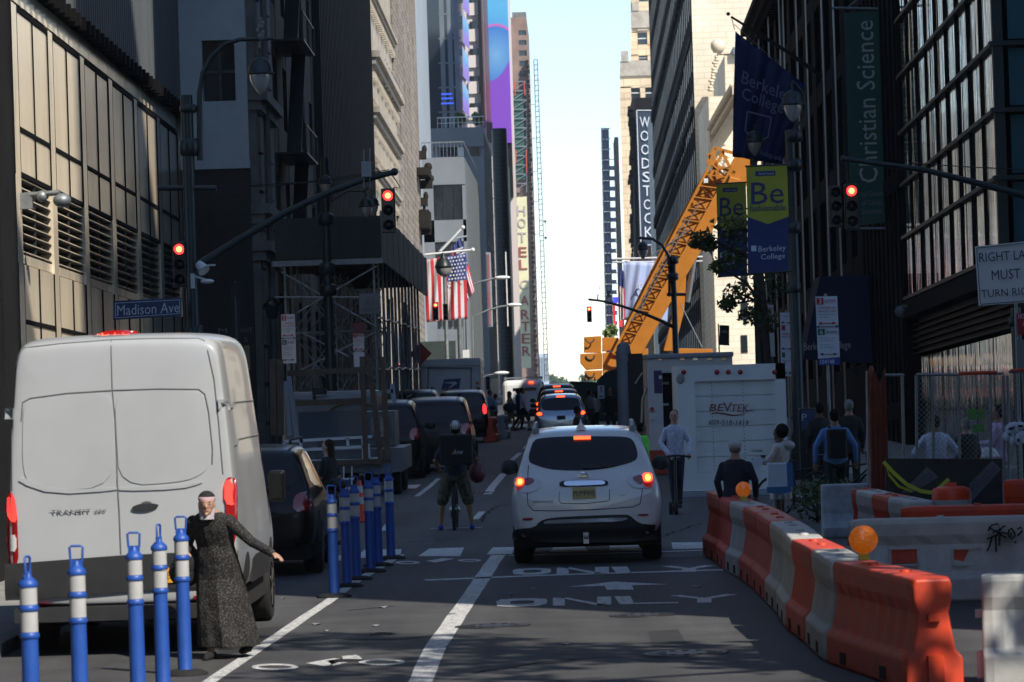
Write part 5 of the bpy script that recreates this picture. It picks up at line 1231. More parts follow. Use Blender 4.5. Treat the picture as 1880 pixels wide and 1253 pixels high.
m = MB(); m.prism([(ZBx+4.22, .45), (ZBx+4.22, 2.1), (ZBx+4.9, 2.0), (ZBx+5.4, 1.2), (ZBx+6.0, 1.1), (ZBx+6.0, .45)], 'x', a.x+.08, b.x-.08); m.build('cab', 'truck_white', r, bevel=.05)
m = MB(); c = at(1249, 696, ZBx); m.ell((c.x, ZBx-.01, c.z), (.08, .012, .1)); m.build('dent', 'galv', r)
for s in (-1, 1):
    for yy in (1.0, 4.9): wheel(r, xb_+s*.75, ZBx+yy, .36, .26, s, 'rim_dark')
# ---------------------------------------------------------------- flatbed glass truck on the left
ZK_ = 80.0; xk = at(640, 800, ZK_).x; G_ = lambda x, y, dz=0: at(x, y, ZK_+dz)
r = thing('glass_rack_truck', 'white flatbed pickup with wooden and steel glass carrying racks', 'truck', (xk, ZK_, 0))
m = MB()
for s in (-1, 1):
    m.prism([(xk+s*1.1, .5), (xk+s*1.1, 1.0), (xk+s*.75, 1.0), (xk+s*.7, .62), (xk+s*.5, .55), (xk+s*.5, .45)], 'y', ZK_+.05, ZK_+.2)
m.box(xk-1.1, xk+1.1, ZK_+.2, ZK_+5, .5, .98); m.box(xk-.85, xk+.85, ZK_+2.6, ZK_+4.6, 1.0, 1.75); m.build('bed', 'white_in_shade', r)
m = MB(); m.box(xk-.8, xk+.8, ZK_+2.55, ZK_+2.6, 1.2, 1.62); m.build('rear_window', 'car_glass_light', r)
m = MB()
for (x0, y0, x1, y1) in ((521, 811, 683, 802), (527, 828, 672, 820), (521, 811, 526, 829), (552, 809, 553, 826), (638, 804, 639, 821), (666, 806, 668, 845), (545, 847, 690, 846), (676, 815, 678, 844), (676, 844, 695, 842)):
    m.bar(G_(x0, y0), G_(x1, y1), .06)
m.build('tail_rack', 'truck_white', r)
m = MB(); m.bar(G_(540, 852, -.05), G_(700, 847, -.05), .12, .1); m.bar(G_(528, 686, .5), G_(664, 679, .5), .12); m.bar(G_(543, 741, .4), G_(665, 736, .4), .12)
for x0, x1 in ((665, 672), (677, 699), (702, 712)): m.bar(G_(x0, 655), G_(x1, 846), .11)
for x0, x1 in ((500, 503), (514, 516)): m.bar(G_(x0, 660, .3), G_(x1, 800, .3), .13)
m.build('wooden_rack', 'wood', r)
m = MB()
for (x0, y0, x1, y1) in ((530, 690, 545, 805), (524, 700, 532, 800), (576, 732, 665, 727), (576, 725, 576, 737), (690, 722, 722, 718), (720, 705, 724, 740), (685, 720, 688, 735)): m.bar(G_(x0, y0, 1), G_(x1, y1, 1), .09)
m.build('steel_rack', 'truck_grey', r)
m = MB()
for k in range(7): m.bar(G_(556+k*15, 856, -.1), G_(556+k*15, 905, -.1), .03)
m.bar(G_(550, 883, -.1), G_(650, 879, -.1), .04); m.build('tail_grille', 'truck_white', r)
m = MB(); a = G_(548, 757, 1.2); b = G_(668, 803, 1.2); m.box(a.x, b.x, a.y, a.y+.02, b.z, a.z); m.build('glass_sheet', 'car_glass_light', r)
m = MB(); c = G_(587, 719, .9); m.cbox(c, (.3, .25, .14)); m.build('work_lamp', 'trim_black', r)
for s in (-1, 1): wheel(r, xk+s*.9, ZK_+.9, .38, .26, s, 'rim_dark'); wheel(r, xk+s*.9, ZK_+4, .38, .26, s, 'rim_dark')
xx = at(630, 740, 88).x
r = boxvan('parked_van', 'white van with a tan arc on its rear seen through the glass racks', xx-.3, 87.5, 2.2, 2.2, 4, 'white_in_shade', 'van', bev=.15)
m = MB(); c = at(648, 757, 87.4); P = [Vector((c.x+.55*cos(t), 87.46, c.z+.22*sin(t))) for t in [k*pi/12 for k in range(13)]]; m.tube(P, .03, 5); m.build('painted_arc', 'wood', r)
# ================================================================ street furniture
mk('post_blue', (.018, .08, .36), .45, noise=(5, .15)); mk('reflective', (.46, .46, .45), .5, noise=(9, .12))
mk('signal_red', (.9, .03, .02), .3, emis=((1, .02, .02), 4.5)); mk('signal_core', (1, .2, .1), .3, emis=((1, .25, .05), 6)); mk('signal_dark', (.01, .01, .01), .3)
mk('globe', (.42, .42, .40), .12, .2, coat=1); mk('sign_blue', (.02, .04, .12), .5); mk('sign_back', (.2, .21, .22), .5, .5)
mk('board_white', (.62, .66, .74), .5, noise=(3, .08)); mk('board_bright', (.8, .8, .78), .5); mk('ink_red', (.4, .02, .03), .6); mk('ink_green', (.02, .12, .06), .6); mk('ink_dark', (.07, .08, .1), .6); mk('board_blue', (.03, .04, .3), .5)
mk('barrier_orange', (.78, .06, .008), .5, noise=(3.5, .35), bump=(6, .3, .01), c2=(.45, .06, .035)); mk('barrier_white', (.58, .58, .54), .55, noise=(2.2, .3), bump=(6, .3, .01), c2=(.36, .35, .33)); mk('barrier_grey', (.3, .31, .33), .6, noise=(3, .4))
mk('amber', (.8, .2, .01), .15, coat=1, bump=(40, 1, .02), emis=((1, .22, 0), .12)); mk('yellow', (.6, .42, .02), .5); mk('tape_yellow', (.6, .62, .05), .6); mk('cone_orange', (.8, .07, .02), .5)
# ---- blue channelizer posts
def post(name, label, x, y, h, turn=0.0, grp='blue lane posts with white bands'):
    r = thing(name, label, 'post', (x, y, 0), grp, rz=0); r.rotation_euler = (0, 0, turn)
    loc = Vector((x, y, 0)); k = h/1.32; B = MB()
    B.lathe((x, y, 0), [(.075, .02), (.062, .06), (.06, .5), (.058, .78*k)], 18); B.lathe((x, y, .78*k), [(.066, 0), (.07, .012), (.066, .03), (.058, .04)], 18)
    B.lathe((x, y, .96*k), [(.066, 0), (.07, .012), (.066, .03), (.058, .04)], 18); B.lathe((x, y, 1.115*k), [(.066, 0), (.07, .012), (.064, .035), (.045, .055), (.028, .07), (.02, .1)], 18)
    B.build('tube', 'post_blue', r)
    for z in (.81, .99):
        m = MB(); m.lathe((x, y, z*k), [(.0605, .01), (.0605, .13 if z > .9 else .145)], 18); m.build('white_band', 'reflective', r)
    m = MB(); z = 1.17*k; m.box(x-.045, x+.045, y-.012, y+.012, z, z+.05)
    P = [(x-.042, y, z+.04), (x-.048, y, z+.14), (x-.03, y, z+.15), (x+.03, y, z+.15), (x+.048, y, z+.14), (x+.042, y, z+.04)]; m.tube(P, .009, 8); m.build('loop_handle', 'post_blue', r)
    m = MB(); m.lathe((x, y, 0), [(.2, .0), (.2, .02), (.14, .045), (.07, .05)], 20); m.build('base', 'rubber', r)
    return r
for px, ty, hh, tn, lb in ((42, 1030, 1.36, 1.35, 'leftmost blue post, its loop handle turned edge on'), (132, 1010, 1.36, 0, 'second blue post from the left edge with a wide open loop handle'), (238, 985, 1.36, .15, 'blue post in front of the middle of the van bumper'),
                       (284, 970, 1.36, 1.3, 'blue post with narrow edge on loop just left of the orange number plate'), (325, 955, 1.36, .2, 'dark blue post standing beside the woman in the long dress')):
    hor = VPY+(VPX-px)*math.tan(ROLL); s = (ty-hor)/(2.5-hh+.03); Z = F/s; p = at(px, ty, Z)
    post('lane_post', lb, p.x+.03, Z, hh, 0 if abs(tn) < .5 else 0) if abs(tn) < .5 else post('lane_post', lb, p.x+.03, Z, hh)
    if abs(tn) > .5:
        r = bpy.context.scene.objects
        rt = [o for o in COL.objects if o.get('label') == lb][0]
        for c in rt.children:
            if c.name.startswith('loop_handle'): 
                for v in c.data.vertices: v.co.x, v.co.y = v.co.y+v.co.x*.2, v.co.x
far = [(614, 1097), (637, 1078), (655, 1065), (681, 1051), (695, 1040), (718, 1027)]
lbs = ['nearest blue post of the far row, beside the bare white line', 'second blue post of the far row', 'third blue post of the far row, half hidden behind the second', 'fourth blue post of the far row, right of the orange cone', 'fifth blue post of the far row', 'last blue post of the far row, nearest the crosswalk']
for (px, py), lb in zip(far, lbs):
    g_ = gnd(px, py); post('lane_post', lb, g_.x, g_.y, 1.27, 0, 'blue lane posts in the far row')
# ---- traffic cone
def cone(name, label, px, py, h, kind='cone'):
    g_ = gnd(px, py); r = thing(name, label, kind, g_); m = MB(); m.lathe((g_.x, g_.y, .03), [(.15, 0), (.035, h-.03)], 20); m.build('cone_body', 'cone_orange', r)
    for a, b in ((.38, .55), (.66, .82)):
        f = lambda t: .15-.115*t; m = MB(); m.lathe((g_.x, g_.y, .03), [(f(a)+.003, a*h), (f(b)+.003, b*h)], 20); m.build('white_band', 'reflective', r)
    m = MB(); m.box(g_.x-.18, g_.x+.18, g_.y-.18, g_.y+.18, .004, .03); m.build('base', 'cone_orange', r, bevel=.01)
cone('traffic_cone', 'orange and white traffic cone between the far blue posts', 661, 958, .72)
# ---- plastic barriers
BPROF = [(.23, 0), (.24, .03), (.24, .24), (.185, .30), (.15, .50), (.14, .58), (.165, .68), (.17, .80), (.155, .85)]
def barrier(name, label, p, q, mt, h=.85, group=None, wd=1.0, cat='barrier', pocket=True):
    p, q = Vector((p[0], p[1], 0)), Vector((q[0], q[1], 0)); t = (q-p); Ln = t.length; t.normalize(); n = Vector((-t.y, t.x, 0))
    r = thing(name, label, cat, (p+q)/2, group)
    prof = [(w_*wd, z*h/.85) for w_, z in BPROF]; half = prof+[(-w_, z) for w_, z in prof[::-1]]
    rings = []; k = 25
    for i in range(k):
        u = i/(k-1); d = .028 if (i % 3 == 0 and 0 < i < k-1) else 0; e = .02 if i in (0, k-1) else 0
        ring = []
        for w_, z in half:
            ww_ = w_-(d+e)*(1 if w_ > 0 else -1)*(1 if .28 < z < .62 or e else 0)
            ring.append(p+t*(Ln*u)+n*ww_+Vector((0, 0, z-(e*.6 if z > .7 else 0))))
        rings.append(ring)
    MB().loft(rings, sm=False).build('body', mt, r, bevel=.018)
    m = MB()
    for u in (.3, .7):
        c = p+t*Ln*u+Vector((0, 0, h)); m.lathe((c.x, c.y, c.z-.01), [(.045, 0), (.045, .022), (.03, .03), (0, .03)], 14)
    m.build('fill_cap', mt, r)
    if pocket:
        m = MB()
        for u in (.25, .75):
            for s in (-1, 1):
                c = p+t*Ln*u+n*s*.236*wd+Vector((0, 0, .085)); R_ = Matrix((t, n, Vector((0, 0, 1)))).transposed(); m.cbox(c, (.22, .02, .1), R_)
        m.build('fork_pocket', 'under_black', r)
    m = MB(); c = p+Vector((0, 0, 0))
    m.cbox(p+t*.0+Vector((0, 0, .55)), (.1, .10, .06), Matrix((t, n, Vector((0, 0, 1)))).transposed()); m.cbox(p+t*.0+Vector((0, 0, .16)), (.1, .12, .2), Matrix((t, n, Vector((0, 0, 1)))).transposed())
    m.build('hinge_knuckle', mt, r)
    return r
def zat(px, py, h=.85):
    v = at(px, py, 100); d = ray(px, py); t = (h-CAMH)/d.z; return EYE+d*t
tops = [(1668, 1050), (1556, 1027), (1521, 1006), (1482, 988), (1463, 970), (1440, 956), (1414, 940), (1388, 928), (1362, 920), (1344, 910), (1318, 901)]
cols = ['barrier_orange', 'barrier_white', 'barrier_orange', 'barrier_white', 'barrier_white', 'barrier_orange', 'barrier_orange', 'barrier_white', 'barrier_orange', 'barrier_orange']
blab = ['nearest orange plastic barrier with its end facing the camera', 'white barrier next behind the nearest orange one', 'faded orange barrier between two white ones, second orange from the camera', 'white barrier with a dirty foot, nearer of the pair in mid chain', 'white barrier, farther of the pair in mid chain',
        'dark orange barrier just behind the white pair', 'bright orange barrier under the small amber lamp', 'short grey white barrier near the far end of the chain', 'dull red barrier second from the far end of the chain', 'farthest red barrier of the chain, next to the crosswalk']
PT = [zat(*t_) for t_ in tops]; PT[0] = Vector((2.66, 28.9, 0))
for i in range(10):
    a, b = Vector((PT[i].x, PT[i].y, 0)), Vector((PT[i+1].x, PT[i+1].y, 0)); d = (b-a).normalized()
    barrier('plastic_barrier', blab[i], a+d*.03, b-d*.09, cols[i], group='plastic barriers chained along the lane')
def lamp_on(label, px, py, Z, r_=.09, base=.85):
    c = at(px, py, Z); r = thing('warning_lamp', label, 'warning lamp', (c.x, Z, base)); m = MB(); m.lathe((c.x, Z, c.z), [(0, -.045), (r_*.7, -.04), (r_, -.02), (r_, .02), (r_*.7, .04), (0, .045)], 24, axis='y'); m.build('lens', 'amber', r)
    m = MB(); m.lathe((c.x, Z, c.z), [(r_*1.02, -.018), (r_*1.12, -.012), (r_*1.12, .012), (r_*1.02, .018)], 24, axis='y'); m.tube([(c.x, Z, base+.13), (c.x, Z, c.z-r_)], .02); m.build('lens_ring', 'amber', r)
    m = MB(); m.box(c.x-.045, c.x+.045, Z-.03, Z+.03, base+.005, max(base+.06, c.z-r_*1.1)); m.build('battery_box', 'yellow', r, bevel=.008)
lamp_on('large amber warning lamp on the white and orange barriers in the foreground', 1585, 991, 31.4, .105, .86); lamp_on('small amber warning lamp on the bright orange barrier farther back', 1365, 899, 46.2, .085, .86)
# graffiti barrier, near white one, back rows
g_ = zat(1545, 955); r = barrier('plastic_barrier', 'long white barrier with black graffiti and forklift openings', (2.82, 39.8), (5.9, 39.3), 'barrier_white', h=.86, wd=1.15)
m = MB()
for x in (1660, 1775): px_box(m, x-24, 1010, x+24, 1034, 39.45, .06)
m.build('opening', 'barrier_orange', r)
m = MB()
for x in (1660, 1775):
    a, b = at(x-26, 1008, 39.42), at(x+26, 1037, 39.42)
    for (p_, q_) in (((a.x, a.z), (b.x, a.z)), ((b.x, a.z), (b.x, b.z)), ((b.x, b.z), (a.x, b.z)), ((a.x, b.z), (a.x, a.z))): m.bar((p_[0], 39.42, p_[1]), (q_[0], 39.42, q_[1]), .02)
m.build('opening_rim', 'barrier_white', r)
m = MB(); gf = [[(1814, 975), (1820, 965), (1832, 962), (1836, 972), (1822, 978), (1830, 985), (1840, 968), (1846, 966)], [(1812, 990), (1840, 978), (1850, 980)], [(1815, 968), (1848, 988)], [(1822, 985), (1816, 1005), (1812, 1012)], [(1828, 985), (1829, 1014)], [(1836, 982), (1834, 1002)], [(1862, 978), (1857, 970), (1852, 974), (1851, 984), (1857, 990), (1864, 984), (1862, 976)], [(1856, 978), (1856, 986)], [(1868, 972), (1874, 968), (1877, 975), (1868, 984)], [(1862, 996), (1866, 994), (1864, 998)]]
for l_ in gf: m.tube([at(x, y, 39.32) for x, y in l_], .009, 6)
m.build('graffiti', 'under_black', r)
text('DCX', at(1722, 1083, 39.2), at(1744, 1084, 39.2), at(1723, 1071, 39.2), 'under_black', r, 'barrier_lettering')
barrier('plastic_barrier', 'white plastic barrier cut by the right edge of the picture, broken at its foot', (3.05, 29.2), (5.0, 29.0), 'barrier_white')
bk_ = [(1583, 898), (1592, 899), (1622, 906), (1652, 912), (1690, 920)]
PB = [zat(*t_) for t_ in bk_]
for i, (mt, lb) in enumerate((('barrier_orange', 'red barrier end at the left tip of the back row'), ('barrier_white', 'white barrier second in the back row'), ('barrier_orange', 'dull red barrier in the middle of the back row'), ('barrier_white', 'grey white barrier of the back row with a sunlit top'))):
    a, b = PB[i+1], PB[i]; d = (b-a).normalized(); barrier('plastic_barrier', lb, (a.x, a.y), (b.x-d.x*.08, b.y-d.y*.08), mt, group='barriers of the back row', pocket=False)
barrier('plastic_barrier', 'long low red barrier behind the graffiti barrier', (3.55, 41.9), (6.2, 41.2), 'barrier_orange', h=.9)
barrier('plastic_barrier', 'red plastic barrier behind the barrel at the right edge', (5.3, 47.5), (7.4, 47), 'barrier_orange', h=.98)
r = thing('concrete_barrier', 'cracked white concrete barrier beside the parked bicycles', 'barrier', at(1542, 985, 54.6)); r.location.z = 0; BASE[r.name] = (Vector((r.location.x, r.location.y, 0)), None)
c0, c1 = at(1507, 890, 54.6), at(1600, 889, 54.6); m = MB()
m.loft([[Vector((x, 54.6+s_*w_, z)) for s_, w_, z in ((-1, .3, 0), (-1, .3, .15), (-1, .16, .35), (-1, .1, c0.z), (1, .1, c0.z), (1, .16, .35), (1, .3, .15), (1, .3, 0))] for x in (c0.x, c0.x+.04, c1.x)], sm=False); m.build('body', mk('painted_concrete', (.38, .4, .42), .8, noise=(4, .45), bump=(9, .5, .02)), r, bevel=.03)
# far pair of barriers in the road
g_ = gnd(905, 812); r = barrier('plastic_barrier', 'small red barrier standing alone in the road by the pedestrians', (g_.x-.1, g_.y-.5), (g_.x, g_.y+1.2), 'barrier_orange', h=.9)
g_ = gnd(926, 806); r = barrier('plastic_barrier', 'small grey barrier beside the lone red one in the road', (g_.x-.1, g_.y-.5), (g_.x, g_.y+1.2), 'barrier_grey', h=.9)
# drum
c = at(1746, 888, 45.4); r = thing('traffic_drum', 'orange and white traffic drum tied with yellow tape', 'drum', (c.x, 45.4, 0)); m = MB()
m.lathe((c.x, 45.4, 0), [(.26, .05), (.255, .2), (.25, .3), (.245, .5), (.235, .56), (.235, .9), (.22, .96), (.15, .985), (0, .99)], 24); m.box(c.x-.06, c.x+.06, 45.36, 45.44, .98, 1.03); m.build('drum_body', 'cone_orange', r)
for z in (.56, .74):
    m = MB(); m.lathe((c.x, 45.4, z), [(.2385, 0), (.2385, .09)], 24); m.build('white_band', 'reflective', r)
m = MB(); m.lathe((c.x, 45.4, 0), [(.34, .004), (.34, .05), (.27, .07)], 24); m.build('base', 'rubber', r)
# ---- chain link fence with netting and tarpaulin
ZF_ = 54.0; fn = thing('chain_link_fence', 'galvanised chain link fence with orange netting and tied scraps', 'fence', (at(1700, 900, ZF_).x, ZF_, 0))
m = MB()
for x0, y0, x1 in ((1592, 681, 1593), (1656, 690, 1660), (1682, 689, 1682), (1712, 690, 1713), (1760, 689, 1760), (1818, 688, 1817), (1842, 690, 1842), (1850, 690, 1852)): m.tube([at(x0, y0, ZF_), (at(x1, 900, ZF_).x, ZF_, .02)], .022, 8)
for (x0, x1, y) in ((1625, 1660, 689), (1682, 1760, 688), (1760, 1842, 686), (1852, 1890, 683)): m.tube([at(x0, y, ZF_), at(x1, y, ZF_)], .02, 8)
m.build('fence_frame', 'galv', fn)
m = MB(); a = at(1682, 690, ZF_); b = at(1880, 900, ZF_); L_ = b.x-a.x; H_ = a.z-.05; d = .075
n_ = int((L_+H_)/d)
for i in range(n_):
    o_ = i*d
    x0, z0_ = a.x+max(0, o_-H_), .05+min(H_, o_) if False else 0
    # rising and falling wires clipped to the panel
    s0 = max(0, o_-H_); s1 = min(L_, o_)
    if s1 > s0: m.bar((a.x+s0, ZF_+.03, .05+o_-s0), (a.x+s1, ZF_+.03, .05+o_-s1), .0045); m.bar((a.x+L_-s0, ZF_+.036, .05+o_-s0), (a.x+L_-s1, ZF_+.036, .05+o_-s1), .0045)
o = m.build('chain_mesh', 'galv', fn); struct(o, 'stuff')
m = MB(); xs_ = 12
rows = []
for j in range(9):
    row = []
    for i in range(xs_):
        u = i/(xs_-1); x = at(1592+u*33, 690, ZF_).x; z = 2.33-(2.2*j/8)+(.12*sin(u*7) if j == 0 else .02*sin(u*9+j)); row.append(Vector((x, ZF_-.06+.03*sin(u*22+j*.6), z)))
    rows.append(row)
vs_ = [p for r_ in rows for p in r_]; m.add(vs_, [(j*xs_+i, j*xs_+i+1, (j+1)*xs_+i+1, (j+1)*xs_+i) for j in range(8) for i in range(xs_-1)], 0, True)
o = m.build('netting', mk('net_orange', (.2, .035, .014), .7, noise=(9, .4)), fn); q_ = o.modifiers.new('t', 'SOLIDIFY'); q_.thickness = .008
m = MB(); m.tube([at(1760, 686.5, ZF_-.03), at(1800, 685, ZF_-.03), at(1830, 684, ZF_-.03)], .03, 6); m.tube([at(1855, 681, ZF_-.03), at(1890, 678, ZF_-.03)], .025, 6); m.build('red_tape', 'barrier_orange', fn)
c = at(1858, 798, ZF_-.1); m = MB()
for k in range(14): m.ell(c+Vector((random.uniform(-.14, .16), 0, random.uniform(-.12, .12))), (random.uniform(.05, .1), .05, random.uniform(.05, .1)), 6, 5)
tag(m.build('plastic_bag', 'board_white', fn), 'x', 'x'); fn_b = [o for o in fn.children if o.name.startswith('plastic_bag')][0]; del fn_b['label']; del fn_b['category']
ZT_ = 51.5; tp = thing('tarpaulin_screen', 'black tarpaulin screen with two grey slanting lettered strips', 'screen', (at(1730, 940, ZT_).x, ZT_, 0))
m = MB(); m.add([at(1626, 842, ZT_), at(1838, 843, ZT_), at(1842, 960, ZT_), at(1626, 960, ZT_)]+[p_+Vector((0, .08, 0)) for p_ in (at(1626, 842, ZT_), at(1838, 843, ZT_), at(1842, 960, ZT_), at(1626, 960, ZT_))], [(0, 1, 2, 3), (7, 6, 5, 4), (0, 4, 5, 1), (1, 5, 6, 2), (2, 6, 7, 3), (3, 7, 4, 0)]); m.build('tarpaulin', mk('tarp_black', (.012, .013, .016), .5, noise=(2, .3), bump=(3, .6, .05)), tp)
mk('strip_grey', (.13, .15, .18), .6, noise=(2, .3))
for (p0, p1, p2, p3, tx, t0, t1, t2) in (((1702, 857), (1723, 876), (1676, 905), (1655, 905), 'Bitu', (1688, 897), (1714, 876), (1676, 884)), ((1822, 846), (1838, 862), (1783, 922), (1779, 890), 'Bituthe', (1790, 906), (1832, 862), (1778, 893))):
    m = MB(); P = [at(x, y, ZT_-.012) for x, y in (p0, p1, p2, p3)]; m.add(P+[p_+Vector((0, .01, 0)) for p_ in P], [(0, 1, 2, 3), (7, 6, 5, 4), (0, 4, 5, 1), (1, 5, 6, 2), (2, 6, 7, 3), (3, 7, 4, 0)]); sp = m.build('printed_strip', 'strip_grey', tp)
    text(tx, at(*t0, ZT_-.014), at(*t1, ZT_-.014), at(*t2, ZT_-.014), 'ink_dark', sp, 'strip_lettering')
m = MB(); Pt = [at(x, y, ZT_-.1-.03*i) for i, (x, y) in enumerate(((1622, 848), (1640, 868), (1665, 890), (1690, 902), (1712, 905), (1722, 898), (1742, 880)))]
for a, b in zip(Pt, Pt[1:]): m.bar(a, b, .012, .05)
Pt = [at(x, y, ZT_-.08) for x, y in ((1624, 846), (1632, 872), (1650, 893), (1675, 903))]
for a, b in zip(Pt, Pt[1:]): m.bar(a, b, .012, .035)
solo(m, 'caution_tape', 'yellow caution tape drooping from the fence to the drum', 'tape', 'tape_yellow', Pt[0])
# bright green sheets on the fence, small signs behind it
sg = thing('green_notice', 'bright lime green sheets hanging behind the fence', 'notice', at(1795, 800, 57.2)); m = MB()
for x0, y0, x1, y1 in ((1777, 752, 1793, 771), (1794, 752, 1808, 771), (1785, 780, 1808, 794)): px_box(m, x0, y0, x1, y1, 57.2, .02)
m.build('sheet', mk('lime', (.10, .42, .03), .6, noise=(22, .5), c2=(.04, .2, .02)), sg)
# ---- traffic signal, mast arms, lamps
def signal(label, px, y0, y1, Z, lit_y=None, faces=1, name='traffic_signal', wpx=None, side=False, group=None):
    a, b = at(px, y0, Z), at(px, y1, Z); h = a.z-b.z; w_ = h*.31; r = thing(name, label, 'traffic light', (a.x, Z, b.z), group); cx = (a.x+b.x)/2
    m = MB(); m.box(cx-w_/2, cx+w_/2, Z, Z+w_*.6, b.z, a.z); m.build('housing', 'signal_dark', r, bevel=.02)
    for k in range(3):
        zc = a.z-h*(k+.5)/3; m = MB(); lit = (k == 0 and lit_y)
        m.lathe((cx, Z-.01, zc), [(0, -.03), (w_*.2, -.025), (w_*.36, 0)], 20, axis='y'); l_ = m.build('lens', 'signal_red' if lit else 'signal_dark', r)
        if lit: m = MB(); m.lathe((cx, Z-.045, zc), [(0, -.01), (w_*.2, 0)], 14, axis='y'); m.build('lit_core', 'signal_core', l_)
        m = MB(); P = [Vector((cx+w_*.42*cos(t), 0, zc+w_*.42*sin(t))) for t in [pi*(-.12+1.24*i/12) for i in range(13)]]
        m.add([p+Vector((0, Z-w_*.6, 0)) for p in P]+[p+Vector((0, Z, 0)) for p in P], [(i, i+1, 14+i, 13+i) for i in range(12)], 0, True); o = m.build('visor', 'signal_dark', r); q_ = o.modifiers.new('t', 'SOLIDIFY'); q_.thickness = .012
    return r
def bishop(root, px, py, Z, s=1.0, mt='dark_green_metal', z2=None):
    """hanging teardrop street lamp: cap, hood, glass"""
    c = at(px, py, Z); m = MB()
    m.lathe((c.x, c.y, c.z), [(.03*s, .62*s), (.05*s, .55*s), (.03*s, .5*s), (.04*s, .42*s), (.07*s, .40*s), (.2*s, .33*s), (.27*s, .2*s), (.29*s, .06*s), (.33*s, .04*s), (.33*s, 0), (.26*s, -.01*s), (0, 0)], 20); h = m.build('lamp_hood', mt, root)
    m = MB(); m.lathe((c.x, c.y, c.z), [(.255*s, -.015*s), (.25*s, -.1*s), (.2*s, -.25*s), (.1*s, -.4*s), (.03*s, -.46*s), (0, -.47*s)], 20); m.build('lamp_globe', 'globe', h)
ZM1 = 76.0
def pole(root, px, Z, ztop, r0=.12, r1=.07, base=True, zb=0, mt='dark_green_metal', pyref=None):
    x = at(px, pyref or 500, Z).x
    m = MB(); m.tube([(x, Z, zb), (x, Z, zb+.9), (x, Z, zb+1.0), (x, Z, ztop)], [r0*1.5, r0*1.3, r0, r1], 14)
    if base: m.lathe((x, Z, zb), [(r0*2.1, 0), (r0*2.0, .25), (r0*1.5, .4), (r0*1.6, .5), (r0*1.35, .6)], 14)
    m.build('pole', mt, root); return x
# near left mast
lp = thing('street_lamp', 'tall dark green lamp post with curved arm and teardrop lamp at the corner', 'street lamp', (at(350, 600, ZM1).x, ZM1, .13))
x = pole(lp, 352, ZM1, at(350, 175, ZM1).z, .13, .12, zb=.13)
for y0, y1, w_ in ((192, 208, 32), (255, 287, 36), (340, 352, 20), (178, 188, 16), (598, 625, 30)):
    m = MB(); a, b = at(350, y0, ZM1), at(350, y1, ZM1); m.lathe((x+.03, ZM1, b.z), [(w_/92/2*.8, 0), (w_/92/2, .04), (w_/92/2, a.z-b.z-.04), (w_/92/2*.8, a.z-b.z)], 16); m.build('collar', 'dark_green_metal', lp)
m = MB(); m.tube([at(*p_, ZM1) for p_ in ((367, 295), (366, 200), (366, 170), (372, 135), (388, 105), (412, 82), (440, 73), (475, 72), (503, 71))], [.06, .06, .055, .05, .05, .045, .045, .04, .03], 12); m.build('curved_arm', 'dark_green_metal', lp)
m = MB(); m.tube([at(290, 346, ZM1), at(397, 346, ZM1)], .055, 12); m.build('cross_bar', 'dark_green_metal', lp)
m = MB(); c = at(479, 70, ZM1)
for dx, dz, r_ in ((0, .22, .06), (.03, .3, .05), (-.05, .15, .05), (.04, .1, .05), (0, .38, .035), (.0, .02, .07)): m.ell((c.x+dx, ZM1, c.z+dz), (r_, r_, r_*1.2), 8, 6)
m.build('finial', 'pale_stone', lp)
bishop(lp, 478, 137, ZM1-.05, .85)
mast = thing('signal_mast', 'dark mast arm reaching over the road with wires and a grey radio box', 'mast arm', (x, ZM1, 5))
m = MB(); m.tube([at(*p_, ZM1) for p_ in ((358, 492), (380, 478), (440, 440), (520, 393), (600, 355), (660, 333), (725, 316))], [.09, .085, .08, .07, .065, .06, .055], 12); m.ell(at(724, 316, ZM1), .08); m.build('arm', 'dark_green_metal', mast)
m = MB(); m.tube([at(380, 344, ZM1), at(500, 342, ZM1), at(620, 330, ZM1), at(722, 313, ZM1)], .01, 5); m.tube([at(320, 349, ZM1), at(560, 335, ZM1), at(715, 312, ZM1)], .01, 5); m.tube([at(716, 318, ZM1), at(726, 330, ZM1), at(735, 345, ZM1), at(722, 345, ZM1)], .012, 5); m.tube([at(566, 370, ZM1), at(600, 400, ZM1)], .012, 5); m.build('cable', 'black_metal', mast)
m = MB(); px_box(m, 663, 297, 682, 325, ZM1-.2, .14); m.tube([at(668, 275, ZM1-.1), at(668, 345, ZM1-.1)], .012, 5); m.tube([at(679, 273, ZM1-.1), at(679, 345, ZM1-.1)], .012, 5); m.build('radio_box', 'galv', mast, bevel=.01)
signal('red traffic light hanging from the tip of the left mast arm', 713, 346, 428, ZM1-.3, True)
signal('red traffic light on the corner lamp post above the Madison Ave sign', 330, 444, 528, ZM1-.5, True)
ss = thing('street_sign', 'dark blue street name sign reading Madison Ave', 'street sign', at(270, 568, ZM1-.4)); P = [at(x_, y_, ZM1-.4) for x_, y_ in ((208, 553), (333, 547), (333, 580), (208, 588))]
m = MB(); m.add(P+[p_+Vector((0, .05, 0)) for p_ in P], [(0, 1, 2, 3), (7, 6, 5, 4), (0, 4, 5, 1), (1, 5, 6, 2), (2, 6, 7, 3), (3, 7, 4, 0)]); m.build('sign_plate', 'sign_blue', ss)
m = MB(); P = [at(x_, y_, ZM1-.42) for x_, y_ in ((212, 557), (330, 551), (330, 576), (212, 584))]
for i in range(4): m.bar(P[i], P[(i+1) % 4], .012)
m.build('sign_border', 'letter_pale', ss); text('Madison Ave', at(215, 580, ZM1-.415), at(329, 574, ZM1-.415), at(215, 561, ZM1-.415), 'letter_pale', ss, 'sign_lettering')
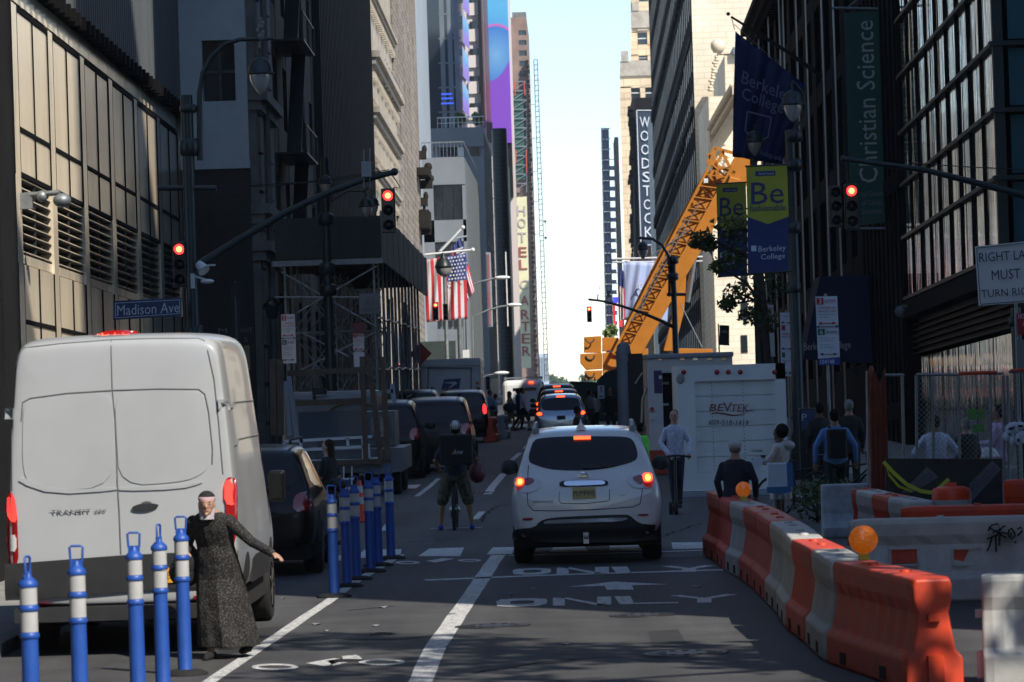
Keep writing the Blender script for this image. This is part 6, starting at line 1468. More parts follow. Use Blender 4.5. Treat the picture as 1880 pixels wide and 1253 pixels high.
m = MB(); c = at(375, 497, ZM1-.2); m.tube([c+Vector((-.12, .1, .14)), c], [.08, .13], 14); m.box(c.x-.28, c.x-.2, ZM1-.2, ZM1-.05, c.z-.35, c.z-.05); m.cbox(c+Vector((.12, 0, .1)), (.2, .12, .03)); m.ell(c+Vector((.05, 0, -.22)), (.14, .1, .05)); m.bar(c+Vector((-.2, .1, -.1)), c+Vector((.05, 0, -.2)), .04)
solo(m, 'traffic_camera', 'white cylindrical traffic camera strapped below the left mast arm', 'camera', 'truck_white', c)
# left twin lamps, dark pole in front of the shed
ZL2 = 105.0; l2 = thing('street_lamp', 'dark lamp post with two hanging lamps in front of the sidewalk shed', 'street lamp', (at(606, 700, ZL2).x, ZL2, .13))
pole(l2, 601, ZL2, at(600, 290, ZL2).z, .15, .1, zb=.13, mt='dark_green_metal')
m = MB(); x_ = at(601, 500, ZL2).x
for y0 in (415, 505, 545): v = at(601, y0, ZL2); m.lathe((x_, ZL2, v.z), [(.12, 0), (.22, .04), (.22, .3), (.12, .36)], 12)
m.tube([at(*p_, ZL2) for p_ in ((603, 385), (612, 340), (600, 308))], .03); m.tube([at(*p_, ZL2) for p_ in ((604, 372), (640, 350), (668, 352), (676, 345))], .03, 8); m.build('bracket', 'dark_green_metal', l2)
bishop(l2, 597, 338, ZL2-.3, .62); bishop(l2, 672, 380, ZL2-.3, .62); bishop(l2, 684, 378, ZL2+.5, .62)
def board(label, name, cat, pts, Z, mt, pole_to=None, group=None, y_to=None):
    P = [at(x_, y_, Z) for x_, y_ in pts]; c = sum(P, Vector((0, 0, 0)))/4; r = thing(name, label, cat, (c.x, Z, min(p.z for p in P)) if not pole_to else (c.x, Z, .13), group)
    m = MB(); m.add(P+[p_+Vector((0, .02, 0)) for p_ in P], [(0, 1, 2, 3), (7, 6, 5, 4), (0, 4, 5, 1), (1, 5, 6, 2), (2, 6, 7, 3), (3, 7, 4, 0)]); m.build('sign_plate', mt, r)
    if pole_to: m = MB(); X_ = at(pole_to, P[0].z, Z).x if False else at(pole_to, pts[0][1], Z).x; m.tube([(X_, Z+.05, .13), (X_, Z+.05, P[0].z+.05)], .03, 8); m.build('sign_pole', 'galv', r)
    return r
def park_sign(label, pts, Z, rows, pole_px, blue=False):
    """white parking regulation boards: rows of (text, y0, y1, material) down the sheet"""
    r = board(label, 'parking_sign', 'parking sign', pts, Z, 'board_white', pole_px, 'white parking regulation boards')
    (xl, yl), (xr_, yr), (xrb, yrb), (xlb, ylb) = pts
    f = lambda u, v: at(xl+(xr_-xl)*u+(xlb-xl)*v, yl+(yr-yl)*u+(ylb-yl)*v, Z-.012)
    for tx, u0, u1, v0, v1, mt in rows:
        if tx == '#':
            m = MB(); P = [f(u0, v0), f(u1, v0), f(u1, v1), f(u0, v1)]; m.add(P+[p_+Vector((0, .008, 0)) for p_ in P], [(0, 1, 2, 3), (7, 6, 5, 4), (0, 4, 5, 1), (1, 5, 6, 2), (2, 6, 7, 3), (3, 7, 4, 0)]); m.build('sign_square', mt, r)
        elif tx == '-':
            m = MB(); a, b = f(u0, v0), f(u1, v0); m.bar(a, b, .015, .012)
            for e, s in ((a, 1), (b, -1)): m.add([e+Vector((-s*.02, -.002, 0)), e+Vector((s*.05, -.002, .03)), e+Vector((s*.05, -.002, -.03))], [(0, 1, 2)])
            m.build('sign_arrow', mt, r)
        else:
            k = Vector((0, -.006, 0)); text(tx, f(u0, v1)+k, f(u1, v1)+k, f(u0, v0)+k, mt, r, 'sign_lettering', ext=.002)
    return r
full = [('#', .04, .36, .02, .13, 'ink_red'), ('3', .13, .27, .03, .12, 'board_white'), ('hour metered', .42, .9, .03, .1, 'ink_red'), ('COMMERCIAL', .1, .92, .165, .2, 'ink_red'), ('VEHICLES ONLY', .08, .95, .22, .255, 'ink_red'), ('Monday-Friday', .1, .85, .285, .31, 'ink_dark'), ('7am-6pm', .1, .6, .325, .35, 'ink_dark'), ('-', .12, .85, .43, .43, 'ink_red'), ('-', .0, 1, .485, .485, 'ink_dark'),
        ('#', .04, .36, .52, .62, 'ink_green'), ('6', .13, .27, .53, .61, 'board_white'), ('hour metered', .42, .9, .53, .6, 'ink_dark'), ('Monday-Friday', .1, .85, .66, .685, 'ink_dark'), ('6pm-Midnight', .1, .75, .7, .725, 'ink_dark'), ('Saturday', .1, .55, .77, .795, 'ink_dark'), ('8am-Midnight', .1, .75, .81, .835, 'ink_dark'), ('-', .12, .85, .93, .93, 'ink_dark')]
park_sign('left parking board, numbers 3 and 6, hanging before the sidewalk shed', [(516, 578), (541, 577), (544, 667), (518, 668)], 98, full, 528)
park_sign('parking board with a dark red header at the right end of the shed', [(648, 612), (668, 612), (669, 680), (650, 680)], 100, full[:9], 656)
m = MB(); px_box(m, 647, 593, 670, 611, 99.9, .03); solo(m, 'header_sign', 'dark red board fixed above the right hand parking board', 'sign', 'maroon', at(658, 611, 99.9))
r = board('grey sign reading MUST TURN at the shed corner', 'turn_sign', 'road sign', [(659, 540), (698, 538), (700, 576), (660, 577)], 108, 'sign_back', 690)
text('MUST', at(670, 561, 107.97), at(694, 560, 107.97), at(670, 553, 107.97), 'ink_dark', r, 'sign_lettering'); text('TURN LEFT', at(664, 573, 107.97), at(696, 571, 107.97), at(664, 566, 107.97), 'ink_dark', r, 'sign_lettering')
r = board('narrow dark vertical sign on the brick wall beside the lamp post', 'vertical_sign', 'sign', [(424, 520), (440, 519), (442, 700), (426, 700)], 110, 'black_metal', 432)
m = MB(); px_box(m, 431, 545, 438, 690, 109.95, .04); m.build('inset', 'slate_wall', r)
c = at(500, 565, 113); r = thing('wall_lantern', 'small hanging wall lantern by the pale stone strip', 'lantern', c); m = MB(); m.lathe((c.x, 113, c.z-.3), [(.1, -.05), (.16, 0), (.22, .3), (.28, .38), (.1, .55), (.03, .6)], 10); m.build('lantern_body', 'dark_green_metal', r)
# ---- sidewalk shed
ZS0, ZS1 = 112.0, 146.0; XS0, XS1 = at(505, 450, ZS0).x, at(700, 450, ZS0).x
sh = thing('sidewalk_shed', 'dark green plywood sidewalk shed on pipe legs with weathered end boards', 'scaffold', ((XS0+XS1)/2, ZS0, .13))
zt, zb_ = at(640, 398, ZS0).z, at(640, 474, ZS0).z; zb2 = at(640, 486, ZS0).z
m = MB(); m.box(XS0, XS1, ZS0, ZS0+.05, zb_, zt); 
for k in range(1, 5): m.box(XS0+(XS1-XS0)*k/5-.03, XS0+(XS1-XS0)*k/5+.03, ZS0-.03, ZS0-.001, zb_, zt)
m.build('parapet_board', 'plywood_green', sh)
m = MB(); y = ZS0+.06; k = 0
while y < ZS1: m.box(XS1-.03-(k % 3)*.012, XS1+.02-(k % 3)*.012, y, y+1.18, zb_-.1+SLOPE*0-(y-ZS0)*.012, zt+.15-(y-ZS0)*.012); y += 1.22; k += 1
m.build('weathered_board', 'plywood_old', sh)
m = MB(); m.box(XS0, XS1-.05, ZS0+.06, ZS1, zb_-.02, zb_+.1); m.build('deck', 'plywood_green', sh)
m = MB(); m.box(XS0-.1, XS1+.05, ZS0-.12, ZS0+.0, zb2, zb_-.03); m.build('header_beam', 'galv', sh)
legs = []
for i, y in enumerate([ZS0+.1+k*2.6 for k in range(13)]):
    for x_ in ((XS0+.25, XS1-.25) if i < 3 else (XS1-.25,)):
        m = MB(); m.tube([(x_, y, .13), (x_, y, zb_-.03)], .042, 8); m.build('leg', 'pipe', sh)
def brace(p, q, mt='pipe', r_=.028): m = MB(); m.tube([p, q], r_, 6); m.build('brace', mt, sh)
brace(at(517, 500, ZS0), at(690, 600, ZS0)); brace(at(693, 488, ZS0), at(545, 575, ZS0)); brace(at(505, 546, ZS0), at(700, 546, ZS0)); brace(at(555, 612, ZS0), at(640, 655, ZS0)); brace(at(552, 680, ZS0), at(700, 605, ZS0))
for dz in (2.6, 5.2, 9.0):
    zz = [.2, 2.0, 3.9, 5.6]; xm_ = [XS0+.25+(XS1-XS0-.5)*t/2 for t in range(3)]
    for i in range(3):
        brace((XS0+.2, ZS0+dz, zz[i]), (XS1-.2, ZS0+dz, zz[i]), 'pipe', .024)
        for j in range(2): brace((xm_[j], ZS0+dz, zz[i]), (xm_[j+1], ZS0+dz, zz[i+1]), 'pipe', .022); brace((xm_[j+1], ZS0+dz, zz[i]), (xm_[j], ZS0+dz, zz[i+1]), 'pipe', .022)
    brace((xm_[1], ZS0+dz, .13), (xm_[1], ZS0+dz, 5.7), 'pipe', .03)
for z0 in (1.2, 2.7, 4.2):
    m = MB(); m.tube([(XS1-.2, ZS0+k*2.6, z0+.09*(k % 2)) for k in range(13)], .028, 6); m.build('rail', 'pipe', sh)
for k in range(0, 12, 2): brace((XS1-.25, ZS0+.1+k*2.6, 1), (XS1-.25, ZS0+2.7+k*2.6, 4.9)); brace((XS1-.25, ZS0+2.7+k*2.6, 1), (XS1-.25, ZS0+.1+k*2.6, 4.9))
m = MB()
for k in range(14): m.box(XS0+.5, XS1-.5, ZS0+1+k*2.3, ZS0+1.12+k*2.3, zb_-.2, zb_-.03)
m.build('joist', 'wood', sh)
m = MB()
for k in range(22): y = ZS0+14+k*.9; m.tube([(XS1-.6-(k*7 % 5)*.3, y, .13), (XS1-.6-(k*7 % 5)*.3+random.uniform(-.1, .1), y, 5.2)], .03, 5)
m.build('inner_upright', 'pipe', sh)
# ---- stars and stripes flags
mk('flag_red', (.45, .02, .03), .7); mk('flag_white', (.55, .55, .56), .7); mk('flag_blue', (.04, .06, .2), .7); mk('flag_pale', (.36, .43, .66), .7)
def cloth(m, corners, nu, nv, Z, wave, matf, side=1):
    """grid cloth between four picture corners with vertical folds"""
    vs_, fs_ = [], []
    for j in range(nv+1):
        for i in range(nu+1):
            u, v = i/nu, j/nv; a = [corners[0][k]+(corners[1][k]-corners[0][k])*u for k in (0, 1)]; b = [corners[3][k]+(corners[2][k]-corners[3][k])*u for k in (0, 1)]
            x_, y_ = a[0]+(b[0]-a[0])*v, a[1]+(b[1]-a[1])*v; p_ = at(x_, y_, Z); p_.y += wave*sin(u*13+v*2)*(.3+v)+wave*.5*sin(u*29+v*5); vs_.append(p_)
    n0 = len(m.v); m.v += vs_
    for j in range(nv):
        for i in range(nu):
            m.f.append([n0+j*(nu+1)+i, n0+j*(nu+1)+i+1, n0+(j+1)*(nu+1)+i+1, n0+(j+1)*(nu+1)+i]); m.m.append(matf((i+.5)/nu, (j+.5)/nv)); m.s.append(True)
def us_flag(label, corners, Z, pole_, union=.42, rw=.15):
    r = thing('flag', label, 'flag', at(*corners[0], Z)); m = MB(); uh = union
    cloth(m, corners, 52, 20, Z, rw, lambda u, v: 2 if (u > 1-uh*1.28 and v < .42) else (0 if int(u*13) % 2 == 0 else 1))
    o = m.build('flag_cloth', ['flag_red', 'flag_white', 'flag_blue'], r); q_ = o.modifiers.new('t', 'SOLIDIFY'); q_.thickness = .02
    m = MB()
    for j in range(7):
        for i in range(5 if j % 2 else 6):
            u, v = 1-uh*1.28+(i+.6+(j % 2)*.5)*uh*1.28/6.3, .03+j*.055
            a = [corners[0][k]+(corners[1][k]-corners[0][k])*u for k in (0, 1)]; b = [corners[3][k]+(corners[2][k]-corners[3][k])*u for k in (0, 1)]
            p_ = at(a[0]+(b[0]-a[0])*v, a[1]+(b[1]-a[1])*v, Z-rw*1.5-.1); m.cbox(p_, (.09, .01, .09), Matrix.Rotation(.78, 3, 'Y'))
    m.build('flag_stars', 'flag_white', r)
    m = MB(); m.tube([at(x_, y_, Z) for x_, y_ in pole_], .06, 8); m.ell(at(*pole_[-1], Z), .12); m.build('flag_pole', 'truck_white', r)
us_flag('large hanging American flag with red and white stripes beside the far left lamp', [(778, 478), (856, 466), (858, 586), (783, 592)], 215, [(780, 468), (868, 459)], union=.36)
us_flag('dark American flag slung above the larger flag in the shade', [(826, 462), (850, 452), (872, 535), (856, 556)], 220, [(809, 462), (850, 418)], union=.5)
r = thing('flag', 'dark blue draped flag hanging between the left flagpoles', 'flag', at(836, 440, 222)); m = MB(); cloth(m, [(826, 460), (846, 434), (856, 500), (840, 560)], 14, 12, 222, .15, lambda u, v: 0); m.build('flag_cloth', ['flag_blue'], r)
m = MB(); m.tube([at(838, 438, 222), at(858, 434, 222)], .06); m.tube([at(806, 462, 222), at(846, 420, 222)], .05); m.build('flag_pole', 'truck_grey', r)
# far left corner lamp, signals and cobra heads
ZL3 = 190.0; l3 = thing('street_lamp', 'ornate lamp post with one round hooded lamp in front of the large flag', 'street lamp', (at(822, 650, ZL3).x, ZL3, .13)); pole(l3, 816, ZL3, at(815, 500, ZL3).z, .11, .09, zb=.13, mt='galv')
c = at(814.5, 503, ZL3); m = MB(); m.lathe((c.x, ZL3, c.z), [(.05, 1.05), (.12, .95), (.1, .85), (.3, .7), (.42, .4), (.45, .3), (.25, .28)], 14); h_ = m.build('lamp_hood', 'dark_green_metal', l3); m = MB(); m.lathe((c.x, ZL3, c.z), [(.42, .28), (.36, .05), (.2, -.1), (.1, -.15)], 14); m.build('lamp_globe', 'globe', h_)
m = MB(); x_ = at(842, 620, ZL3).x; m.tube([(x_, ZL3+2, .13), at(843, 585, ZL3+2)], .12, 8); solo(m, 'utility_pole', 'plain pale pole right of the far left lamp post', 'pole', 'galv', (x_, ZL3+2, .13))
signal('small red traffic light in front of the striped flag', 800, 555, 588, ZL3-1, True); signal('unlit side turned traffic light beside the far left lamp post', 818, 558, 588, ZL3-1.4, None)
for i, (pts, lb) in enumerate(((((852, 530), (880, 518), (905, 512), (922, 510)), 'pale curved street light arm, upper of three on the left'), (((868, 582), (895, 570), (920, 563), (944, 560)), 'pale curved street light arm, middle of three on the left'), (((884, 694), (895, 689), (910, 687), (921, 685)), 'sunlit curved street light arm, lowest of three on the left'))):
    Z = 232+i*10; r = thing('street_light', lb, 'street light', (at(pts[0][0]-4, 600, Z).x, Z, .1)); m = MB(); m.tube([(at(pts[0][0]-3, 600, Z).x, Z, .1)]+[at(x_, y_, Z) for x_, y_ in pts], .06 if i < 2 else .04, 8); m.build('arm', 'galv', r)
    m = MB(); c = at(*pts[-1], Z); m.ell(c, (.5, .2, .12)); m.build('lamp_head', 'truck_white', r)
signal('small unlit black signal low beside the mail truck', 896, 692, 716, 160, None)
signal('tiny red signal glowing inside the shed posts', 734, 667, 680, 148, True)
m = MB(); a = at(892, 464, 268); b = at(905, 600, 268); p = thing('poster_panel', 'tall framed red and grey poster on the side of the grey building', 'poster', at(900, 602, 268)); m.box(a.x, b.x, 268, 268.1, b.z, a.z); m.build('frame', 'truck_grey', p)
mpo = mat('poster_art', (.3, .04, .03), .5, noise=(.5, .9), c2=(.2, .16, .18)); m = MB(); m.box(a.x+.06, b.x-.1, 267.94, 267.99, b.z+.1, a.z-.1); m.build('poster', mpo, p)
m = MB(); m.box(at(913, 0, 268).x, at(915, 0, 268).x, 267.9, 268.1, b.z, a.z); m.build('frame_post', 'truck_white', p)
# small sign under the flags, orange diamond, green hoarding
m = MB(); c = at(772, 650, 147); m.cbox(c, (.62, .03, .62), Matrix.Rotation(.785, 3, 'Y')); solo(m, 'warning_sign', 'orange diamond warning sign at the end of the shed', 'road sign', 'barrier_orange', c)
m = MB(); px_box(m, 768, 628, 838, 690, 200, .2); m2 = thing('site_hoarding', 'dark green hoarding under the flags with a small white panel', 'hoarding', at(803, 700, 200)); m.build('board', 'plywood_green', m2); m = MB(); px_box(m, 846, 643, 862, 657, 199.9, .05); m.build('panel', 'truck_white', m2)
# ---- right side lamps, signs, banners
ZR1 = 78.0; r1 = thing('street_lamp', 'dark ornate lamp post carrying the nearer college banner', 'street lamp', (at(1462, 700, ZR1).x, ZR1, .13))
pole(r1, 1458, ZR1, at(1455, 240, ZR1).z, .13, .1, zb=.13)
for y0, w_ in ((262, .3), (315, .3), (430, .24), (540, .24)): m = MB(); v = at(1456, y0, ZR1); m.lathe((v.x+.02, ZR1, v.z), [(w_*.4, 0), (w_*.6, .04), (w_*.6, .22), (w_*.4, .26)], 14); m.build('collar', 'dark_green_metal', r1)
bishop(r1, 1455, 193, ZR1-.05, .75); m = MB(); m.tube([at(1456, 240, ZR1), at(1478, 215, ZR1+.1), at(1474, 170, ZR1+.1), at(1455, 150, ZR1)], .03, 8); m.build('curved_arm', 'dark_green_metal', r1)
ZR2 = 104.0; r2 = thing('street_lamp', 'farther dark lamp post whose glass lamp shows against the navy flag', 'street lamp', (at(1392, 700, ZR2).x, ZR2, .13)); pole(r2, 1390, ZR2, at(1387, 290, ZR2).z, .13, .1, zb=.13); bishop(r2, 1386, 262, ZR2-.05, .8)
mk('banner_lime', (.36, .38, .03), .65, noise=(1.5, .2)); mk('banner_navy', (.012, .03, .13), .65, noise=(1.5, .2)); mk('ink_navy', (.02, .03, .12), .6); mk('ink_pale', (.5, .55, .62), .6)
def be_banner(label, x0, x1, y0, y1, Z, chevron=True, pole_px=None, t2=True):
    r = thing('street_banner', label, 'banner', at((x0+x1)/2, y1, Z)); ym = y0+(y1-y0)*.47; yt = ym+(y1-y0)*.07; xm = (x0+x1)/2+2; d = 3
    up = [(x0, y0+2), (x1, y0-2), (x1+d, ym), (xm, yt), (x0+d-1, ym)]; lo = [(x0+d-1, ym), (xm, yt), (x1+d, ym), (x1+d, y1-4), (x0+d, y1)]
    for pl_, mt, nm in ((up, 'banner_lime', 'lime_cloth'), (lo, 'banner_navy', 'navy_cloth')):
        m = MB(); m.prism([(at(x_, y_, Z).x, at(x_, y_, Z).z) for x_, y_ in pl_], 'y', Z, Z+.012); m.build(nm, mt, r)
    w_ = x1-x0; Zt = Z-.004
    text('Be', at(x0+w_*.12, y0+(y1-y0)*.36, Zt), at(x0+w_*.92, y0+(y1-y0)*.345, Zt), at(x0+w_*.12, y0+(y1-y0)*.155, Zt), 'ink_navy', r, 'banner_lettering')
    text('fashionable', at(x0+w_*.08, y0+(y1-y0)*.425, Zt), at(x0+w_*.97, y0+(y1-y0)*.41, Zt), at(x0+w_*.08, y0+(y1-y0)*.365, Zt), 'ink_navy', r, 'banner_lettering')
    m = MB(); px_box(m, x0+w_*.22, y0+(y1-y0)*.05, x0+w_*.72, y0+(y1-y0)*.09, Zt, .004); tg = m.build('logo_plate', 'ink_navy', r, bevel=.001)
    text('Grand Central', at(x0+w_*.3, y0+(y1-y0)*.083, Zt-.006), at(x0+w_*.68, y0+(y1-y0)*.08, Zt-.006), at(x0+w_*.3, y0+(y1-y0)*.06, Zt-.006), 'ink_pale', tg, 'banner_lettering')
    if t2:
        text('Berkeley', at(x0+w_*.3, y0+(y1-y0)*.815, Zt), at(x0+w_*.97, y0+(y1-y0)*.8, Zt), at(x0+w_*.3, y0+(y1-y0)*.745, Zt), 'ink_pale', r, 'banner_lettering'); text('College', at(x0+w_*.36, y0+(y1-y0)*.885, Zt), at(x0+w_*.95, y0+(y1-y0)*.87, Zt), at(x0+w_*.36, y0+(y1-y0)*.82, Zt), 'ink_pale', r, 'banner_lettering')
        m = MB(); px_box(m, x0+w_*.12, y0+(y1-y0)*.74, x0+w_*.25, y0+(y1-y0)*.79, Zt, .004); m.build('crest', 'ink_pale', r)
    m = MB(); m.tube([at(x0-2, y0+1, Z+.01), at(pole_px, y0-3, Z+.01)], .02, 8); m.tube([at(x0+2, y1, Z+.01), at(pole_px, y1-5, Z+.01)], .02, 8); m.build('banner_arm', 'dark_green_metal', r)
be_banner('nearer lime and navy banner, fully visible on its lamp post', 1370, 1445, 305, 503, ZR1-.1, pole_px=1458)
be_banner('farther lime and navy banner partly behind leaves and the nearer banner', 1315, 1369, 337, 509, ZR2-.1, pole_px=1390)
# navy flag with pole
ZFl = 138.0; fl = thing('flag', 'big navy college flag hanging from a slanting pole', 'flag', at(1350, 60, ZFl)); m = MB()
cloth(m, [(1350, 58), (1478, 156), (1436, 303), (1345, 288)], 26, 18, ZFl, .12, lambda u, v: 0); o = m.build('flag_cloth', ['banner_navy'], fl); q_ = o.modifiers.new('t', 'SOLIDIFY'); q_.thickness = .02
def ft(s, a, b, c): text(s, at(*a, ZFl-.35), at(*b, ZFl-.35), at(*c, ZFl-.35), 'ink_faint', fl, 'flag_lettering', ext=.01)
mk('ink_faint', (.2, .23, .34), .7)
ft('Berkeley', (1360, 160), (1452, 198), (1364, 130)); ft('College', (1360, 188), (1436, 216), (1364, 160)); ft('berkeley.edu', (1380, 282), (1436, 300), (1382, 270))
m = MB()
for a, b in (((1372, 205), (1416, 216)), ((1416, 216), (1410, 252)), ((1372, 205), (1368, 240)), ((1368, 240), (1388, 262)), ((1388, 262), (1410, 252))): m.bar(at(*a, ZFl-.35), at(*b, ZFl-.35), .05)
m.build('flag_crest', 'ink_faint', fl)
m = MB(); m.tube([at(1342, 31, ZFl), at(1440, 92, ZFl), at(1524, 151, ZFl)], [.04, .07, .09], 10); m.ell(at(1337, 26, ZFl), .07); m.build('flag_pole', 'black_metal', fl)
m = MB(); m.tube([at(1349, 55, ZFl), at(1343, 33, ZFl)], .015, 5); m.tube([at(1348, 45, ZFl), at(1420, 110, ZFl)], .012, 5); m.build('halyard', 'galv', fl)
# green wall banner
ZG_ = 112.0; gb = thing('wall_banner', 'tall dark green vertical banner with pale sideways lettering', 'banner', at(1590, 418, ZG_)); mk('banner_green', (.010, .085, .07), .6, noise=(1, .2)); mk('ink_green_grey', (.36, .45, .42), .6)
m = MB(); m.prism([(at(x_, y_, ZG_).x, at(x_, y_, ZG_).z) for x_, y_ in ((1550, 24), (1620, 20), (1632, 408), (1562, 416))], 'y', ZG_, ZG_+.03); m.build('banner_cloth', 'banner_green', gb)
text('Christian Science', at(1612, 335, ZG_-.01), at(1603, 38, ZG_-.01), at(1578, 336, ZG_-.01), 'ink_green_grey', gb, 'banner_lettering')
for i, s in enumerate(('1st Church', 'of Christ', 'Scientist')): text(s, at(1582, 362+i*16, ZG_-.01), at(1620, 360+i*16, ZG_-.01), at(1582, 352+i*16, ZG_-.01), 'banner_lime' if 0 else 'sign_back', gb, 'banner_lettering')
m = MB(); m.tube([at(1528, 15, ZG_), at(1640, 17, ZG_)], .04, 8); m.tube([at(1558, 12, ZG_), at(1580, -5, ZG_)], .02, 6); m.tube([at(1560, 420, ZG_), at(1640, 420, ZG_)], .04, 8); m.build('banner_arm', 'galv', gb)
# right mast and signal
ZRM = 80.0; rm = thing('signal_mast', 'dark mast arm sweeping in from the right edge with a wire below', 'mast arm', (at(1885, 400, ZRM).x+.6, ZRM, .13))
m = MB(); m.tube([at(1549, 292, ZRM), at(1600, 299, ZRM), at(1700, 313, ZRM), at(1800, 338, ZRM), at(1890, 362, ZRM), at(1960, 392, ZRM)], [.05, .055, .06, .07, .08, .09], 12); m.ell(at(1549, 292, ZRM), .075); m.tube([at(1960, 380, ZRM), (at(1960, 380, ZRM).x, ZRM, .13)], .12, 10); m.build('arm', 'dark_green_metal', rm)
m = MB(); m.tube([at(1670, 300, ZRM), at(1780, 307, ZRM), at(1890, 312, ZRM)], .012, 5); m.tube([at(1553, 295, ZRM), at(1556, 335, ZRM)], .02, 6); m.build('cable', 'black_metal', rm)
signal('red traffic light hanging at the tip of the right mast arm', 1564, 337, 421, ZRM-.2, True)
r = signal('side turned traffic light with hooded lenses beside the right red light', 1535, 341, 418, ZRM, None)
# signs right
r = board('white road sign reading RIGHT LANE MUST TURN RIGHT', 'turn_sign', 'road sign', [(1790, 453), (1915, 440), (1920, 553), (1797, 562)], 64, 'board_bright', 1862)
for s, a, b, c in (('RIGHT LANE', (1798, 482), (1908, 474), (1797, 465)), ('MUST', (1821, 515), (1874, 511), (1820, 497)), ('TURN RIGHT', (1802, 547), (1912, 540), (1801, 533))): text(s, at(*a, 63.97), at(*b, 63.97), at(*c, 63.97), 'ink_dark', r, 'sign_lettering')
m = MB(); P = [at(x_, y_, 63.98) for x_, y_ in ((1793, 456), (1912, 443), (1917, 550), (1800, 559))]
for i in range(4): m.bar(P[i], P[(i+1) % 4], .012)
m.build('sign_border', 'ink_dark', r)
r = board('red sign reading NO on a post at the right edge', 'red_sign', 'road sign', [(1866, 576), (1925, 572), (1926, 610), (1869, 616)], 63, 'ink_red', None); text('NO STANDING', at(1870, 586, 62.97), at(1920, 582, 62.97), at(1869, 577, 62.97), 'board_white', r, 'sign_lettering'); text('ANYTIME', at(1877, 600, 62.97), at(1918, 596, 62.97), at(1877, 590, 62.97), 'board_white', r, 'sign_lettering')
m = MB(); px_box(m, 1866, 624, 1930, 676, 63, .02); solo(m, 'blank_board', 'blank pale board under the red NO sign at the right edge', 'board', 'sign_back', at(1880, 676, 63))
m = MB(); m.tube([(at(1868, 560, 64.3).x, 64.3, .13), at(1864, 565, 64.3)], .09, 10); v = at(1865, 600, 64.3); m.lathe((v.x, 64.3, v.z), [(.1, 0), (.13, .03), (.13, .15), (.1, .18)], 12); solo(m, 'sign_post', 'dark green post holding the turn sign', 'post', 'dark_green_metal', (at(1868, 600, 64.3).x, 64.3, .13))
park_sign('bright parking board with numbers 3 and 6 before the navy awning', [(1497, 545), (1537, 544), (1542, 656), (1502, 659)], 72, full, 1516)
m = MB(); px_box(m, 1503, 659, 1543, 670, 71.99, .02); r = thing('number_plate_sign', 'blue strip with a long number under the bright parking board', 'sign', at(1523, 670, 71.99)); m.build('sign_plate', 'board_blue', r); text('104148', at(1506, 669, 71.97), at(1532, 668, 71.97), at(1506, 661, 71.97), 'board_white', r, 'sign_lettering')
park_sign('narrower parking board left of the bright one, seen at an angle', [(1432, 574), (1455, 575), (1459, 692), (1434, 690)], 86, [('#', .1, .4, .2, .28, 'ink_red'), ('-', .1, .85, .16, .16, 'ink_dark'), ('COMMERCIAL', .1, .92, .32, .35, 'ink_red'), ('VEHICLES ONLY', .08, .95, .37, .4, 'ink_red'), ('No Standing', .1, .8, .04, .07, 'ink_dark'), ('-', .1, .85, .57, .57, 'ink_dark'), ('#', .1, .35, .63, .71, 'ink_green'), ('Monday-Friday', .1, .85, .75, .78, 'ink_dark'), ('-', .1, .85, .95, .95, 'ink_dark')], 1444)
park_sign('parking board half hidden by leaves behind the banner poles', [(1404, 560), (1420, 560), (1423, 655), (1406, 655)], 106, full[:9], 1412)
m = MB(); c = at(1670, 565, 105); m.lathe((XR-.3, 105, c.z-.15), [(.02, -.12), (.12, -.06), (.16, .05), (.14, .12), (.06, .2)], 14); m.bar((XR, 105, c.z+.05), (XR-.3, 105, c.z+.05), .06); solo(m, 'security_camera', 'pale dome camera on the black stone pier', 'camera', 'slate_wall', (XR-.3, 105, c.z-.2))
# pay station
c = at(1478, 750, 76); pm = thing('parking_meter', 'dark parking pay station with a white P on a blue face', 'parking meter', (c.x+.1, 76, .13)); m = MB(); m.box(c.x-.12, c.x+.3, 76, 76.3, .13, c.z); m.build('cabinet', 'black_metal', pm, bevel=.03)
m = MB(); m.box(c.x-.08, c.x+.22, 75.985, 75.998, c.z-.42, c.z-.04); pp = m.build('face_plate', 'sign_blue', pm); text('P', at(1472, 773, 75.98), at(1481, 773, 75.98), at(1472, 760, 75.98), 'letter_pale', pp, 'letter')
# mid right lamp with mast
ZL4 = 190.0; l4 = thing('street_lamp', 'lamp post with curved lamp arm standing before the crane boom', 'street lamp', (at(1238, 650, ZL4).x, ZL4, .13))
x_ = pole(l4, 1236, ZL4, at(1234, 475, ZL4).z, .17, .13, zb=.13)
m = MB(); m.tube([at(*p_, ZL4) for p_ in ((1229, 545), (1229, 490), (1226, 468), (1215, 450), (1198, 439), (1173, 437))], .07, 8); m.tube([at(1224, 541, ZL4), at(1259, 541, ZL4)], .08, 8); m.build('curved_arm', 'dark_green_metal', l4)
for y0 in (478, 508): m = MB(); v = at(1235, y0+8, ZL4); m.lathe((v.x, ZL4, v.z), [(.15, 0), (.3, .06), (.3, .35), (.15, .42)], 12); m.build('collar', 'dark_green_metal', l4)
bishop(l4, 1180, 459, ZL4-.1, 1.0)
mm_ = thing('signal_mast', 'thin mast arm reaching left over the street in front of the crane', 'mast arm', (x_, ZL4, 6)); m = MB(); m.tube([at(*p_, ZL4) for p_ in ((1235, 600), (1215, 590), (1180, 575), (1140, 562), (1105, 553), (1080, 550))], [.1, .09, .08, .07, .06, .06], 10); m.build('arm', 'dark_green_metal', mm_)
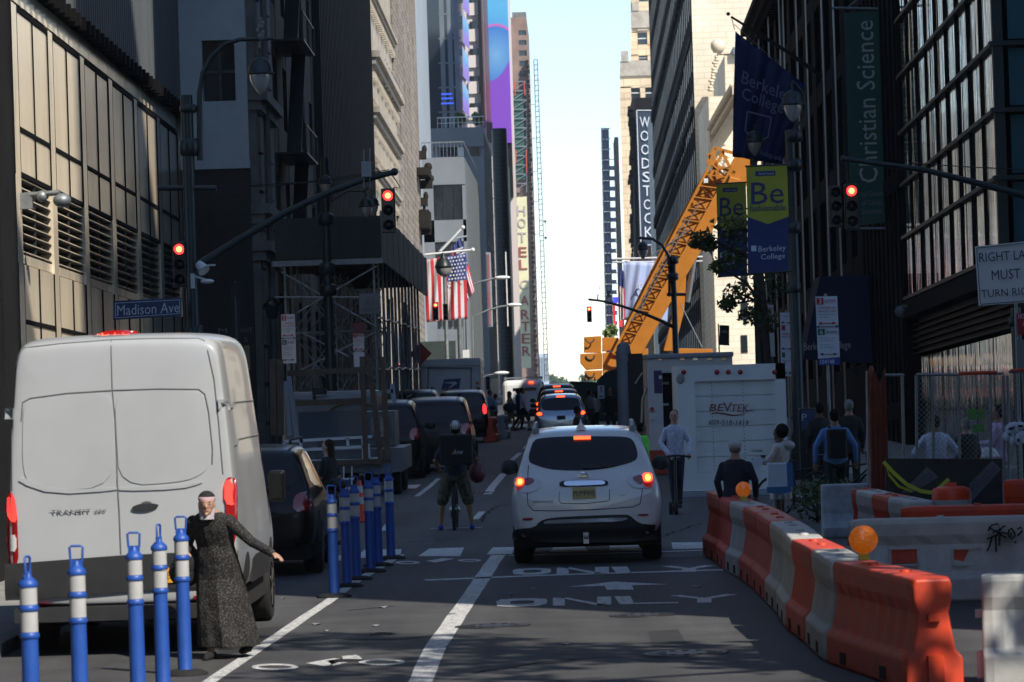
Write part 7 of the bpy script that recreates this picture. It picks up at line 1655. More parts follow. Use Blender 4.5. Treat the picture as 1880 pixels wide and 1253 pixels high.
m = MB(); m.tube([at(1097, 550, ZL4), at(1098, 540, ZL4)], .03, 6); m.box(at(1097, 0, ZL4).x, at(1103, 0, ZL4).x, ZL4, ZL4+.15, at(1100, 547, ZL4).z, at(1100, 534, ZL4).z); m.tube([at(1100, 534, ZL4), at(1100, 524, ZL4)], .02, 5); m.build('radio_box', 'galv', mm_)
signal('small red traffic light hanging against the sky left of the crane', 1082, 563, 592, ZL4-.3, True)
r = board('black hanging sign on a red pole against the sunlit cream wall', 'hanging_sign', 'sign', [(1321, 597), (1339, 598), (1339, 635), (1321, 634)], 165, 'black_metal', 1319)
text('PARK', at(1324, 612, 164.95), at(1336, 612, 164.95), at(1324, 607, 164.95), 'ink_pale', r, 'sign_lettering')
# right flags
ZFR = 205.0
r = thing('flag', 'pale blue flag with one white letter beside the crane boom', 'flag', at(1145, 480, ZFR)); m = MB(); cloth(m, [(1144, 480), (1232, 484), (1225, 595), (1146, 588)], 24, 14, ZFR+4, .2, lambda u, v: 0); o = m.build('flag_cloth', ['flag_pale'], r); q_ = o.modifiers.new('t', 'SOLIDIFY'); q_.thickness = .02
m = MB(); m.tube([at(1124, 476, ZFR+4), at(1290, 472, ZFR+4)], .06, 8); m.tube([at(1124, 482, ZFR+5), at(1290, 480, ZFR+5)], .05, 8); m.build('flag_pole', 'flag_white', r)
m = MB(); P = [at(1178+5*cos(t), 527+6*sin(t), ZFR+3.5) for t in [pi*.4+i*.45 for i in range(9)]]; m.tube(P, .05, 5); m.build('flag_letter', 'flag_white', r)
r = thing('flag', 'narrow folded American flag left of the pale blue flag', 'flag', at(1136, 490, ZFR)); m = MB(); cloth(m, [(1135, 488), (1146, 500), (1148, 585), (1136, 590)], 10, 14, ZFR+3, .1, lambda u, v: 2 if v < .38 else (0 if int(u*5) % 2 == 0 else 1)); m.build('flag_cloth', ['flag_red', 'flag_white', 'flag_blue'], r)
r = thing('lit_sign', 'red white and blue glowing panel partly behind the crane', 'sign', at(1132, 610, 260)); m = MB(); mk('lit_red', (.4, .02, .02), .5, emis=((1, .05, .05), .6)); mk('lit_blue', (.05, .05, .4), .5, emis=((.1, .12, .9), .6)); mk('lit_white', (.6, .6, .6), .5, emis=((.8, .8, .95), .6))
px_box(m, 1125, 556, 1131, 612, 260, .3, 0); m.build('red_tube', 'lit_red', r); m = MB(); px_box(m, 1125, 546, 1142, 556, 260, .3); m.build('blue_tube', 'lit_blue', r); m = MB(); px_box(m, 1132, 557, 1136, 608, 260, .3); m.build('white_tube', 'lit_white', r); m = MB(); px_box(m, 1137, 557, 1143, 600, 260, .3); m.build('red_tube', 'lit_red', r)
# ---- mobile crane
ZCn = 200.0; mk('crane_orange', (.50, .18, .015), .5, noise=(1.2, .25), c2=(.40, .15, .012)); cr = thing('mobile_crane', 'orange mobile crane with raised lattice and box boom and stacked counterweights', 'crane', (at(1130, 700, ZCn).x, ZCn, 0)); W = lambda x, y, dz=0: at(x, y, ZCn+dz)
def hull(polys, z0, z1, nm, mt='crane_orange', root=cr, bev=.03):
    m = MB()
    for p_ in polys: m.prism([(at(x_, y_, z0).x, at(x_, y_, z0).z) for x_, y_ in p_], 'y', z0, z1)
    return m.build(nm, mt, root, bevel=bev)
hull([[(1072, 619), (1104, 617), (1104, 648), (1072, 648)]], ZCn-1, ZCn+.8, 'counterweight'); hull([[(1065, 650), (1106, 648), (1106, 678), (1076, 680), (1065, 667)]], ZCn-1.2, ZCn+.9, 'counterweight'); hull([[(1073, 681), (1106, 680), (1105, 697), (1074, 698)]], ZCn-1.2, ZCn+.9, 'counterweight')
for x_, y_ in ((1083, 622), (1084, 653), (1084, 685)):
    m = MB(); c = at(x_, y_, ZCn-1.25); m.tube([c+Vector((.22*cos(t), 0, .22*sin(t))) for t in [pi+i*pi/8 for i in range(9)]], .04, 6); m.build('lifting_eye', 'wood', cr)
hull([[(1106, 620), (1135, 620), (1142, 642), (1106, 646)], [(1107, 648), (1190, 640), (1190, 690), (1107, 690)]], ZCn+.2, ZCn+2.5, 'superstructure')
hull([[(1125, 655), (1176, 655), (1240, 540), (1300, 440), (1322, 395), (1360, 330), (1296, 312), (1212, 462), (1150, 590)]], ZCn+.1, ZCn+1.3, 'box_boom', bev=.04)
hull([[(1288, 400), (1342, 400), (1405, 270), (1462, 150), (1425, 150), (1360, 268)]], ZCn+.3, ZCn+1.1, 'inner_boom')
m = MB(); A0, A1, B0, B1 = (1125, 650), (1305, 300), (1148, 655), (1345, 305); n_ = 17
lerp = lambda p_, q_, t: (p_[0]+(q_[0]-p_[0])*t, p_[1]+(q_[1]-p_[1])*t)
for dz in (-.3, -.9):
    m.bar(W(*A0, dz), W(*A1, dz), .12); m.bar(W(*B0, dz), W(*B1, dz), .12)
for i in range(n_):
    t0, t1 = i/n_, (i+1)/n_; a, b, c, d = lerp(A0, A1, t0), lerp(A0, A1, t1), lerp(B0, B1, t0), lerp(B0, B1, t1)
    m.bar(W(*a, -.3), W(*d, -.9), .07); m.bar(W(*c, -.3), W(*b, -.9), .07); m.bar(W(*a, -.3), W(*a, -.9), .07); m.bar(W(*c, -.3), W(*c, -.9), .07); m.bar(W(*a, -.9), W(*c, -.9), .06)
m.build('lattice_jib', 'crane_orange', cr)
m = MB()
for (x0, y0, x1, y1) in ((1298, 300, 1312, 272), (1312, 272, 1360, 285), (1360, 285, 1345, 322), (1310, 275, 1318, 330), (1325, 278, 1345, 318), (1300, 300, 1350, 318), (1300, 282, 1325, 335), (1330, 275, 1300, 330)): m.bar(W(x0, y0, -.6), W(x1, y1, -.6), .16)
m.build('boom_head', 'crane_orange', cr)
m = MB(); px_box(m, 1292, 328, 1300, 336, ZCn-1, .1); m.build('white_plate', 'truck_white', cr)
hull([[(1218, 645), (1238, 645), (1256, 570), (1262, 470), (1250, 470), (1240, 560)]], ZCn+2, ZCn+2.6, 'luffing_ram'); m = MB(); m.tube([W(1262, 555, 2.3), W(1276, 465, 2.3)], .14, 10); m.build('ram_rod', 'steel', cr)
m = MB()
for a, b in (((1160, 590), (1260, 400)), ((1170, 580), (1285, 370)), ((1250, 560), (1290, 640)), ((1196, 470), (1270, 420))): m.tube([W(*a, -1), W(*b, -1)], .03, 5)
m.build('hoist_rope', 'galv', cr)
hull([[(1246, 640), (1308, 641), (1310, 652), (1246, 652)]], ZCn+3, ZCn+6, 'carrier_deck')
m = MB(); m.box(at(1110, 690, ZCn).x, at(1300, 690, ZCn).x, ZCn+.5, ZCn+8, .8, at(1200, 688, ZCn).z-.05); m.build('carrier', 'trim_black', cr)
for s in (0, 2.4, 5): wheel(cr, at(1120, 690, ZCn).x, ZCn+1+s, .6, .4, -1, 'rim_dark')
# ---- green site fence, pedestrian sign
ZGf = 186.0; gf_ = thing('site_fence', 'dark green plywood site fence with a white pedestrian sign', 'fence', (at(1100, 760, ZGf).x, ZGf, 0))
hull([[(1046, 700), (1095, 702), (1095, 790), (1046, 790)], [(1095, 700), (1112, 683), (1135, 676), (1160, 676), (1160, 792), (1095, 792)]], ZGf, ZGf+.1, 'board', 'plywood_green', gf_, 0)
m = MB(); px_box(m, 1097, 708, 1110, 732, ZGf-.05, .04); pn = m.build('pedestrian_sign', 'board_white', gf_); m = MB(); m.bar(at(1100, 728, ZGf-.07), at(1108, 728, ZGf-.07), .06); m.ell(at(1103.5, 712, ZGf-.07), .05, 6, 5); m.bar(at(1103.5, 714, ZGf-.07), at(1104, 721, ZGf-.07), .06); m.build('sign_symbol', 'ink_dark', pn)
m = MB()
for x_ in (1048, 1052, 1058, 1070): m.box(at(x_-1, 0, ZGf).x, at(x_+1, 0, ZGf).x, ZGf-.05, ZGf+.05, at(x_, 701, ZGf).z, at(x_, 693, ZGf).z)
m.build('fence_stub', 'black_metal', gf_)
m = MB(); c = at(1146, 690, 120); m.lathe((c.x, 120, 0), [(.24, .1), (.24, c.z+.7), (.2, c.z+.95), (.08, c.z+1.05), (0, c.z+1.06)], 14); solo(m, 'steel_cylinder', 'pale grey upright cylinder beside the dark truck door', 'tank', 'truck_grey', (c.x, 120, 0))
# ---- trees and plants
def tree(name, label, root, trunk, blobs, leafn, leaf, mt='leaf', cat='tree', tr=.12, seed=1):
    r = thing(name, label, cat, root); rnd = random.Random(seed); m = MB(); m.tube(trunk, [tr*(1-.6*i/(len(trunk)-1)) for i in range(len(trunk))], 10)
    for c, R_ in blobs:
        base = min(trunk, key=lambda t: (Vector(t)-Vector(c)).length if Vector(t).z < c[2] else 99); b = Vector(base); C = Vector(c); mid = (b+C)/2+Vector((rnd.uniform(-.2, .2), 0, .1))
        m.tube([b, mid, C, C+Vector((rnd.uniform(-1, 1)*R_[0]*.6, 0, R_[2]*.5))], [tr*.4, tr*.28, tr*.15, .01], 6)
    m.build('trunk', 'bark', r); m = MB()
    for i, (c, R_) in enumerate(blobs): foliage(m, c, R_, leafn, leaf, seed=seed*31+i)
    m.build('crown', mt, r); return r
ZTr = 96.0; T_ = lambda x_, y_, d=0: at(x_, y_, ZTr+d)
tb_ = Vector((at(1408, 600, ZTr).x, ZTr, .13))
bl = [(T_(1288, 436), (.32, .6, .18)), (T_(1300, 452, .3), (.25, .5, .15)), (T_(1275, 448), (.15, .3, .1)), (T_(1330, 425, 1), (.5, .8, .4)), (T_(1360, 420, 1), (.5, .8, .5)), (T_(1335, 475, .5), (.45, .8, .35)), (T_(1318, 490, 0), (.25, .4, .2)), (T_(1385, 470, 1), (.5, .8, .7)), (T_(1350, 540, .4), (.4, .7, .3)), (T_(1335, 560, .1), (.25, .4, .2)), (T_(1392, 540, .6), (.5, .8, .6)), (T_(1375, 580, .3), (.3, .6, .25)), (T_(1412, 590, .4), (.3, .7, .35)), (T_(1425, 500, .9), (.45, .8, .7)), (T_(1400, 400, 1.2), (.5, .8, .5))]
tree('street_tree', 'slender street tree with dark hanging leaves in front of the crane boom', tb_, [tb_, tb_+Vector((0, 0, 2)), T_(1402, 560, .3), T_(1395, 480, .6), T_(1385, 430, .8)], bl, 150, .075, tr=.12)
for k, (px, py, lb) in enumerate(((845, 222, 'left of the two small trees on the roof terrace'), (877, 222, 'right of the two small trees on the roof terrace'))):
    c = at(px, py, 331); tree('terrace_tree', lb, c-Vector((0, 0, .4)), [c-Vector((0, 0, .4)), c+Vector((0, 0, .3))], [(c, (.5, .5, .5)), (c+Vector((-.2, 0, .4)), (.35, .4, .4)), (c+Vector((.25, 0, .2)), (.3, .4, .35))], 200, .11, 'leaf_light', tr=.06, seed=5+k)
c = at(1118, 612, 215); tree('potted_plant', 'spiky pale green shrub above the crane counterweights', c-Vector((0, 0, .5)), [c-Vector((0, 0, .5)), c], [(c, (.35, .3, .35)), (c+Vector((.2, 0, .2)), (.3, .3, .3))], 160, .13, 'leaf_light', 'shrub', .05, 9)
for k, (px, py, Z, w_) in enumerate(((1500, 930, 60, .5), (1530, 925, 62, .45))):
    c = at(px, py, Z); c.z = max(c.z, .35); tree('planter_shrub', ('low dark shrub left of' if k == 0 else 'low dark shrub right behind')+' the parked bicycle', Vector((c.x, Z, .0)), [Vector((c.x, Z, 0)), c], [(c, (w_, .3, .35))], 420, .05, 'leaf', 'shrub', .03, 20+k)
# unseen trees added at the right so their crowns dapple the road
for k, (X_, Y_) in enumerate(((7.2, 14.5), (7.6, 20), (7.0, 24.5))):
    b0 = Vector((X_, Y_, .13)); tree('street_tree', ('nearest', 'middle', 'farthest')[k]+' of three street trees on the right pavement beside the camera', b0, [b0, b0+Vector((0, 0, 4)), b0+Vector((.1, 0, 8)), b0+Vector((0, 0, 10.5))], [(b0+Vector((random.uniform(-1.6, 1.6), random.uniform(-2, 2), 8.2+random.uniform(0, 5))), (1.0, 1.2, .7)) for _ in range(10)], 110, .2, tr=.2, seed=40+k)
# ---- parked bicycle on the right
def bicycle(name, label, p, ang, mt='black_metal', s=1.0, cat='bicycle', fat=.022):
    r = thing(name, label, cat, p, rz=ang); c, s_ = cos(ang), sin(ang); Wp = lambda u, z, w_=0: Vector((p[0]+c*u*s-s_*w_, p[1]+s_*u*s+c*w_, p[2]+z*s))
    for u in (-.5, .5):
        m = MB(); m.tube([Wp(u+.33*cos(t), .34+.33*sin(t)) for t in [i*2*pi/28 for i in range(29)]], fat, 8, cap=False); wh = m.build('wheel', 'rubber', r)
        m = MB()
        for k in range(10): t = k*pi/5; m.tube([Wp(u, .34), Wp(u+.32*cos(t), .34+.32*sin(t))], .003, 4)
        m.tube([Wp(u, .34, -.04), Wp(u, .34, .04)], .03, 8); m.build('spokes', 'steel', wh)
    m = MB()
    for a, b in (((-.5, .34), (-.12, .32)), ((-.5, .34), (-.2, .78)), ((-.12, .32), (-.22, .86)), ((-.12, .32), (.36, .72)), ((-.2, .74), (.36, .8)), ((.5, .34), (.36, .74)), ((.36, .72), (.33, .98))): m.tube([Wp(*a), Wp(*b)], .017, 8)
    m.build('frame', mt, r); m = MB(); m.tube([Wp(.33, .98, -.27), Wp(.38, 1.0, 0), Wp(.33, .98, .27)], .014, 8); m.build('handlebar', 'black_metal', r)
    m = MB(); m.ell(Wp(-.24, .9), (.12*s, .08, .035)); m.build('saddle', 'rubber', r); m = MB(); m.lathe(Wp(-.12, .32), [(.0, -.02), (.09, -.01), (.09, .01), (0, .02)], 14, axis='y'); m.bar(Wp(-.12, .32, .06), Wp(-.05, .18, .06), .02); m.build('crank', 'steel', r)
    return r
bicycle('bicycle', 'dark bicycle parked behind the concrete barrier', Vector((at(1478, 930, 62.5).x, 62.5, 0)), .25)
bicycle('bicycle', 'second dark bicycle beside the man with the backpack', Vector((at(1560, 930, 63.5).x, 63.8, 0)), -.3)
# ================================================================ people
SK = {'light': (.42, .24, .17), 'tan': (.28, .15, .09), 'brown': (.10, .05, .03), 'dark': (.05, .027, .018)}
for k_, c_ in SK.items(): mk('skin_'+k_, c_, .5, noise=(14, .12), spec=.4)
mk('hair_dark', (.008, .006, .005), .9, spec=.15, bump=(60, .6, .01), stretch=(1, 1, .2)); mk('hair_brown', (.035, .018, .01), .85, spec=.2, bump=(60, .6, .01), stretch=(1, 1, .2)); mk('hair_grey', (.16, .15, .14), .6, bump=(60, .6, .01))
FB = (7, .7, .03)
for n_, c_ in (('cl_black', (.012, .012, .014)), ('cl_navy', (.015, .02, .04)), ('cl_blue', (.10, .22, .45)), ('cl_white', (.55, .58, .68)), ('cl_offwhite', (.5, .46, .42)), ('cl_yellow', (.32, .22, .04)), ('cl_khaki', (.2, .16, .11)), ('cl_lightblue', (.22, .32, .5)), ('cl_grey', (.2, .2, .19)), ('cl_lavender', (.48, .36, .52)), ('cl_lime', (.15, .7, .08)), ('shoe_black', (.01, .01, .01)), ('shoe_blue', (.02, .06, .35)), ('cap_white', (.55, .55, .52)), ('lip', (.25, .08, .06)), ('eye_dark', (.02, .015, .012)), ('pink_band', (.5, .33, .36))):
    mk(n_, c_, .85, noise=(8, .2), bump=FB)
def speckle(name, base, dot, sc, thr):
    m = bpy.data.materials.new(name); m.use_nodes = True; nt = m.node_tree; N = nt.nodes; L = nt.links; b = N['Principled BSDF']; b.inputs['Roughness'].default_value = .85
    tc = N.new('ShaderNodeTexCoord'); n = N.new('ShaderNodeTexNoise'); n.inputs['Scale'].default_value = sc; n.inputs['Detail'].default_value = 1; L.new(tc.outputs['Object'], n.inputs['Vector'])
    r = N.new('ShaderNodeValToRGB'); r.color_ramp.elements[0].position = thr; r.color_ramp.elements[0].color = rgba(base); r.color_ramp.elements[1].position = thr+.07; r.color_ramp.elements[1].color = rgba(dot)
    L.new(n.outputs[0], r.inputs[0]); L.new(r.outputs[0], b.inputs['Base Color']); M[name] = m
    n2 = N.new('ShaderNodeTexNoise'); n2.inputs['Scale'].default_value = 6; L.new(tc.outputs['Object'], n2.inputs['Vector']); bp = N.new('ShaderNodeBump'); bp.inputs['Strength'].default_value = .9; bp.inputs['Distance'].default_value = .04; L.new(n2.outputs[0], bp.inputs['Height']); L.new(bp.outputs[0], b.inputs['Normal'])
speckle('dress_print', (.007, .0065, .0065), (.07, .066, .062), 80, .55); speckle('plaid_white', (.42, .44, .56), (.62, .64, .72), 45, .5); speckle('camo', (.09, .075, .05), (.035, .032, .02), 14, .5)
def remesh(mb, name, mt, root, vox, smooth=2, label=None):
    b, inv = BASE[root.name]
    me = mb.mesh(name, mt, b, inv); o = bpy.data.objects.new(name, me); COL.objects.link(o)
    q = o.modifiers.new('r', 'REMESH'); q.mode = 'VOXEL'; q.voxel_size = vox; q.use_smooth_shade = True
    if smooth: q = o.modifiers.new('s', 'SMOOTH'); q.factor = .5; q.iterations = smooth
    dg = bpy.context.evaluated_depsgraph_get(); nm = bpy.data.meshes.new_from_object(o.evaluated_get(dg)); nm.materials.clear(); nm.materials.append(M[mt])
    nm.polygons.foreach_set('use_smooth', [True]*len(nm.polygons)); nm.polygons.foreach_set('material_index', [0]*len(nm.polygons))
    o.modifiers.clear(); o.data = nm; bpy.data.meshes.remove(me); o.parent = root; BASE[o.name] = (b, inv)
    if label: o['label'] = label
    return o
TORSO = [(.84, .15, .11), (.95, .168, .118), (1.06, .145, .102), (1.18, .15, .108), (1.30, .168, .115), (1.385, .165, .10), (1.43, .135, .088), (1.47, .085, .072), (1.50, .062, .062)]
def person(label, x, y, h, yaw, top, bottom, skin='light', hair=('hair_dark', 'short'), arms=None, legs=None, lean=(0, 0), head=(0, 0, 0), shoes='shoe_black', z0=0.0, vox=.02, fat=1.0, fingers=True, group=None, hem=None, heady=0.0):
    r = thing('person', label, 'person', (x, y, z0), group); k = h/1.75; c, s = cos(yaw), sin(yaw)
    T = lambda p: Vector((x+(c*p[0]-s*p[1])*k, y+(s*p[0]+c*p[1])*k, z0+p[2]*k))
    sh = lambda z: ((z-.9)/.55*lean[0] if z > .9 else 0, (z-.9)/.55*lean[1] if z > .9 else 0)
    def ring(z, rx, ry, n=18, dx=0, dy=0):
        a, b = sh(z); return [T((a+dx+rx*cos(t), b+dy+ry*sin(t), z)) for t in [i*2*pi/n for i in range(n)]]
    S = {}; 
    for sd in (-1, 1):
        a, b = sh(1.43); S[sd] = Vector((sd*.158*fat+a, b, 1.375))
    A = arms or {-1: ((-.235, -.03, 1.14), (-.225, .07, .90)), 1: ((.235, -.03, 1.14), (.225, .07, .90))}
    Lg = legs or {-1: ((-.10, .03, .49), (-.105, 0, .085), .0), 1: ((.10, .03, .49), (.105, 0, .085), .0)}
    def arm_pts(sd): return [S[sd], Vector(A[sd][0]), Vector(A[sd][1])]
    def ktube(m, pts, rs, inf=0): 
        P = []; R_ = []
        for i in range(len(pts)-1):
            for j in range(4): t = j/4; P.append(T(Vector(pts[i]).lerp(Vector(pts[i+1]), t))); R_.append((rs[i]+(rs[i+1]-rs[i])*t+inf)*k)
        P.append(T(pts[-1])); R_.append((rs[-1]+inf)*k); m.tube(P, R_, 10); m.ell(P[0], R_[0], 10, 8); m.ell(P[-1], R_[-1], 10, 8)
        for i in range(1, len(pts)-1): m.ell(T(pts[i]), (rs[i]+inf)*k, 10, 8)
    # --- body
    m = MB(); m.loft([ring(z, rx*fat, ry*fat) for z, rx, ry in TORSO]); a, b = sh(1.55)
    hx, hy, hz = a+head[0], b+head[1], 1.62+head[2]; m.tube([T((a, b-.01, 1.44)), T((hx, hy-.01, hz-.05))], [.068*k, .06*k], 12)
    # head frame: heady turns the head relative to the body
    ch, sh_ = cos(heady), sin(heady); HT = lambda p: T((hx+ch*p[0]-sh_*p[1], hy+sh_*p[0]+ch*p[1], hz+p[2])); Rh = Matrix.Rotation(yaw+heady, 3, 'Z')
    m.ell(HT((0, 0, .02)), (.08*k, .10*k, .105*k), 16, 12, rot=Rh); m.ell(HT((0, .018, -.05)), (.058*k, .07*k, .065*k), 14, 10, rot=Rh)
    m.ell(HT((0, .097, -.012)), (.012*k, .02*k, .022*k), 8, 6, rot=Rh); m.ell(HT((0, .085, -.095+.005)), (.022*k, .018*k, .016*k), 8, 6, rot=Rh)
    for sd in (-1, 1): m.ell(HT((sd*.077, -.005, -.01)), (.012*k, .02*k, .032*k), 8, 6, rot=Rh)
    for sd in (-1, 1):
        ktube(m, arm_pts(sd), [.05*fat, .04, .027])
        wv = Vector(A[sd][1]); ev = Vector(A[sd][0]); d = (wv-ev).normalized(); up = Vector((0, 0, 1)) if abs(d.z) < .9 else Vector((0, 1, 0)); sx_ = d.cross(up).normalized(); n_ = sx_.cross(d).normalized()
        pc = wv+d*.055; m.tube([T(wv), T(wv+d*.03), T(wv+d*.085)], [.027*k, .036*k, .034*k], 10, sq=.6)
        if fingers:
            for i, (o_, ln) in enumerate(((-.027, .062), (-.009, .075), (.009, .070), (.026, .055))):
                b0 = wv+d*.085+sx_*o_; m.tube([T(b0), T(b0+d*ln*.5-n_*.008), T(b0+d*ln*.85-n_*.028)], [.0095*k, .009*k, .0075*k], 6)
            tb0 = wv+d*.035-sx_*.03*sd; m.tube([T(tb0), T(tb0+d*.03-sx_*.022*sd-n_*.01), T(tb0+d*.06-sx_*.022*sd-n_*.02)], [.012*k, .0105*k, .009*k], 6)
        kn, an, ft = Lg[sd]; hp = Vector((sd*.088*fat, 0, .88)); ktube(m, [hp, Vector(kn), Vector(an)], [.085*fat, .055*fat, .036])
        an = Vector(an); m.tube([T(an+Vector((0, -.04, -.045))), T(an+Vector((0, .07, -.05))), T(an+Vector((0, .15, -.062)))], [.034*k, .036*k, .026*k], 8)
    body = remesh(m, 'body', 'skin_'+skin, r, vox)
    # --- face
    for sd in (-1, 1):
        m = MB(); m.ell(HT((sd*.031, .086, .012)), (.013*k, .008*k, .007*k), 8, 6, rot=Rh); m.build('eye', 'eye_dark', body)
        m = MB(); m.tube([HT((sd*.016, .093, .032)), HT((sd*.045, .082, .034))], .0045*k, 5); m.build('eyebrow', hair[0] if hair else 'hair_dark', body)
    m = MB(); m.tube([HT((-.024, .083, -.058)), HT((0, .09, -.058)), HT((.024, .083, -.058))], .0055*k, 6); m.build('mouth', 'lip', body)
    # --- clothes
    tm, tk = top; m = MB(); lo = .86 if hem is None else hem
    m.loft([ring(z, (rx+.016)*fat, (ry+.016)*fat) for z, rx, ry in ([(lo, .165, .12)] if lo < .84 else [])+TORSO[:-1]])
    for sd in (-1, 1):
        P = arm_pts(sd)
        if tk == 'long': ktube(m, [P[0], P[1], P[1].lerp(P[2], .97)], [.054*fat, .045, .036], .007)
        elif tk == 'short': ktube(m, [P[0], P[0].lerp(P[1], .75)], [.06*fat, .056], .008)
        else: m.ell(T(P[0]), .065*k*fat, 10, 8)
    tl = {'plaid_white': 'shirt', 'cl_black': 'top'}.get(tm, 'shirt'); remesh(m, tl, tm, r, vox*.9)
    bm_, bk_ = bottom; m = MB()
    if bk_ in ('trousers', 'shorts'):
        m.loft([ring(z, (rx+.012)*fat, (ry+.012)*fat) for z, rx, ry in ((.80, .14, .11), (.86, .165, .115), (.95, .165, .115), (1.02, .155, .108))])
        for sd in (-1, 1):
            kn, an, ft = Lg[sd]; hp = Vector((sd*.088*fat, 0, .88)); kn, an = Vector(kn), Vector(an)
            if bk_ == 'trousers': ktube(m, [hp, kn, an+Vector((0, 0, .01))], [.09*fat, .066*fat, .05], .008)
            else: ktube(m, [hp, kn+Vector((0, 0, .0))], [.1*fat, .082*fat], .01)
        remesh(m, bk_, bm_, r, vox*.9)
    elif isinstance(bk_, list):
        rings = [ring(z, rx, ry, 22, dx, dy) for z, rx, ry, dx, dy in bk_]
        for i, rg in enumerate(rings):
            cc = sum(rg, Vector((0, 0, 0)))/len(rg)
            for j in range(len(rg)): rg[j] = cc+(rg[j]-cc)*(1+(.07*sin(j*2.1+i*.35)+.045*sin(j*4.4))*(1-i/len(rings)))
        m.loft(rings); remesh(m, 'skirt', bm_, r, vox*.9)
    for sd in (-1, 1):
        m = MB(); an = Vector(Lg[sd][1]); m.tube([T(an+Vector((0, -.055, -.04))), T(an+Vector((0, .05, -.045))), T(an+Vector((0, .17, -.058)))], [.044*k, .046*k, .034*k], 10); m.ell(T(an+Vector((0, -.045, -.04))), .045*k, 8, 6); m.tube([T(an+Vector((0, -.06, -.072))), T(an+Vector((0, .18, -.072)))], [.035*k, .03*k], 8, sq=.4); remesh(m, 'shoe', shoes, r, .013)
    # --- hair
    if hair:
        hm, hs = hair; m = MB()
        if hs in ('short', 'long', 'bun'):
            m.ell(HT((0, -.022, .042)), (.084*k, .094*k, .092*k), 16, 12, rot=Rh); m.ell(HT((0, -.04, -.005)), (.08*k, .07*k, .08*k), 14, 10, rot=Rh)
            if hs == 'long': m.ell(HT((0, -.06, -.09)), (.085*k, .055*k, .16*k), 14, 12, rot=Rh); m.ell(HT((.02, -.06, -.2)), (.07*k, .045*k, .12*k), 12, 10, rot=Rh)
            if hs == 'bun': m.ell(HT((0, -.05, .05)), (.13*k, .12*k, .13*k), 14, 12, rot=Rh)
            remesh(m, 'hair', hm, r, .014)
        elif hs == 'cap':
            m.ell(HT((0, -.01, .055)), (.098*k, .115*k, .085*k), 16, 12, rot=Rh); m.ell(HT((0, .06, .045)), (.08*k, .07*k, .02*k), 12, 8, rot=Rh); remesh(m, 'cap', 'cap_white', r, .014)
            m = MB(); m.ell(HT((0, -.03, -.0)), (.08*k, .08*k, .07*k), 12, 8, rot=Rh); m.build('hair', 'hair_grey', r)
    return r, T, HT, k, Rh
walk = {-1: ((-.09, .18, .50), (-.10, .10, .10), 0), 1: ((.09, -.03, .48), (.10, -.28, .13), 0)}
walk2 = {1: ((.09, .2, .50), (.10, .22, .09), 0), -1: ((-.09, -.05, .48), (-.10, -.3, .12), 0)}
# 1. woman in the long dress, foreground
mk('scarf_grey', (.42, .38, .40), .9, noise=(9, .3), bump=FB)
dress = [(.12, .31, .30, -.07, -.03), (.25, .3, .28, -.06, -.02), (.4, .285, .25, -.04, -.01), (.6, .265, .215, -.02, 0), (.8, .245, .185, 0, .0), (1.0, .215, .16, .0, 0.02), (1.15, .19, .14, 0, .0)]
wx = at(404, 1100, 34.5).x
r, T, HT, k, Rh = person('woman in a long black speckled dress and black cap reaching one arm out', wx, 34.5, 1.58, pi-.25, ('dress_print', 'long'), ('dress_print', dress), skin='light', hair=None, fat=1.2, vox=.0095,
    arms={-1: ((-.40, .12, 1.16), (-.62, .16, 1.05)), 1: ((.30, .06, 1.15), (.25, .26, 1.08))}, legs={-1: ((-.14, -.02, .48), (-.2, -.2, .12), 0), 1: ((.04, .1, .5), (.05, .17, .085), 0)}, lean=(.0, .2), head=(.0, .07, -.075), heady=.25)
m = MB(); m.ell(HT((0, -.015, .068)), (.088*k, .104*k, .078*k), 18, 14, rot=Rh); m.ell(HT((0, -.045, -.02)), (.082*k, .075*k, .1*k), 14, 10, rot=Rh); remesh(m, 'cap', 'cl_black', r, .012)
m = MB(); m.loft([[HT((rx*cos(t), -.012+ry*sin(t), z)) for t in [i*2*pi/20 for i in range(20)]] for z, rx, ry in ((.042, .081, .103), (.08, .088, .110), (.084, .080, .1), (.045, .076, .098))], cap=False); m.build('headband', 'pink_band', r)
m = MB(); m.loft([[HT((rx*cos(t), -.01+ry*sin(t), z)) for t in [i*2*pi/20 for i in range(20)]] for z, rx, ry in ((.03, .088, .03), (-.03, .086, .045), (-.08, .08, .06), (-.115, .075, .076), (-.14, .078, .078))], cap=False); m.build('scarf', 'scarf_grey', r)
c = T((.33, .04, .98)); m = MB(); m.ell(c, (.12, .13, .17), 14, 10); m.ell(c+Vector((-.02, .03, -.1)), (.15, .14, .14), 12, 8); m.tube([c+Vector((.02, 0, .12)), T((.2, .02, 1.3)), T((.12, .08, 1.44))], .014, 6)
for v in m.v: pass
tg_ = MB(); tg_ = m; solo(tg_, 'handbag', 'black shoulder bag hanging at the side of the woman in the long dress', 'bag', 'cl_black', c-Vector((0, 0, .25)))
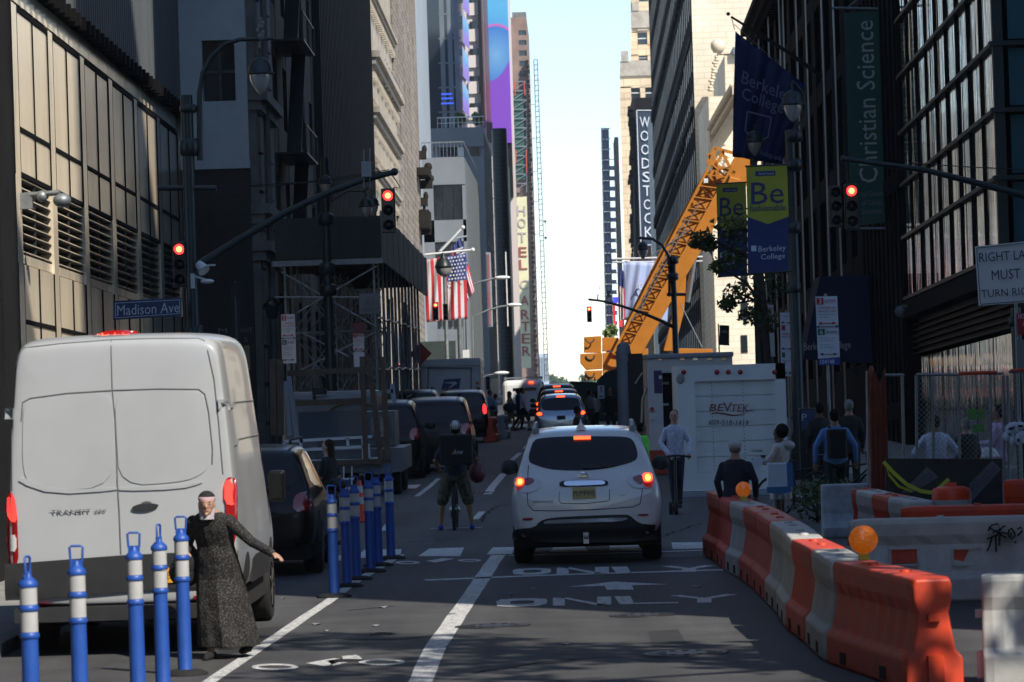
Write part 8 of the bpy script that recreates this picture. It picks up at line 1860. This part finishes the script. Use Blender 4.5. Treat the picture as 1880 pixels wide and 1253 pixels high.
# 2. man on the scooter
sxm = at(1242, 900, 65.4).x
person('man in a pale checked shirt and dark trousers riding an upright scooter', sxm, 65.5, 1.62, pi+.12, ('plaid_white', 'long'), ('cl_navy', 'trousers'), skin='light', hair=('hair_dark', 'short'), vox=.012, z0=.16,
    arms={-1: ((-.27, .04, 1.13), (-.22, .25, .93)), 1: ((.27, .04, 1.13), (.16, .25, .93))}, legs={-1: ((-.07, .03, .49), (-.07, -.1, .085), 0), 1: ((.07, .06, .49), (.06, .12, .085), 0)}, heady=-.25)
sc = thing('kick_scooter', 'black electric scooter ridden by the man in the checked shirt', 'scooter', (sxm, 65.3, 0)); m = MB(); m.box(sxm-.08, sxm+.08, 64.95, 65.75, .11, .16); m.build('deck', 'trim_black', sc, bevel=.015)
m = MB(); m.tube([(sxm-.03, 64.85, .2), (sxm-.02, 64.98, .6), (sxm-.01, 65.12, 1.0)], .025, 10); m.build('stem', 'black_metal', sc); m = MB(); m.tube([(sxm-.27, 65.14, .97), (sxm-.01, 65.12, 1.0), (sxm+.26, 65.14, .97)], .018, 8); m.build('handlebar', 'black_metal', sc)
for yy in (64.82, 65.88):
    m = MB(); m.lathe((sxm-.03, yy, .11), [(.05, -.03), (.1, -.03), (.11, -.015), (.11, .015), (.1, .03), (.05, .03)], 18, axis='x'); m.build('wheel', 'rubber', sc)
m = MB(); m.lathe((sxm-.12, 64.9, .11), [(.05, -.03), (.1, -.03), (.11, 0), (.1, .03), (.05, .03)], 16, axis='x'); m.build('wheel', 'rubber', sc)
# 3. man with white cap
x_ = at(1352, 900, 48.2).x; person('older man in a navy jacket and white cap seen from behind', x_, 48.2, 1.57, -.2, ('cl_navy', 'long'), ('cl_navy', 'trousers'), skin='light', hair=('hair_grey', 'cap'), vox=.014, fat=1.12, arms={-1: ((-.27, .0, 1.16), (-.25, .16, .95)), 1: ((.27, .0, 1.16), (.25, .16, .95))})
# 4. woman in cream coat
x_ = at(1434, 900, 58).x; r, T, HT, k, Rh = person('woman in a cream hooded coat holding a coffee cup and papers', x_, 58, 1.56, 1.25, ('cl_offwhite', 'long'), ('cl_offwhite', [(.50, .22, .19, 0, 0), (.7, .21, .18, 0, 0), (.95, .19, .15, 0, 0), (1.15, .17, .13, 0, 0)]), skin='brown', hair=('hair_dark', 'bun'), vox=.014, fat=1.15,
    arms={-1: ((-.22, .14, 1.18), (-.12, .36, 1.2)), 1: ((.26, .05, 1.15), (.18, .32, 1.12))})
m = MB(); m.ell(T((0, -.12, 1.42)), (.13, .1, .08), 12, 8); m.build('hood', 'cl_offwhite', r)
c = at(1401, 838, 57.9); m = MB(); m.lathe((c.x, 57.9, c.z-.1), [(.028, 0), (.038, .1), (.04, .105), (.036, .12), (0, .12)], 14); solo(m, 'coffee_cup', 'dark coffee cup held by the woman in the cream coat', 'cup', 'wood', (c.x, 57.9, c.z-.1))
c = at(1390, 850, 57.8); m = MB(); m.cbox(c, (.16, .01, .2), Matrix.Rotation(.5, 3, 'Y')); solo(m, 'paper_sheet', 'sheets of paper held below the coffee cup', 'paper', 'board_white', c-Vector((0, 0, .1)))
c = at(1430, 878, 57.5); m = MB(); m.prism([(at(x__, y__, 57.5).x, at(x__, y__, 57.5).z) for x__, y__ in ((1408, 850), (1450, 850), (1455, 900), (1430, 906), (1408, 902))], 'y', 57.4, 57.55); bagr = thing('tote_bag', 'white and blue printed tote bag on the shoulder of the woman in cream', 'bag', (c.x, 57.5, c.z-.25)); m.build('bag_body', 'board_white', bagr, bevel=.02)
m = MB(); m.prism([(at(x__, y__, 57.4).x, at(x__, y__, 57.4).z) for x__, y__ in ((1408, 895), (1452, 893), (1454, 903), (1430, 908), (1409, 905))], 'y', 57.37, 57.57); m.build('blue_base', mk('bag_blue', (.03, .15, .33), .7), bagr)
m = MB(); m.prism([(at(x__, y__, 57.4).x, at(x__, y__, 57.4).z) for x__, y__ in ((1444, 850), (1455, 850), (1457, 894), (1446, 896))], 'y', 57.37, 57.57); m.build('blue_side', 'bag_blue', bagr)
m = MB(); m.tube([at(1415, 852, 57.45), at(1430, 822, 57.6), at(1438, 852, 57.45)], .014, 6); m.build('strap', mk('strap_tan', (.5, .22, .12), .8), bagr)
# 5-8. right hand side people
x_ = at(1536, 900, 62).x; r, T, HT, k, Rh = person('man in a blue shirt walking away with a black backpack', x_, 62, 1.75, .1, ('cl_blue', 'long'), ('cl_black', 'trousers'), skin='tan', hair=('hair_dark', 'short'), vox=.014, fat=1.12, legs=walk2, arms={-1: ((-.32, -.02, 1.15), (-.33, .02, .9)), 1: ((.32, -.02, 1.15), (.34, .04, .9))})
def backpack(label, T, k, w_=.17, d=.1, z0=.98, z1=1.42, mt='cl_black'):
    m = MB(); c = T((0, -.17, (z0+z1)/2)); m.loft([[T((w_*sx__, -.12-d*sy__-(.0), z)) for sx__, sy__ in ((-1, 0), (-1, .7), (-.8, 1), (.8, 1), (1, .7), (1, 0))] for z in (z0, z0+.05, z1-.08, z1)]); m.loft([[T((w_*.8*sx__, -.2-d*.5*sy__, z)) for sx__, sy__ in ((-1, 0), (-1, 1), (1, 1), (1, 0))] for z in (z0+.04, z0+.2)])
    for sd in (-1, 1): m.tube([T((sd*.1, -.12, z0+.1)), T((sd*.17, .0, 1.28)), T((sd*.13, .06, 1.44)), T((sd*.1, -.1, 1.46))], .02, 6)
    o = solo(m, 'backpack', label, 'backpack', mt, T((0, -.2, z0)), bevel=.012)
    return o
backpack('black backpack worn by the man in the blue shirt', T, k, .16, .14, .95, 1.42)
x_ = at(1719, 860, 58).x; person('man in a white shirt standing behind the fence with elbows out', x_, 58, 1.66, .1, ('plaid_white', 'long'), ('cl_black', 'trousers'), skin='tan', hair=('hair_brown', 'short'), vox=.016, fat=1.1, arms={-1: ((-.36, -.04, 1.14), (-.2, .12, 1.0)), 1: ((.36, -.04, 1.14), (.2, .12, 1.0))})
x_ = at(1776, 860, 58.6).x; person('grey haired person in a black top behind the fence', x_, 58.6, 1.6, .6, ('cl_black', 'long'), ('cl_black', 'trousers'), skin='light', hair=('hair_grey', 'short'), vox=.018, fat=1.15)
x_ = at(1834, 860, 60).x; person('man in a lavender patterned shirt facing left behind the fence', x_, 60, 1.76, 1.4, ('cl_lavender', 'long'), ('cl_black', 'trousers'), skin='tan', hair=('hair_dark', 'short'), vox=.016, arms={-1: ((-.22, .1, 1.16), (-.12, .32, 1.15)), 1: ((.22, .05, 1.15), (.15, .3, 1.05))})
m = MB(); c = at(1814, 832, 59.5); m.lathe((c.x, 59.5, c.z-.05), [(0, .14), (.08, .13), (.14, .08), (.17, .0), (.19, -.01), (0, 0)], 16); solo(m, 'hard_hat', 'white hard hat resting on the fence tarpaulin top', 'helmet', 'cap_white', (c.x, 59.5, c.z-.05))
x_ = at(1562, 860, 70).x; person('man in a dark suit standing in the doorway shade right of the backpack man', x_, 70, 1.82, .0, ('cl_black', 'long'), ('cl_black', 'trousers'), skin='tan', hair=('hair_grey', 'short'), vox=.02)
x_ = at(1507, 860, 72).x; person('person in dark clothes in the shade left of the backpack man', x_, 72, 1.76, .3, ('cl_black', 'long'), ('cl_black', 'trousers'), skin='brown', hair=('hair_dark', 'short'), vox=.02)
# 9. woman in black dress crossing
x_ = at(606, 950, 56.4).x; person('woman with long brown hair in a short black dress walking left', x_, 56.4, 1.60, 1.15, ('cl_black', 'short'), ('cl_black', [(.55, .17, .15, 0, .02), (.75, .18, .15, 0, 0), (.95, .165, .125, 0, 0), (1.1, .145, .11, 0, 0)]), skin='light', hair=('hair_brown', 'long'), vox=.012, legs={-1: ((-.08, .16, .5), (-.09, -.02, .1), 0), 1: ((.08, .02, .48), (.09, -.2, .12), 0)}, arms={-1: ((-.2, .05, 1.14), (-.17, .2, .92)), 1: ((.22, -.05, 1.14), (.2, .08, .9))}, shoes='shoe_black')
# 10. cyclist
xc_ = at(838, 950, 61.4).x; r, T, HT, k, Rh = person('cyclist in camouflage shorts standing astride a bicycle at the crossing', xc_, 61.4, 1.74, 0, ('cl_navy', 'short'), ('camo', 'shorts'), skin='tan', hair=('hair_dark', 'short'), vox=.013, fat=1.1, legs={-1: ((-.22, .02, .48), (-.26, 0, .085), 0), 1: ((.2, .02, .48), (.25, 0, .085), 0)}, lean=(.02, .1), shoes='shoe_blue', arms={-1: ((-.32, .12, 1.12), (-.27, .36, .98)), 1: ((.34, .12, 1.14), (.30, .36, 1.0))})
bicycle('bicycle', 'bicycle held between the legs of the cyclist with the black delivery bag', Vector((xc_-.03, 61.75, 0)), pi/2, s=1.0, fat=.028)
m = MB(); m.ell(HT((0, -.01, .06)), (.1*k, .13*k, .09*k), 18, 12, rot=Rh); o = solo(m, 'bicycle_helmet', 'white and blue vented helmet on the cyclist', 'helmet', 'cap_white', HT((0, 0, .0)))
m = MB()
for q_ in range(-3, 4): m.tube([HT((q_*.026, -.12+abs(q_)*.012, .02)), HT((q_*.03, -.115, .07)), HT((q_*.024, -.07, .125)), HT((q_*.02, 0, .148))], .009*k, 5)
vb_ = m.build('vent', 'sign_navy', None); vb_.parent = o; vb_.location = (0, 0, 0)
for v in vb_.data.vertices: v.co -= o.location
rb = thing('delivery_bag', 'large square black delivery bag on the back of the cyclist', 'bag', T((0, -.3, 1.0))); a_, b_ = at(806, 799, 60.95), at(868, 853, 60.95); m = MB(); m.box(a_.x, b_.x, 60.95, 61.27, b_.z, a_.z); m.build('bag_body', 'cl_black', rb, bevel=.03, seg=3)
text('Ame', at(829, 835, 60.94), at(849, 834, 60.94), at(831, 826, 60.94), 'letter_pale', rb, 'bag_lettering', shear=.3)
m = MB(); c = at(876, 868, 61.6); m.ell(c, (.14, .16, .17), 14, 10); m.tube([c+Vector((-.05, 0, .15)), c+Vector((-.06, .05, .28))], .012, 6); solo(m, 'handlebar_bag', 'dark red bag hanging from the right end of the cyclist handlebar', 'bag', 'maroon', c-Vector((0, 0, .17)))
# 11. far pedestrians
pd = [(901, 165, 1.78, -1.5, 'cl_lightblue', 'long', 'cl_khaki', 'trousers', 'tan', ('hair_dark', 'short'), 'man in a blue shirt and khaki trousers leftmost of the far pedestrians', walk),
      (910, 168, 1.58, 1.5, 'cl_lightblue', 'long', 'cl_navy', 'trousers', 'tan', ('hair_dark', 'short'), 'shorter person in light blue beside the man in khaki trousers', walk2),
      (937, 163, 1.72, -1.4, 'cl_yellow', 'long', 'cl_yellow', [(.55, .16, .14, 0, 0), (.8, .17, .14, 0, 0), (1.0, .15, .11, 0, 0)], 'tan', ('hair_brown', 'long'), 'woman in a mustard yellow outfit on the far crossing', walk),
      (953, 166, 1.82, -1.5, 'cl_black', 'long', 'cl_black', 'trousers', 'dark', ('hair_dark', 'short'), 'person in black striding behind the man in white polo', walk),
      (961, 163, 1.84, -1.45, 'cl_white', 'short', 'cl_black', 'shorts', 'tan', ('hair_dark', 'short'), 'man in a white polo and black shorts on the far crossing', walk2),
      (1084, 150, 1.72, -.9, 'cl_grey', 'long', 'cl_black', 'trousers', 'tan', ('hair_dark', 'short'), 'person in a beige grey shirt before the green site fence', walk),
      (1094, 152, 1.66, .8, 'cl_offwhite', 'long', 'cl_black', 'trousers', 'light', ('hair_brown', 'long'), 'person with long fair brown hair right of the beige grey shirt', None),
      (1122, 140, 1.84, 3.0, 'cl_black', 'long', 'cl_black', 'trousers', 'tan', ('hair_grey', 'short'), 'man in black standing beside the white pedestrian sign', None)]
for px, Z, h, yw, t_, tk, b_, bk, sk_, hr, lb, lg in pd:
    x_ = at(px, 770, Z).x; person(lb, x_, Z, h, yw, (t_, tk), (b_, bk), skin=sk_, hair=hr, legs=lg, vox=.026, fingers=True, group=None)
c = at(936, 748, 162.6); m = MB(); m.ell(c, (.3, .12, .2), 12, 8); m.tube([c+Vector((-.2, 0, .12)), c+Vector((0, 0, .5)), c+Vector((.2, 0, .12))], .02, 6); solo(m, 'handbag', 'big dark handbag carried by the woman in mustard yellow', 'bag', 'cl_navy', c-Vector((0, 0, .2)))
x_ = at(1061, 770, 94).x; person('dark clothed person whose head shows against the silver blue crossover', x_, 94, 1.62, -1.2, ('cl_black', 'short'), ('cl_black', 'trousers'), skin='brown', hair=('hair_dark', 'short'), vox=.018)
x_ = at(1180, 830, 72).x; r, T, HT, k, Rh = person('worker in a lime green safety vest half hidden behind the white crossover', x_, 72, 1.48, -1.2, ('cl_lime', 'short'), ('cl_black', 'trousers'), skin='brown', hair=('hair_dark', 'short'), vox=.018, fat=1.15)
